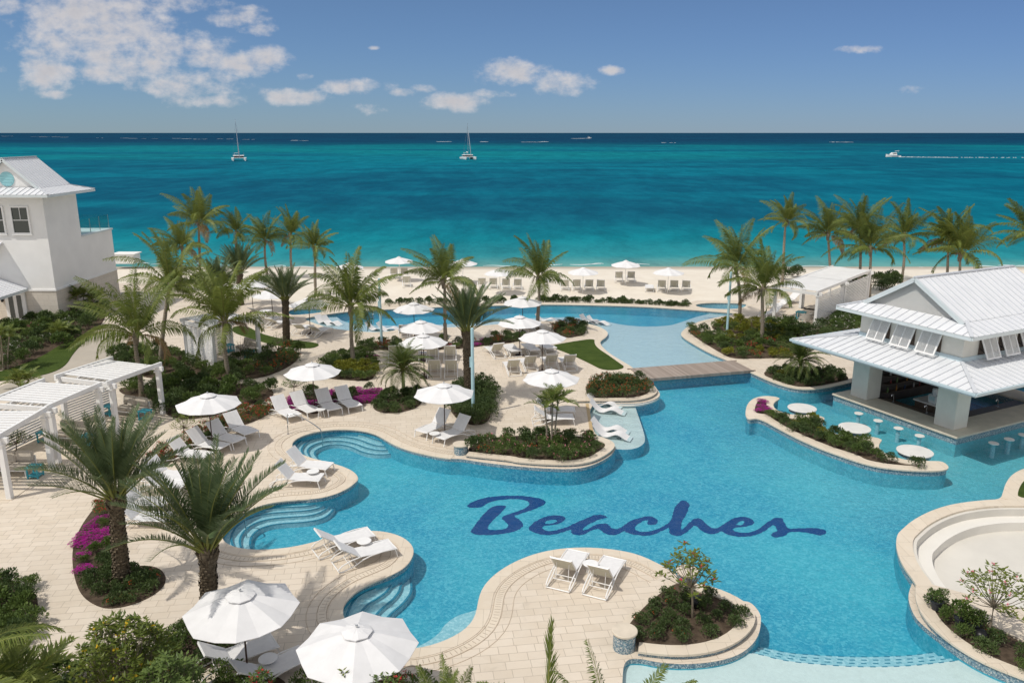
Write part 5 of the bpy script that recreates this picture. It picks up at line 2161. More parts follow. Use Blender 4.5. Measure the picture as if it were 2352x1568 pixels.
LG = {'up': make_lounger(math.radians(50)), 'mid': make_lounger(math.radians(36)), 'high': make_lounger(math.radians(62)), 'flat': make_lounger(math.radians(4))}


def lounger(h, f, kind, label, group=None, z=0.0):
    a, b = at(h, z), at(f, z)
    m = (a + b) / 2
    place(LG[kind], (m.x, m.y, z), math.atan2(b.y - a.y, b.x - a.x), 1, label, 'lounger', group)


lounger(n2(640, 555), n2(1000, 455), 'mid', 'white lounger of the drop shaped spit pair, farther from the camera')
lounger(n2(800, 655), n2(1160, 555), 'mid', 'white lounger of the drop shaped spit pair, closer to the umbrellas')
lounger(n3(630, 810), n3(755, 625), 'up', 'white lounger on the big paved peninsula, farther from the red flowering sapling')
lounger(n3(915, 870), n3(1040, 680), 'up', 'white lounger on the big paved peninsula, nearer the red flowering sapling')
lounger(n1(1640, 1500), n1(2110, 1330), 'mid', 'shaded lounger under the palm shadowed umbrella, beside the bed of bare soil')
lounger(n2(60, 1620), n2(430, 1450), 'mid', 'shaded lounger under the palm shadowed umbrella, nearer the largest umbrella')
lounger((690, 1660), (800, 1600), 'mid', 'lounger with only its corner showing under the largest umbrella')
lounger(c6(300, 1125), c6(615, 1135), 'up', 'white lounger on the rounded upper spit, in front by the pool edge')
lounger(c6(395, 1015), c6(685, 1045), 'up', 'white lounger on the rounded upper spit, behind its twin by the steps')
g4 = 'the bougainvillea four'
for i, (h, f) in enumerate(((c6(290, 570), c6(425, 640)), (c6(445, 540), c6(570, 600)), (c6(640, 515), c6(740, 585)), (c6(795, 495), c6(895, 560)))):
    lounger(h, f, 'up', ['sunlit white lounger beside the curved steel handrail, of ' + g4, 'sunlit white lounger second from the handrail among ' + g4, 'shaded lounger third from the handrail among ' + g4, 'shaded lounger farthest from the handrail among ' + g4][i])
for i, (h, f) in enumerate(((c5(1790, 1015), c5(1985, 1095)), (c5(1650, 1090), c5(1885, 1155)), (c5(1510, 1160), c5(1745, 1200)), (c5(1375, 1240), c5(1600, 1270)))):
    lounger(h, f, 'up', ['shaded lounger with red flowers behind it, farthest of the row by the cabanas', 'shaded lounger next to the umbrella pole in the row by the cabanas', 'sunlit lounger just this side of the umbrella pole in the row by the cabanas', 'sunlit lounger partly behind palm fronds in the row by the cabanas'][i])
lounger(c5(1190, 1400), c5(1440, 1440), 'up', 'lounger in shade seen between the fronds of the two big date palms')
lounger(c5(1150, 1480), c5(1420, 1500), 'up', 'sunlit lounger seen between the fronds of the two big date palms')
lounger(n1(985, 190), n1(1280, 215), 'up', 'white lounger farther from the camera right of the thick shaggy trunk')
lounger(n1(985, 320), n1(1290, 330), 'up', 'white lounger closer to the camera right of the thick shaggy trunk')
lounger(c6(1620, 680), c6(1430, 765), 'up', 'white lounger of the hedge pair, left of the umbrella pole')
lounger(c6(1770, 735), c6(1580, 810), 'up', 'white lounger of the hedge pair, right of the umbrella pole')
lounger(c7(450, 655), c7(700, 650), 'mid', 'white lounger behind the slim palm, nearer the kidney planter')
lounger(c7(470, 590), c7(710, 590), 'mid', 'white lounger behind the slim palm, farther from the kidney planter')
rl = 'in the row by the round shrub bed'
for i, (h, f) in enumerate(((c3(155, 1085), c3(75, 1030)), (c3(285, 1075), c3(210, 1010)), (c3(430, 1065), c3(360, 1005)), (c3(560, 1050), c3(470, 990)))):
    lounger(h, f, 'up' if i == 0 else 'flat', f'{["sunlit cream backed lounger farthest from the lawn", "sunlit flat lounger second from the far end", "shaded lounger second from the lawn", "shaded flat lounger nearest the lawn"][i]}, {rl}')
rl = 'in the row beside the fan shaped lawn'
for i, (h, f) in enumerate(((c3(275, 1225), c3(225, 1150)), (c3(405, 1190), c3(350, 1125)), (c3(570, 1180), c3(520, 1115)), (c3(715, 1185), c3(655, 1115)))):
    lounger(h, f, 'up', f'{["upright lounger farthest from the lawn", "lounger left of the umbrella pole", "lounger right of the umbrella pole", "lounger nearest the lawn"][i]}, {rl}')
for i, x in enumerate((1213, 1355, 1509, 1646)):
    lounger(c2(x, 1120), c2(x + 4, 1062), 'high', f'{ORD[i]} cream lounger from the yellow shrub bed, in the back row behind the feathery palm')
for i, x in enumerate((1524, 1655)):
    lounger(c2(x, 1238), c2(x + 4, 1178), 'high', ['cream lounger nearer the feathery palm in the short front row', 'cream lounger nearer the tall date palm trunk in the short front row'][i])
lounger(c2(1290, 945), c2(1288, 895), 'high', 'cream lounger behind the low shrub strip under the hidden umbrella')
lounger(c3(320, 880), c3(230, 855), 'flat', 'white lounger beneath the upper umbrella, left of the coconut trunk')
lounger(c3(440, 860), c3(360, 835), 'flat', 'white lounger beneath the upper umbrella, right against the coconut trunk')
for i, (h, f) in enumerate(((c2(430, 915), c2(560, 850)), (c2(540, 930), c2(710, 870)), (c2(175, 835), c2(300, 790)), (c2(225, 855), c2(370, 815)), (c2(80, 775), c2(240, 735)))):
    lounger(h, f, 'mid', ['lounger nearer the stout palm, of the pair by the shallow pool steps', 'lounger with curved white runners nearer the umbrella pole by the shallow steps', 'lounger in palm shade behind the stout palm, farther one', 'lounger in palm shade behind the stout palm, closer one', 'lounger lying farthest into the palm shade by the hidden umbrella'][i])
# beach rows
rows = [('in the row under the mid beach umbrella', [(666, 560), (758, 560), (855, 562), (948, 562)], c3),
        ('of the pair under the umbrella nearest the sea', [(1090, 492), (1184, 492)], c3),
        ('in the row nearest the right hand palms', [(1330, 566), (1425, 566), (1523, 567), (1617, 567)], c3),
        ('in the row beside the long palm frond', [(18, 545), (105, 545), (203, 551), (297, 553)], c3),
        ('of the sand loungers under the far left beach umbrella', [(1210, 458), (1290, 460)], c2)]
for desc, L_, cf in rows:
    for i, q in enumerate(L_):
        h, f = at(cf(*q), bz), at(cf(q[0] - 6, q[1] - 32), bz)
        d = (f - h).normalized()
        m = h + d * .95
        k = 'flat' if (desc.startswith('in the row nearest') and i == 0) else 'high'
        place(LG[k], m, math.atan2(d.y, d.x) + rnd.uniform(-.06, .06), 1, f'{ORD[i]} cream lounger from the left {desc}' if k == 'high' else 'lounger laid flat at the end of the row nearest the right hand palms', 'lounger')
for q, cf, lab in (((508, 490), c3, 'lone cream lounger on the sand just right of the tall coconut palm trunk'), ((1308, 530), c2, 'lone cream lounger on the sand left of the middle palm crown'), ((1897, 545), c2, 'lone cream lounger on the sand right of the middle palm crown')):
    h, f = at(cf(*q), bz), at(cf(q[0] - 6, q[1] - 32), bz)
    d = (f - h).normalized()
    place(LG['high'], h + d * .95, math.atan2(d.y, d.x), 1, lab, 'lounger')
# loungers by the far cabana
for i, (h, f) in enumerate(((c4(250, 1060), c4(170, 1075)), (c4(330, 1000), c4(215, 1010)), (c4(400, 960), c4(300, 975)))):
    lounger(h, f, 'mid', ['white lounger nearest the palm trunk beside the far cabana posts', 'white lounger between the far cabana posts', 'white lounger deepest behind the far cabana posts'][i])

# in-water loungers: one wavy moulded shell


def make_wave():
    r = empty('water_lounger')
    prof = [(-.98, .66), (-.86, .51), (-.70, .33), (-.52, .18), (-.34, .11), (-.14, .15), (.08, .27), (.26, .34), (.44, .30), (.64, .18), (.82, .10), (.98, .07)]
    P = prof
    for _ in range(2):
        Q = [P[0]]
        for a, b in zip(P, P[1:]):
            Q += [(a[0] * .75 + b[0] * .25, a[1] * .75 + b[1] * .25), (a[0] * .25 + b[0] * .75, a[1] * .25 + b[1] * .75)]
        P = Q + [P[-1]]
    mb = MB()
    n = len(P)
    vs = []
    for y in (-.33, .33):
        vs += [(x, y, z) for x, z in P]
    for y in (-.33, .33):
        vs += [(x, y, z - .032) for x, z in P]
    fs = []
    for i in range(n - 1):
        fs += [(i, i + 1, n + i + 1, n + i), (2 * n + i + 1, 2 * n + i, 3 * n + i, 3 * n + i + 1), (i + 1, i, 2 * n + i, 2 * n + i + 1), (n + i, n + i + 1, 3 * n + i + 1, 3 * n + i)]
    fs += [(0, n, 3 * n, 2 * n), (n - 1, 3 * n - 1, 4 * n - 1, 2 * n - 1)]
    mb.add(vs, fs)
    mb.build('shell', M['sling'], r)
    mb = MB()
    mb.box((-.2, 0, .045), (.9, .3, .09))
    mb.box((.62, 0, .04), (.3, .3, .08))
    bevel(mb.build('foot_block', M['frame_white'], r), .02)
    return r


WL = make_wave()
for h, f, lab in ((c7(865, 500), c7(1095, 535), 'white wavy in-water lounger on the tanning ledge, first from the bridge'), (c7(895, 555), c7(1115, 580), 'white wavy in-water lounger on the tanning ledge, second from the bridge'),
                  (c7(895, 700), c7(1150, 735), 'white wavy in-water lounger on the tanning ledge, third from the bridge'), (c7(925, 745), c7(1155, 778), 'white wavy in-water lounger closest to the kidney planter'),
                  (c2(610, 800), c2(720, 830), 'wavy white in-water lounger at the left end of the upper pool shelf'), (c2(650, 805), c2(800, 832), 'wavy white in-water lounger beside the palm crown on the upper pool shelf'),
                  (c2(1065, 865), c2(1095, 868), 'wavy white in-water lounger left of the blue lamp post'), (c2(1145, 865), c2(1200, 868), 'wavy white in-water lounger right of the blue lamp post'),
                  (c3(512, 795), c3(545, 797), 'wavy white in-water lounger standing near the poolside coconut trunk'),
                  (c3(815, 800), c3(930, 818), 'wavy white in-water lounger on the shelf by the round bed, left one'), (c3(880, 812), c3(985, 825), 'wavy white in-water lounger on the shelf by the round bed, right one')):
    a, b = at(h, -.2), at(f, -.2)
    d = (b - a).normalized()
    m = (a + b) / 2
    place(WL, (m.x, m.y, -.22), math.atan2(d.y, d.x), .92, lab, 'lounger')


# small round tables
def make_rt():
    r = empty('drinks_table')
    mb = MB()
    mb.lathe([(.235, .42), (.245, .428), (.245, .438), (.235, .445)], 24)
    mb.build('table_top', M['frame_white'], r)
    for k in range(3):
        a = 2 * PI * k / 3
        mb = MB()
        mb.bar((.12 * math.cos(a), .12 * math.sin(a), .42), (.19 * math.cos(a), .19 * math.sin(a), 0), .025)
        mb.build('leg', M['frame_white'], r)
    return r


RT = make_rt()
for p, lab in ((n3(868, 628), 'small round white table between the two loungers on the big peninsula'), (n2(972, 450), 'small round white table between the drop shaped spit loungers'), (n1(2100, 1370), 'small round white table in shade under the palm shadowed umbrella'),
               (c6(630, 540), 'small round white table at the foot of the umbrella by the bougainvillea'), (c6(1525, 728), 'small round white table between the hedge pair of loungers'), (c6(572, 1025), 'small round white table between the loungers on the rounded upper spit'),
               (c2(1432, 1035), 'small round table among the block of cream loungers')):
    g = at(p, .44)
    place(RT, (g.x, g.y, 0), 0, 1, lab, 'side table')

# ------------------------------------------------------------------ lamp posts


def lamp(base, top, lab, tilt=0):
    g = at(base)
    t_ = upright(top, g.y)
    h = t_.z
    e = empty('lamp_post', g)
    mb = MB()
    mb.lathe([(.085, .0), (.085, h * .62)], 14)
    mb.lathe([(.075, h * .62 + .002), (.075, h)], 14)
    mb.build('pole', M['pole_blue'], e)
    mb = MB()
    mb.lathe([(.16, 0), (.16, .03), (.1, .05)], 16)
    mb.build('base_plate', M['pole_blue'], e)
    mb = MB()
    mb.box((-.10, 0, h * .62), (.08, .1, .5))
    mb.lathe([(.078, h + .002), (.05, h + .03)], 14)
    mb.build('lamp_head', M['pole_blue'], e)
    tag(e, lab, 'lamp post')


lamp(c6(1828, 590), c2(1825, 850), 'tall pale blue lamp post in front of the date palm by the clipped hedge')
lamp(c2(1112, 990), c2(1095, 460), 'pale blue lamp post in the shrub strip at the upper pool shelf')
lamp(c3(1935, 895), c3(1962, 410), 'pale blue lamp post in the shrub bed right of the upper pool')
# ------------------------------------------------------------------ handrails


def rail(P, lab):
    g = P[0]
    e = empty('handrail', (g.x, g.y, 0))
    mb = MB()
    for off in ((0, 0),):
        Q = chaikin([p - Vector((g.x, g.y, 0)) for p in P], 2, False)
        mb.tube(Q, .024, 8)
    mb.build('tube', M['steel'], e, smooth=True)
    mb = MB()
    mb.lathe([(.06, 0), (.06, .015), (.035, .02)], 12)
    mb.build('floor_flange', M['steel'], e)
    tag(e, lab, 'handrail')


a, b = at(c6(378, 735)), at(c6(648, 835), -.6)
d = (b - a)
rail([a, a + Vector((0, 0, .93)), a + d * .06 + Vector((0, 0, 1.0)), a + Vector((d.x * .3, d.y * .3, .98)), Vector((a.x + d.x * .93, a.y + d.y * .93, .35)), Vector((b.x, b.y, .12)), b], 'curved steel handrail running down into the cove steps beside the four loungers')
a, b = at(n1(1790, 290)), at(n1(1935, 435), -.6)
d = b - a
rail([a, a + Vector((0, 0, .85)), a + Vector((d.x * .2, d.y * .2, .9)), Vector((a.x + d.x * .8, a.y + d.y * .8, .5)), Vector((b.x, b.y, .2)), b], 'steel handrail half hidden behind the date palm fronds at the lower cove steps')
a, b = at(c2(1045, 815)), at(c2(1075, 745), -.4)
d = b - a
rail([a, a + Vector((0, 0, .8)), a + Vector((d.x * .2, d.y * .2, .9)), Vector((a.x + d.x * .85, a.y + d.y * .85, .4)), b], 'thin steel handrail entering the upper pool near the blue lamp post')
# black garden speakers and pots
for p, r, lab in ((c7(375, 870), .20, 'black round garden speaker among the kidney planter shrubs, at the middle'), (c7(835, 868), .16, 'black round garden speaker among the kidney planter shrubs, near its rounded tip'), (n4(1850, 1215), .2, 'black round garden speaker at the foot of the pink flowering sapling'),
                  (n3(1700, 950), .2, 'dark boulder speaker on the soil behind the red flowering sapling')):
    g = at(p, .2)
    mb = MB()
    mb.lathe([(r * .75, -.04), (r * .98, r * .3), (r, r * .55), (r * .85, r * .95), (r * .55, r * 1.2), (r * .2, r * 1.3), (.01, r * 1.31)], 20)
    o = mb.build('garden_speaker', M['black'], smooth=True)
    o.location = g
    tag(o, lab, 'speaker')
# ------------------------------------------------------------------ boats


def catamaran(base, sc, lab, rz):
    g = at(base, -1.0)
    e = empty('catamaran', (g.x, g.y, -1.0), rz)
    e.scale = (sc, sc, sc)
    for s_ in (-1, 1):
        mb = MB()
        secs = [(-6.3, .25, 1.5), (-5.6, .5, 1.55), (-3, .75, 1.6), (0, .8, 1.65), (3.5, .7, 1.5), (5.6, .62, 1.2), (6.0, .55, .5)]
        vs = []
        for y, w, z in secs:
            x = s_ * 3.1
            vs += [(x - w, y, z), (x - w * .85, y, .5), (x - w * .3, y, -.3), (x + w * .3, y, -.3), (x + w * .85, y, .5), (x + w, y, z)]
        fs = []
        for i in range(len(secs) - 1):
            for k in range(6):
                fs.append((i * 6 + k, i * 6 + (k + 1) % 6, i * 6 + 6 + (k + 1) % 6, i * 6 + 6 + k))
        fs += [tuple(range(6)), tuple(range((len(secs) - 1) * 6 + 5, (len(secs) - 1) * 6 - 1, -1))]
        mb.add(vs, fs)
        mb.build('hull', M['frame_white'], e)
    mb = MB()
    mb.box((0, .8, 1.45), (5.4, 7.6, .35))
    mb.build('bridge_deck', M['frame_white'], e)
    mb = MB()
    mb.box((0, .9, 2.0), (4.9, 4.6, .75))
    mb.build('cabin_windows', M['black'], e)
    mb = MB()
    mb.box((0, 1.1, 2.6), (5.6, 5.4, .42))
    bevel(mb.build('cabin_roof', M['frame_white'], e), .12, 2)
    mb = MB()
    mb.box((-.9, 1.6, 3.9), (2.4, 1.8, .12))
    for x in (-2, .1):
        for y in (.9, 2.3):
            mb.box((x, y, 3.3), (.07, .07, 1.2))
    mb.build('bimini', M['frame_white'], e)
    mb = MB()
    mb.tube([(0, -.6, 2.5), (-.25, -.5, 21.5)], [.16, .10], 8)
    mb.box((-.1, -.55, 9), (2.0, .08, .08))
    mb.box((-.18, -.53, 15), (1.5, .08, .08))
    ms = mb.build('mast', M['steel'], e)
    mb = MB()
    mb.tube([(0, -.5, 4.0), (.5, 4.6, 4.4)], .2, 8)
    mb.build('boom', M['canvas'], ms)
    mb = MB()
    for p in ((3.0, .4, 1.7), (-3.0, .4, 1.7), (0, -6, 1.7)):
        mb.tube([p, (-.2, -.5, 20)], .03, 4)
    mb.tube([(.2, -5.9, 1.8), (-.1, -1.6, 17)], .12, 6)
    mb.build('rigging', M['steel'], ms)
    tag(e, lab, 'sailboat')


catamaran((549, 369), 1.0, 'anchored white catamaran with a bare mast, the one nearer the white house', math.radians(20))
catamaran((1075, 366), .92, 'anchored white catamaran with a bare mast straight off the middle of the beach', math.radians(20))


def motorboat(base, sc, lab, rz):
    g = at(base, -1.0)
    e = empty('motorboat', (g.x, g.y, -1.0), rz)
    e.scale = (sc,) * 3
    mb = MB()
    secs = [(-5.0, 1.5, 1.1), (-2, 1.7, 1.25), (1.5, 1.6, 1.55), (4, .9, 1.9), (5.2, .1, 2.1)]
    vs = []
    for x, w, z in secs:
        vs += [(x, -w, z), (x, -w * .8, .2), (x, 0, -.2), (x, w * .8, .2), (x, w, z)]
    fs = []
    for i in range(len(secs) - 1):
        for k in range(5):
            fs.append((i * 5 + k, i * 5 + (k + 1) % 5, i * 5 + 5 + (k + 1) % 5, i * 5 + 5 + k))
    fs.append((0, 1, 2, 3, 4))
    mb.add(vs, fs)
    mb.build('hull', M['frame_white'], e)
    mb = MB()
    vs = [(-2.2, -1.2, 1.2), (2.6, -1.1, 1.5), (1.0, -.95, 3.1), (-2.0, -1.0, 3.1), (-2.2, 1.2, 1.2), (2.6, 1.1, 1.5), (1.0, .95, 3.1), (-2.0, 1.0, 3.1)]
    mb.add(vs, [(0, 1, 2, 3), (5, 4, 7, 6), (3, 2, 6, 7), (1, 5, 6, 2), (4, 0, 3, 7)])
    mb.build('cabin', M['frame_white'], e)
    mb = MB()
    mb.box((-.6, 0, 2.45), (2.4, 2.22, .45))
    mb.build('cabin_windows', M['black'], e)
    mb = MB()
    mb.box((-2.4, 0, 4.2), (2.6, 1.8, .12), 0, 0, None, 0, .12)
    for x in (-3.3, -1.4):
        for y in (-.8, .8):
            mb.box((x, y, 3.6), (.07, .07, 1.2))
    mb.build('canopy', M['frame_white'], e)
    tag(e, lab, 'motorboat')


motorboat((2051, 361), .88, 'white motorboat speeding across the sea with a long wake', PI)
motorboat((1353, 318), 1.2, 'tiny white motorboat far out on the dark blue sea', 0)
motorboat((211, 305.6), 3.2, 'tiny white boat on the horizon far beyond the house', .3)
# wakes and breakers on the reef


def foam_strip(p0, p1, th, seed, n=40, gap=.0):
    rr = random.Random(seed)
    a, b = at(p0, -.97), at(p1, -.97)
    d = (b - a)
    nrm = Vector((-d.y, d.x, 0)).normalized()
    mb = MB()
    for i in range(n):
        if rr.random() < gap:
            continue
        q0, q1 = i / n, (i + 1.1) / n
        t0, t1_ = th * rr.uniform(.35, 1) * (1 - .6 * q0), th * rr.uniform(.35, 1) * (1 - .6 * q1)
        c = rr.uniform(-.3, .3) * th
        A = [a + d * q0 + nrm * (t0 + c), a + d * q1 + nrm * (t1_ + c)]
        B = [a + d * q0 - nrm * (t0 - c), a + d * q1 - nrm * (t1_ - c)]
        mb.band(A, B, -1.05, -.93 + rr.uniform(0, .25) + i * 1e-4)
    return mb


for p0, p1, th, gap, lab in (((2064, 361), (2200, 362.2), 1.2, .0, 'long white wake trailing behind the speeding motorboat'), ((2200, 362.2), (2352, 362.6), .6, .55, 'broken tail of the long wake at the edge of the view'), ((1350, 318.3), (1314, 318.6), 14, .1, 'short white wake behind the tiny far motorboat')):
    o = foam_strip(p0, p1, th, 3, 60, gap).build('boat_wake', M['foam'])
    tag(o, lab, 'wake')
mbf = MB()
for i, (x0_, x1_, y) in enumerate(((5, 30, 313.2), (70, 92, 314.2), (96, 135, 314.6), (138, 160, 315.5), (218, 238, 317), (280, 292, 317.6), (300, 312, 318.2), (330, 335, 318.6), (352, 360, 318.9), (400, 416, 318.2), (424, 440, 319),
                                   (444, 476, 320), (500, 512, 319.2), (526, 531, 319.6), (556, 585, 320.6), (672, 684, 323), (694, 706, 323.4), (1006, 1035, 325.8), (1108, 1118, 326.2), (1198, 1244, 326.6), (1248, 1258, 326), (1516, 1552, 328), (1905, 1930, 326.6), (1935, 1960, 326.8))):
    q = foam_strip((x0_, y), (x1_, y + rnd.uniform(-.2, .2)), 9, i, 10, .25)
    mbf.add(q.v, q.f)
o = mbf.build('reef_breakers', M['foam'])
tag(o, 'broken white line of surf along the distant reef', 'surf', kind='stuff')
# ------------------------------------------------------------------ palms


def frond(mb, rr, p0, az, el, L, droop, pairs, ll, lw, vee=0.0, hang=.5, start=.14, fwd=(.5, 1.0), rach=.018, lm=0, twist=0.0, wind=(0, 0, 0)):
    n = 12
    P = [Vector(p0)]
    side_w = rr.uniform(-.25, .25)
    for i in range(n):
        s = (i + .5) / n
        e = el - droop * s ** 1.4
        a = az + side_w * s
        d_ = Vector((math.cos(a) * math.cos(e), math.sin(a) * math.cos(e), math.sin(e))) + Vector(wind) * s
        P.append(P[-1] + d_.normalized() * (L / n))
    mb.tube(P, [rach * (1.15 - i / n) for i in range(n + 1)], 4, 1, False)
    for k in range(pairs):
        s = start + (1 - start) * (k + rr.uniform(0, .6)) / pairs
        x = s * n
        i = min(int(x), n - 1)
        f = min(x - i, 1.0)
        p = P[i].lerp(P[i + 1], f)
        t = (P[i + 1] - P[i]).normalized()
        sd = t.cross(Vector((0, 0, 1)))
        if sd.length < .05:
            sd = Vector((-math.sin(az), math.cos(az), 0))
        sd.normalize()
        up = sd.cross(t)
        if twist:
            q = Matrix.Rotation(twist, 3, t)
            sd, up = q @ sd, q @ up
        prof = min(1.0, .55 + 2.2 * (s - start)) * (1.0 - .72 * max(0, s - .45) / .55)
        l = ll * prof * rr.uniform(.85, 1.1)
        a = fwd[0] + (fwd[1] - fwd[0]) * s + rr.uniform(-.1, .1)
        for sg in (-1, 1):
            d = (sd * sg * math.cos(a) + t * math.sin(a) + up * (vee + rr.uniform(-.12, .12))).normalized()
            m1 = p + d * l * .5
            d2 = (d + Vector((0, 0, -hang)) * rr.uniform(.6, 1.3)).normalized()
            e_ = m1 + d2 * l * .5
            w = (t * .9 + up * .25 * sg).normalized() * lw * .5
            mb.add([p - w * .5, p + w * .5, m1 + w, m1 - w, e_ + w * .12, e_ - w * .12], [(0, 1, 2, 3), (3, 2, 4, 5)], lm)


def coconut_crown(seed, n=20, L=3.3):
    rr = random.Random(seed)
    mb = MB()
    for i in range(n):
        q = i / (n - 1)
        az = i * 2.39996 + rr.uniform(-.45, .45)
        el = math.radians(88 - 90 * q ** 1.15) + rr.uniform(-.2, .2)
        dr = math.radians(30 + 72 * q) * rr.uniform(.55, 1.35)
        l = L * (.66 + .38 * math.sin(PI * min(1, q * .8 + .15))) * rr.uniform(.8, 1.12)
        frond(mb, rr, (math.cos(az) * .06, math.sin(az) * .06, .05 - .1 * q), az, el, l, dr, 76, .70, .041, .05, .7 + .8 * q, .12, (.35, .95), .026, 0 if not (q > .93 and rr.random() < .7) else 2,
              rr.uniform(-.9, .9), (-.34, .16, 0))
    # dry fibre and old stalks under the crown
    for i in range(10):
        az = rr.uniform(0, 2 * PI)
        p = Vector((math.cos(az) * .09, math.sin(az) * .09, -.05))
        mb.tube([p, p + Vector((math.cos(az) * .16, math.sin(az) * .16, .12)), p + Vector((math.cos(az) * .30, math.sin(az) * .30, -.05 - rr.random() * .35))], [.035, .025, .008], 5, 3)
    mb.lathe([(.10, -.5), (.13, -.3), (.15, -.1), (.12, .12), (.05, .35)], 10, 3)
    me = mb.build('crown', [M['leaf_coco'], M['rachis'], M['leaf_dead'], M['bark']])
    return me


def date_crown(seed, n=40, L=2.55, fine=80):
    rr = random.Random(seed)
    mb = MB()
    for i in range(n):
        q = i / (n - 1)
        az = i * 2.39996 + rr.uniform(-.2, .2)
        el = math.radians(88 - 48 * q ** 1.0) + rr.uniform(-.12, .12)
        dr = math.radians(12 + 32 * q) * rr.uniform(.4, 1.5)
        frond(mb, rr, (math.cos(az) * .12, math.sin(az) * .12, .12 - .2 * q), az, el, L * rr.uniform(.88, 1.08) * (.8 + .2 * min(1, q * 3)), dr, fine, .46, .026, .42, .12, .20, (.5, .95), .024, 0, rr.uniform(-.4, .4))
    for i in range(30):
        az = rr.uniform(0, 2 * PI)
        p = Vector((math.cos(az) * .17, math.sin(az) * .17, -.25 + rr.uniform(-.15, .15)))
        mb.tube([p, p + Vector((math.cos(az) * .10, math.sin(az) * .10, .22))], [.045, .02], 4, 2)
    mb.lathe([(.17, -.4), (.22, -.2), (.2, 0), (.08, .25)], 10, 2)
    return mb.build('crown', [M['leaf_date'], M['rachis'], M['trunk_date']])


def pygmy_crown(seed, n=60, L=1.35):
    rr = random.Random(seed)
    mb = MB()
    for i in range(n):
        q = i / (n - 1)
        az = i * 2.39996 + rr.uniform(-.2, .2)
        el = math.radians(84 - 92 * q) + rr.uniform(-.1, .1)
        frond(mb, rr, (0, 0, .1 - .15 * q), az, el, L * rr.uniform(.85, 1.1), math.radians(55 + 35 * q), 36, .28, .022, .1, .3, .15, (.5, .95), .013, 0, 0)
    return mb.build('crown', [M['leaf_pygmy'], M['rachis']])


def areca_crown(seed, n=9, L=1.0):
    rr = random.Random(seed)
    mb = MB()
    for i in range(n):
        q = i / (n - 1)
        az = i * 2.39996 + rr.uniform(-.3, .3)
        el = math.radians(82 - 62 * q) + rr.uniform(-.1, .1)
        frond(mb, rr, (0, 0, 0), az, el, L * rr.uniform(.85, 1.1), math.radians(50 + 20 * q), 20, .36, .042, .35, .25, .22, (.5, .9), .015, 0, 0)
    return mb.build('crown', [M['leaf_coco'], M['rachis']])


CC = [coconut_crown(s) for s in (1, 2, 3, 4, 5)]
DC = [date_crown(21), date_crown(22)]
PC = [pygmy_crown(31), pygmy_crown(32)]
AC = [areca_crown(41), areca_crown(42), areca_crown(43)]
PROTO_CROWNS = set(o.name for o in CC + DC + PC + AC)
USED = set()


def crown_of(proto, parent, loc, rz, sc, tilt=(0, 0)):
    if proto.name in USED:
        o = proto.copy()
        COL.objects.link(o)
    else:
        USED.add(proto.name)
        o = proto
    o.parent = parent
    o.location = loc
    o.rotation_euler = (tilt[0], tilt[1], rz)
    o.scale = (sc, sc, sc)
    return o


def palm(name, base, crown, kind, sc, label, z0=0.0, i=0, group=None, cat='palm'):
    """base: foot of the trunk, crown: heart of the crown, both picked on the plan/elevation"""
    g = at(base, z0)
    c = upright(crown, g.y)
    H_ = c.z - z0
    dx = c.x - g.x
    e = empty(name, g)
    mb = MB()
    rr = random.Random(i * 7 + 3)
    n = 14
    if kind == 'coco':
        P = []
        for k in range(n + 1):
            s = k / n
            P.append((dx * s ** 1.5 + .06 * math.sin(s * 4 + i), .05 * math.sin(s * 3 + i * 2) * s, H_ * s - .05))
        P[-1] = (dx, 0, H_)
        r = [.17 if k == 0 else .14 - .045 * k / n for k in range(n + 1)]
        mb.tube(P, r, 10)
        mb.build('trunk', M['trunk_coco'], e, smooth=True)
        top = (dx, 0, H_)
        crown_of(CC[i % 5], e, top, rr.uniform(-.7, .7), sc * rr.uniform(.97, 1.14), (rr.uniform(-.12, .12), rr.uniform(-.05, .14)))
    elif kind == 'date':
        ns = max(8, int(H_ / .085))
        for k in range(ns):
            s = k / ns
            z = H_ * s
            rad = .235 - .03 * s + (.05 if k < 2 else 0)
            x0_ = dx * s
            for a in range(9):
                th = (a + (k % 2) * .5) * 2 * PI / 9 + rr.uniform(-.1, .1)
                ca, sa = math.cos(th), math.sin(th)
                o_ = rad * .86
                w = rad * .36
                t_ = rad * rr.uniform(1.0, 1.22)
                mb.add([(x0_ + ca * o_ - sa * w, sa * o_ + ca * w, z - .04), (x0_ + ca * o_ + sa * w, sa * o_ - ca * w, z - .04), (x0_ + ca * t_ + sa * w * .5, sa * t_ - ca * w * .5, z + .09), (x0_ + ca * t_ - sa * w * .5, sa * t_ + ca * w * .5, z + .09),
                        (x0_ + ca * o_ * .9, sa * o_ * .9, z + .12)], [(0, 1, 2, 3), (3, 2, 4)])
        mb.tube([(0, 0, -.05), (dx, 0, H_)], [.235, .20], 10)
        mb.build('trunk', M['trunk_date'], e)
        crown_of(DC[i % 2], e, (dx, 0, H_ + .1), rr.uniform(0, 6.28), sc)
    elif kind == 'pygmy':
        mb.tube([(0, 0, -.05), (dx * .5, 0, H_ * .5), (dx, 0, H_)], [.11, .09, .08], 8)
        mb.build('trunk', M['trunk_date'], e)
        crown_of(PC[i % 2], e, (dx, 0, H_), rr.uniform(0, 6.28), sc)
    elif kind == 'areca':
        for k, (ox, oy) in enumerate(((-.16, 0), (.16, .05), (.02, -.14))):
            mbk = MB()
            q = (dx + ox * 1.8, oy * 2, H_ + (k - 1) * .18)
            mbk.tube([(ox, oy, -.05), (ox * 1.2 + dx * .5, oy * 1.2, H_ * .5), q], [.05, .04, .035], 8)
            mbk.build('trunk', M['trunk_coco'], e)
            crown_of(AC[k], e, q, rr.uniform(0, 6.28), sc)
    tag(e, label, cat, group)
    return e


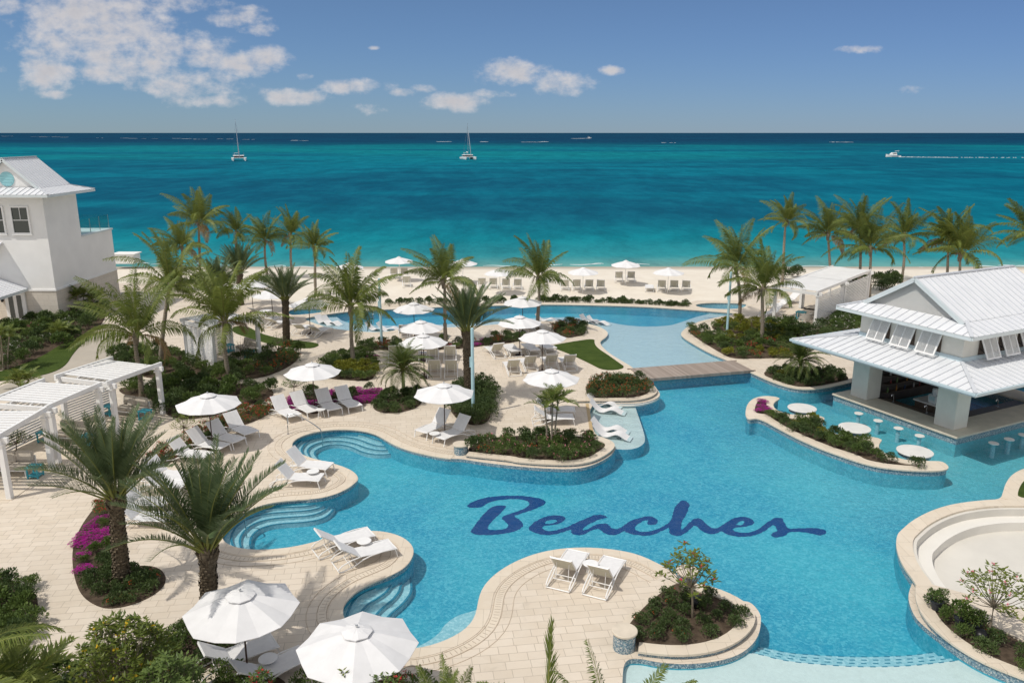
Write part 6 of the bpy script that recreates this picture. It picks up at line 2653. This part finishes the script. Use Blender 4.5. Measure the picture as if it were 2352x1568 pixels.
palms = [
    ('coconut_palm', (460, 653), c1(1560, 810), 'coco', 1.08, 'tall coconut palm standing highest of the group beside the white house, against the sea'),
    ('coconut_palm', (545, 650), c1(1855, 880), 'coco', .78, 'coconut palm with some browned fronds, second of the tall ones by the house'),
    ('coconut_palm', c2(210, 450), c2(195, 165), 'coco', .82, 'coconut palm between the browned one and the close pair above the beach'),
    ('coconut_palm', c2(410, 445), c2(395, 120), 'coco', .85, 'slender coconut palm with a clump of yellowish fronds, on the sand edge'),
    ('coconut_palm', c2(600, 592), c2(580, 215), 'coco', .80, 'coconut palm with dead fronds hanging from its crown, nearest the open beach of its group'),
    ('coconut_palm', (416, 665), c1(1425, 1000), 'coco', .92, 'lower coconut palm with long drooping fronds before the turquoise sea near the house'),
    ('coconut_palm', c5(1262, 490), c1(1330, 1290), 'coco', 1.02, 'bushy coconut palm in front of the house corner, its trunk rising behind the garden bed'),
    ('coconut_palm', c5(1105, 770), c5(1065, 270), 'coco', 1.10, 'wide coconut palm dropping a bent yellow frond over the far cabana roof'),
    ('coconut_palm', c5(1782, 615), c5(1760, 170), 'coco', 1.08, 'coconut palm in the red flowered bed in front of the half hidden cabana'),
    ('coconut_palm', c2(890, 1135), c2(870, 680), 'coco', 1.12, 'coconut palm with a thick rounded crown rising out of the yellow shrubs'),
    ('coconut_palm', c2(1620, 985), c2(1595, 480), 'coco', .92, 'coconut palm at the middle of the beach view, its trunk behind the umbrellas'),
    ('coconut_palm', c3(457, 855), c3(455, 450), 'coco', .95, 'coconut palm standing alone by the upper pool with fronds reaching over the beach'),
    ('coconut_palm', c3(2035, 785), c3(2010, 370), 'coco', 1.12, 'coconut palm behind the blue lamp post right of the upper pool'),
    ('coconut_palm', c4(130, 1282), c4(150, 850), 'coco', 1.05, 'nearer coconut palm with hanging fronds beside the far cabana'),
    ('coconut_palm', (1795, 650), c4(330, 330), 'coco', .90, 'wind swept slender coconut palm standing tallest right of the beach'),
    ('coconut_palm', (1907, 648), c4(660, 425), 'coco', 1.05, 'coconut palm directly behind the stepped cabana roof'),
    ('coconut_palm', c4(985, 915), c4(990, 540), 'coco', 1.22, 'bright green full coconut palm between the cabana and the pavilion roof'),
    ('coconut_palm', c4(905, 890), c4(900, 370), 'coco', .9, 'coconut palm mostly hidden behind the bright green full one'),
    ('coconut_palm', c4(1238, 800), c4(1255, 440), 'coco', 1.0, 'slim coconut palm on the sand between the full one and the pavilion ridge'),
    ('coconut_palm', (2200, 655), c4(1700, 580), 'coco', 1.35, 'broad light green coconut palm rising above the pavilion roof ridge'),
    ('coconut_palm', (2172, 650), c4(1610, 460), 'coco', 1.0, 'coconut palm tucked behind the broad one above the pavilion ridge'),
    ('coconut_palm', (2375, 660), (2372, 540), 'coco', 1.12, 'coconut palm cut by the edge of the view above the pavilion'),
    ('date_palm', (553, 700), c1(1880, 1210), 'date', 1.0, 'far date palm with dark feathery fronds in front of the beach group'),
    ('date_palm', c2(365, 955), c2(355, 640), 'date', .95, 'stout date palm standing in the crescent lawn'),
    ('date_palm', (1078, 925), c2(1775, 890), 'date', 1.0, 'tall date palm with a slim trunk behind the blue lamp post and hedge'),
    ('date_palm', c1(1700, 1600), c1(1700, 1330), 'date', .95, 'date palm tangled among the coconut palms by the half hidden cabana'),
    ('date_palm', n1(960, 785), (266, 1150), 'date', 1.08, 'large date palm with a thick shaggy trunk in the crescent bed'),
    ('date_palm', n1(1650, 1270), (477, 1268), 'date', 1.10, 'large date palm with bare lower stalks standing behind the umbrella with palm shade'),
    ('pygmy_palm', c6(1285, 440), c6(1275, 235), 'pygmy', 1.28, 'round feathery palm in the oval bed beside the cream loungers'),
    ('pygmy_palm', c8(455, 300), c8(440, 165), 'pygmy', 1.25, 'dark feathery palm in the low planter before the bar'),
    ('slim_palm', c7(555, 850), c7(560, 500), 'areca', 1.0, 'slim three stemmed palm growing from the kidney planter'),
    ('fan_palm', c5(35, 545), c5(25, 290), 'areca', .9, 'small palm on a thin trunk at the edge of the front lawn'),
    ('fan_palm', c5(640, 120), c1(620, 1390), 'areca', 1.15, 'small palm against the stone base of the house, nearer the door'),
    ('fan_palm', c5(740, 110), c1(745, 1410), 'areca', 1.1, 'small palm against the stone base of the house, toward the beach'),
    ('fan_palm', c5(480, 330), c5(480, 260), 'areca', 1.0, 'low yellowish palm at the edge of the shrubs above the lawn strip'),
    ('fan_palm', c5(170, 690), c5(175, 640), 'areca', 1.0, 'low palm tips peeping over the cabana roofs beside the path'),
    ('fan_palm', (65, 1830), n1(120, 1630), 'areca', 1.25, 'dark low palm tips at the bottom edge below the path'),
]
for i, (nm, b, c, k, sc, lab) in enumerate(palms):
    palm(nm, b, c, k, sc, lab, 0.0 if at(b).y < 66 else -.3, i)


def near_palm(vp, z, sc, lab, i, kind='coco'):
    g = at(vp, z)
    e = empty('coconut_palm', (g.x, g.y, 0))
    mb = MB()
    mb.tube([(0, 0, 0), (.05, 0, z * .5), (0, 0, z)], [.17, .13, .10], 10)
    mb.build('trunk', M['trunk_coco'], e, smooth=True)
    crown_of(CC[i % 5], e, (0, 0, z), i * 1.3, sc)
    tag(e, lab, 'palm')


def spear_palm(vtop, Y, lab):
    t_ = upright(vtop, Y)
    rr = random.Random(77)
    e = empty('coconut_palm', (t_.x, Y, 0))
    zb = t_.z - 2.5
    mb = MB()
    mb.tube([(0, 0, 0), (.04, 0, zb)], [.16, .11], 10)
    mb.build('trunk', M['trunk_coco'], e, smooth=True)
    mb = MB()
    frond(mb, rr, (0, 0, zb), .4, math.radians(89), 2.5, .06, 90, .62, .03, .1, .05, .3, (1.15, 1.3), .03)
    for k in range(9):
        frond(mb, rr, (0, 0, zb - .1), k * 2.4, math.radians(40 - k * 5), 2.0, 1.0, 60, .6, .045, .05, .7, .15, (.4, .95), .024)
    mb.build('crown', [M['leaf_coco'], M['rachis']], e)
    tag(e, lab, 'palm')


spear_palm((1257, 1432), 12.2, 'palm whose single upright spear frond pokes in at the bottom edge')
near_palm((1420, 1770), 3.0, .58, 'palm showing a fan of frond tips at the bottom edge beside the mosaic pedestal', 2)
near_palm((-130, 1570), 3.4, .72, 'palm spreading fronds in from the lower left corner over the bed', 3)
near_palm((1030, 1690), 1.6, .5, 'small palm whose tips show under the largest umbrella shadow', 4)

# ------------------------------------------------------------------ shrubs


def leaf(mb, p, d, up, l, w, mi=0):
    s = d.cross(up)
    if s.length < 1e-3:
        s = Vector((1, 0, 0))
    s.normalize()
    u = s.cross(d)
    m = p + d * l * .5
    mb.add([p, m + s * w * .5 - u * w * .12, p + d * l, m - s * w * .5 - u * w * .12], [(0, 1, 2), (0, 2, 3)], mi)


def rdir(rr):
    while True:
        v = Vector((rr.uniform(-1, 1), rr.uniform(-1, 1), rr.uniform(-1, 1)))
        if .05 < v.length < 1:
            return v.normalized()


def shrub_mesh(name, mat, seed, n=900, R_=.42, Hh=.62, lumps=7, ls=.085, fl=None, nf=0, fs_=.05, stems=True, flname='blossoms', cluster=5):
    rr = random.Random(seed)
    mb = MB()
    L = []
    for k in range(lumps):
        a = k * 2.4 + rr.uniform(-.4, .4)
        q = math.sqrt((k + .3) / lumps) * R_ * .78
        L.append((Vector((math.cos(a) * q, math.sin(a) * q, Hh * rr.uniform(.35, .72) * (1 - .35 * q / R_))), R_ * rr.uniform(.30, .46)))
    for i in range(n):
        c, r = L[rr.randrange(lumps)]
        d = rdir(rr)
        if d.z < -.55:
            d.z = -d.z
        p = c + Vector((d.x, d.y, d.z * 1.15)) * r * rr.uniform(.55, 1.08)
        if p.z < .03:
            p.z = rr.uniform(.03, .12)
        dd = (d + rdir(rr) * .8 + Vector((0, 0, .35))).normalized()
        leaf(mb, p, dd, rdir(rr), ls * rr.uniform(.7, 1.3), ls * .48, 0)
    if stems:
        for c, r in L:
            mb.tube([(c.x * .15, c.y * .15, -.03), (c.x * .6, c.y * .6, c.z * .55), c], [.014, .010, .006], 4, 1, False)
    o = mb.build(name, [M[mat], M['bark']])
    if fl:
        mf = MB()
        for i in range(nf):
            c, r = L[rr.randrange(lumps)]
            d = rdir(rr)
            d.z = abs(d.z) * .9 + .15
            d.normalize()
            p = c + Vector((d.x, d.y, d.z * 1.15)) * r * rr.uniform(.98, 1.15)
            for k in range(cluster):
                q = p + rdir(rr) * fs_ * .8
                leaf(mf, q, (d + rdir(rr) * .9).normalized(), rdir(rr), fs_ * rr.uniform(.8, 1.3), fs_ * .8, 0)
        mf.build(flname, M[fl], o)
    return o


SH = {
    'dark': [shrub_mesh('shrub', 'leaf_dark', 1, 1000, .42, .62, 7, .07), shrub_mesh('shrub', 'leaf_dark', 2, 700, .40, .70, 6, .105), shrub_mesh('shrub', 'leaf_dark', 3, 850, .44, .56, 9, .085)],
    'green': [shrub_mesh('leafy_bush', 'leaf_shrub', 4, 950, .42, .66, 8, .075), shrub_mesh('leafy_bush', 'leaf_shrub', 5, 560, .40, .78, 5, .125), shrub_mesh('leafy_bush', 'leaf_shrub', 6, 760, .45, .58, 9, .09)],
    'yellow': [shrub_mesh('croton_bush', 'leaf_yellow', s, 560, .42, .6, 7, .105) for s in (7, 8)],
    'magenta': [shrub_mesh('bougainvillea_bush', 'leaf_shrub', s, 420, .44, .55, 8, .075, 'petal_magenta', 230, .045, True, 'blossoms') for s in (9, 10)],
    'red': [shrub_mesh('red_flower_bush', 'leaf_shrub', s, 480, .42, .55, 7, .08, 'petal_red', 50, .042) for s in (11, 12)],
    'orange': [shrub_mesh('orange_flower_bush', 'leaf_dark', s, 560, .42, .60, 7, .085, 'petal_orange', 26, .04) for s in (13, 14)],
    'pink': [shrub_mesh('pink_flower_bush', 'leaf_shrub', s, 600, .42, .66, 7, .09, 'petal_pink', 6, .055) for s in (15, 16)],
    'white': [shrub_mesh('white_flower_bush', 'leaf_dark', s, 560, .42, .66, 7, .085, 'petal_white', 10, .05) for s in (17, 18)],
    'small': [shrub_mesh('low_bush', 'leaf_dark', s, 620, .36, .42, 7, .085) for s in (19, 20, 21)],
    'smallorange': [shrub_mesh('low_flower_bush', 'leaf_dark', s, 620, .36, .42, 7, .085, 'petal_orange', 5, .04) for s in (22,)],
    'hedge': [shrub_mesh('hedge_bush', 'leaf_dark', s, 900, .48, 1.0, 10, .085) for s in (23, 24)],
}
CAT = {'yellow': 'croton', 'magenta': 'bougainvillea', 'red': 'flowering shrub', 'orange': 'flowering shrub', 'pink': 'flowering shrub', 'white': 'flowering shrub', 'smallorange': 'flowering shrub', 'hedge': 'hedge'}
WORD = {'dark': 'dark green leafy shrub', 'green': 'mid green leafy shrub', 'yellow': 'yellow and green variegated shrub', 'magenta': 'bush covered in magenta blooms', 'red': 'bush dotted with crimson blooms', 'orange': 'dark bush with orange red blooms',
        'pink': 'green shrub with a few pink blooms', 'white': 'dark shrub with a few white blooms', 'small': 'low dark green bush', 'smallorange': 'low dark bush with orange blooms', 'hedge': 'dense dark clipped bush'}
NSH = {}


def scatter(P, spacing, choose, where, z=0.0, seed=0, maxn=80, inset=.12, weight=None):
    rr = random.Random(seed)
    xs_, ys_ = [p.x for p in P], [p.y for p in P]
    Q = []
    tries = 0
    A_ = abs(area(P))
    want = min(maxn, int(A_ / (spacing * spacing * .70)))
    while len(Q) < want and tries < want * 60:
        tries += 1
        p = Vector((rr.uniform(min(xs_), max(xs_)), rr.uniform(min(ys_), max(ys_)), 0))
        if not inside(p, P):
            continue
        if any((p - q).length < spacing for q in Q):
            continue
        if any(inside(p, w) for w in (MAIN, UPPER)) and z < .05:
            continue
        Q.append(p)
    for p in Q:
        kind, sc = choose(p, rr)
        if kind is None:
            continue
        pr = SH[kind][rr.randrange(len(SH[kind]))]
        lab = f'{WORD[kind]} {where}'
        s = sc * rr.uniform(.85, 1.15)
        place(pr, (p.x, p.y, z), rr.uniform(0, 6.28), (s, s, s * rr.uniform(.85, 1.1) * (.45 if kind == 'magenta' else 1)), lab, CAT.get(kind, 'shrub'), f'{WORD[kind]}s {where}')
        NSH[kind] = NSH.get(kind, 0) + 1


def mixk(**w):
    ks = list(w)
    ws = [w[k][0] for k in ks]

    def f(p, rr):
        k = rr.choices(ks, ws)[0]
        return k, w[k][1]
    return f


cx0 = at(n1(800, 450))


def ch_crescent(p, rr):
    q = at(n1(700, 780))
    if p.y > q.y + .1 and p.x < at(n1(900, 400)).x + .3:
        return ('red', .8) if p.y > at(n1(780, 270)).y else (('magenta', .72) if rr.random() < .72 else ('green', .55))
    return ('smallorange' if rr.random() < .45 else 'small'), .80


scatter(offset(BEDS['crescent'], -.2), .40, ch_crescent, 'in the crescent bed under the thick palm trunk', .02, 1, 70)
scatter(BEDS['leftedge'], .5, mixk(green=(1, 1.0), dark=(1, 1.0)), 'in the rounded bed cut by the left frame edge', .02, 2, 40)
scatter(BEDS['front'], .62, mixk(green=(1, .95), dark=(1, .9)), 'in the front bed behind the shaded loungers', .02, 3, 40)
scatter(BEDS['strip'], .62, mixk(dark=(3, .85), red=(1, .8), green=(1, .8), magenta=(.25, .8)), 'in the long strip below the upper pool', .02, 4, 60)
scatter(BEDS['round'], .55, mixk(dark=(2, .9), red=(1, .85)), 'in the round bed behind the fan shaped lawn', .02, 5, 30)
yk = at(c2(900, 1180))


def ch_kp(p, rr):
    d = (p - yk)
    if abs(d.x) < 1.35 and abs(d.y + .2) < 1.1:
        return 'yellow', .95
    if p.y > at(c2(900, 1095)).y and p.x > yk.x + .4:
        return 'magenta', .75
    return ('green' if rr.random() < .5 else 'dark'), .85


scatter(BEDS['kpalm'], .58, ch_kp, 'around the coconut trunk in the yellow shrub bed', .02, 6, 45)


def ch_red(p, rr):
    if p.x > at(c2(100, 1150)).x and rr.random() < .55:
        return 'orange', 1.1
    return ('green' if rr.random() < .5 else 'dark'), 1.1


scatter(BEDS['redbed'], .85, ch_red, 'in the big bed below the half hidden cabana', .02, 7, 60)
scatter(BEDS['midleft'], .85, mixk(green=(1, 1.25), dark=(1.4, 1.25)), 'in the bed between the far cabana and the shaded path', .02, 8, 48)
scatter(BEDS['redstrip'], .50, mixk(red=(3, .9), dark=(1, .8)), 'in the strip behind the loungers by the cabanas', .02, 9, 40)
scatter(BEDS['bougain'], .52, mixk(magenta=(2, .9), dark=(1, .85)), 'behind the four loungers by the handrail', .02, 10, 40)
scatter(BEDS['pygmy'], .52, mixk(dark=(2, .85), small=(1, .9)), 'under the feathery palm in the oval bed', .02, 11, 40)
scatter(BEDS['hedge'], .52, mixk(hedge=(1, 1.0)), 'of the clipped hedge behind the umbrella pair', .02, 12, 34)
scatter(BEDS['right'], .70, mixk(green=(2, 1.0), red=(1, .95), dark=(1, 1.0), yellow=(.8, .9)), 'in the wide bed right of the upper pool', .02, 13, 90)
scatter(BEDS['rightback'], .75, mixk(yellow=(2, .95), green=(1, 1.0)), 'behind the lamp post right of the upper pool', .02, 14, 50)
scatter(BEDS['cabanafront'], .85, mixk(dark=(2, 1.3), white=(1, 1.3), green=(1, 1.2)), 'between the far cabana and the pavilion roof', .02, 15, 60)
scatter(BEDS['house'], 1.05, mixk(dark=(2, 1.4), green=(1.4, 1.45), pink=(.5, 1.4), white=(.4, 1.3)), 'in front of the white house', .02, 16, 80)


def W_(cf_pts, z):
    return ccw(chaikin([at(q, z) for q in cf_pts], 2))


def shrink(P, d):
    return offset(P, -d)


scatter(shrink(W_(soilB, .2), .15), .52, mixk(pink=(1.2, .95), dark=(1, .9), orange=(.3, .85)), 'in the kidney planter', .15, 20, 44)
scatter(shrink(W_(soilC, .2), .15), .52, mixk(orange=(1, .95), dark=(.6, .95)), 'in the wedge planter by the bridge', .15, 21, 44)
scatter(shrink(W_(soilE, .2), .18), .46, mixk(small=(3, .66), smallorange=(1, .66)), 'in the teardrop planter', .18, 22, 44)
fl_ = at(c8(130, 530))


def ch_isl(p, rr):
    if (p - Vector((fl_.x, fl_.y, 0))).length < 1.1:
        return 'magenta', .7
    return rr.choices(['green', 'dark', 'yellow'], [2, 1.8, .4])[0], .72


scatter(shrink(W_(soilF, .2), .12), .42, ch_isl, 'in the leaf shaped island planter', .15, 23, 60)
scatter(shrink(W_(soilG, .1), .15), .55, mixk(small=(1, .9), yellow=(.2, .8)), 'around the dark feathery palm before the bar', .07, 24, 36)
scatter(shrink(W_(soilH, .24), .18), .62, mixk(smallorange=(1, .9), green=(1, .6), small=(1, .9)), 'in the crescent planter by the round basin', .2, 25, 30)
scatter(shrink(BEDS['frontmid'], .1), .75, mixk(green=(1, 1.1), red=(1, 1.1)), 'along the bottom edge under the umbrellas', .02, 26, 24)
# low hedge plants on the sand beyond the upper pool
hl = [(480, 640), (500, 640), (540, 640), (570, 638), (600, 640), (640, 642), (680, 640), (735, 640), (765, 638), (830, 645), (860, 640), (930, 652), (960, 645), (1020, 652), (1050, 655), (1085, 652), (1120, 655), (1160, 660), (1190, 655), (1255, 665), (1280, 660), (1345, 665), (1410, 668), (1480, 672), (1510, 678), (1545, 680), (1600, 685), (1630, 670)]
for i, q in enumerate(hl):
    g = at(c3(q[0], q[1] - 2), 0.0)
    s = rnd.uniform(.75, 1.1)
    place(SH['dark'][i % 3], (g.x, g.y + .5, -.28), rnd.uniform(0, 6), s * 1.15, 'low dark bush in the broken row between the upper pool and the sand', 'shrub', 'low bushes between the upper pool and the sand')
for i in range(14):
    g = at(c2(1170 + i * 75 + rnd.uniform(-20, 20), 655 - i * 1.5), 0)
    place(SH['dark'][i % 3], (g.x, g.y + .5, -.28), rnd.uniform(0, 6), rnd.uniform(.9, 1.2), 'low dark bush in the broken row between the upper pool and the sand', 'shrub', 'low bushes between the upper pool and the sand')
for i, q in enumerate([(820, 800), (860, 795), (900, 800), (1020, 800), (1060, 795), (1100, 800), (1150, 790), (1190, 800), (1080, 860), (1120, 850), (1160, 840), (830, 900), (870, 890), (900, 930), (930, 880), (260, 760), (310, 770), (380, 745), (420, 740)]):
    g = at(c4(*q), -.3)
    place(SH['dark'][i % 3], (g.x, g.y, -.32), rnd.uniform(0, 6), rnd.uniform(1.4, 1.9), 'dark dune bush at the sand edge beyond the far cabanas', 'shrub', 'dune bushes beyond the far cabanas')

for i, q in enumerate([(1480, 1310), (1540, 1300), (1600, 1310), (1660, 1320), (1730, 1300), (1800, 1290), (1290, 1290), (1340, 1300), (1400, 1310), (2020, 1290), (2080, 1300)]):
    g = at(c1(*q), -.1)
    place(SH['green'][i % 3], (g.x, g.y, -.05), rnd.uniform(0, 6), rnd.uniform(1.3, 1.8), 'green bush at the sand edge beneath the palms beside the white house', 'shrub', 'bushes at the sand edge beside the white house')

# ------------------------------------------------------------------ saplings and bushes with leaf rosettes


def sapling(vbase, vtop, spread, lab, seed, z0, leafm='leaf_tree', flm=None, nb=26, ll=.15, nrose=9, multi=False, thick=.03):
    rr = random.Random(seed)
    g = at(vbase, z0)
    t_ = upright(vtop, g.y)
    Hh = t_.z - z0
    e = empty('sapling', g)
    dx = t_.x - g.x
    tb, lf, fl = MB(), MB(), MB()
    fork = Vector((dx * .4, 0, Hh * (.42 if not multi else .1)))
    if not multi:
        tb.tube([(0, 0, -.05), fork * .5 + Vector((.015, 0, 0)), fork], [thick, thick * .85, thick * .7], 7)
    for k in range(nb):
        a = k * 2.4 + rr.uniform(-.4, .4)
        q = math.sqrt((k + .4) / nb)
        end = Vector((dx + math.cos(a) * spread * q * rr.uniform(.8, 1.1), math.sin(a) * spread * q * rr.uniform(.8, 1.1), Hh * (1.0 - .42 * q * q) * rr.uniform(.86, 1.04)))
        mid = fork.lerp(end, .5) + Vector((rr.uniform(-.06, .06), rr.uniform(-.06, .06), -.08 * q))
        tb.tube([fork, mid, end], [thick * .38, thick * .28, thick * .16], 5, 0, False)
        for c, m in ((end, nrose), (mid.lerp(end, .55), nrose // 2)):
            for j in range(m):
                th = j * 2.4 + rr.uniform(-.3, .3)
                d = Vector((math.cos(th), math.sin(th), rr.uniform(-.25, .8))).normalized()
                leaf(lf, c + d * .02 + rdir(rr) * ll * .3, d, Vector((0, 0, 1)), ll * rr.uniform(.7, 1.15), ll * .38)
        if flm and rr.random() < (.5 if flm != 'petal_yellow' else .2):
            for j in range(5):
                leaf(fl, end + Vector((0, 0, .03)) + rdir(rr) * .03, (rdir(rr) + Vector((0, 0, .7))).normalized(), rdir(rr), .065, .05)
    tb.build('trunk', M['bark'], e)
    lf.build('crown', M[leafm], e)
    if fl.v:
        fl.build('blossoms', M[flm], e)
    tag(e, lab, 'sapling')


sapling(n3(1665, 1035), n3(1645, 500), .85, 'slender sapling with red blooms in the middle of the teardrop planter', 1, .18, 'leaf_tree', 'petal_red', 30, .17, 11, thick=.035)
sapling(n4(1912, 1195), n4(2020, 660), 1.0, 'slender sapling with pink blooms beside the pale round basin', 2, .2, 'leaf_tree', 'petal_pink', 30, .17, 11, thick=.035)
sapling(c6(420, 425), c6(425, 285), .75, 'small dark sapling under the umbrella by the bougainvillea', 3, 0, 'leaf_shrub', None, 28, .12, 10)
sapling(c5(1440, 1075), c5(1440, 900), .65, 'thin sapling in front of the umbrella near the middle cabanas', 4, 0, 'leaf_tree', None, 22, .12, 9)
sapling(c5(125, 1190), c5(130, 1030), .6, 'small green sapling against the slat screen of the nearest cabana', 5, 0, 'leaf_shrub', None, 26, .11, 10)
sapling(c2(300, 1030), c2(295, 880), .5, 'thin sparse sapling at the tip of the big red flowered bed', 6, 0, 'leaf_shrub', None, 16, .10, 7)
sapling(c5(1880, 480), c5(1900, 290), .8, 'bare twiggy sapling by the half hidden cabana post', 7, 0, 'leaf_tree', None, 22, .07, 3)
sapling((300, 1690), n1(930, 1060), 1.2, 'large yellow green flowering bush in the lower left foreground', 8, 0, 'leaf_tree', 'petal_yellow', 120, .17, 14, True, .035)
sapling((380, 1740), n1(1290, 1380), .95, 'dark leafy bush in front of the yellow green one at the bottom edge', 9, 0, 'leaf_shrub', None, 120, .15, 14, True, .03)
sapling((602, 1700), n2(120, 1480), .55, 'bush with small red blooms below the dark umbrella pole', 10, 0, 'leaf_shrub', 'petal_red', 60, .11, 11, True, .02)
sapling((905, 1740), n2(1120, 1500), .8, 'reddish leafed bush at the bottom edge under the largest umbrella', 11, 0, 'leaf_shrub', 'petal_red', 60, .13, 11, True, .02)
sapling((795, 1740), n2(820, 1500), .3, 'narrow green bush tip in front of the largest umbrella', 12, 0, 'leaf_tree', None, 22, .13, 10, True, .02)
# dark pots in the crescent planter
pp = None
for i, q in enumerate(((1505, 985), (1690, 1115), (1795, 1160))):
    g = at(n4(*q), .2)
    e = empty('plant_pot', (g.x, g.y, .2))
    mb = MB()
    mb.lathe([(.12, 0), (.165, .24), (.185, .245), (.185, .28), (.16, .28), (.15, .24)], 18)
    mb.build('pot', M['pot'], e)
    b = SH['green'][i].copy()
    COL.objects.link(b)
    b.name = 'foliage'
    for k_ in ('label', 'category', 'group'):
        if k_ in b:
            del b[k_]
    b.parent = e
    b.location = (0, 0, .24)
    b.rotation_euler = (0, 0, i)
    b.scale = (.7, .7, .75)
    tag(e, ['potted green shrub at the narrow tip of the crescent planter', 'potted green shrub in the middle of the crescent planter', 'potted green shrub beside the black speaker in the crescent planter'][i], 'potted plant')
for o in [o for l in SH.values() for o in l] + list(UMB) + list(LG.values()):
    if o.parent is None and 'label' not in o.keys():
        for k_ in list(o.children):
            bpy.data.objects.remove(k_)
        bpy.data.objects.remove(o)
for o in CC + DC + PC + AC:
    if o.parent is None:
        bpy.data.objects.remove(o)
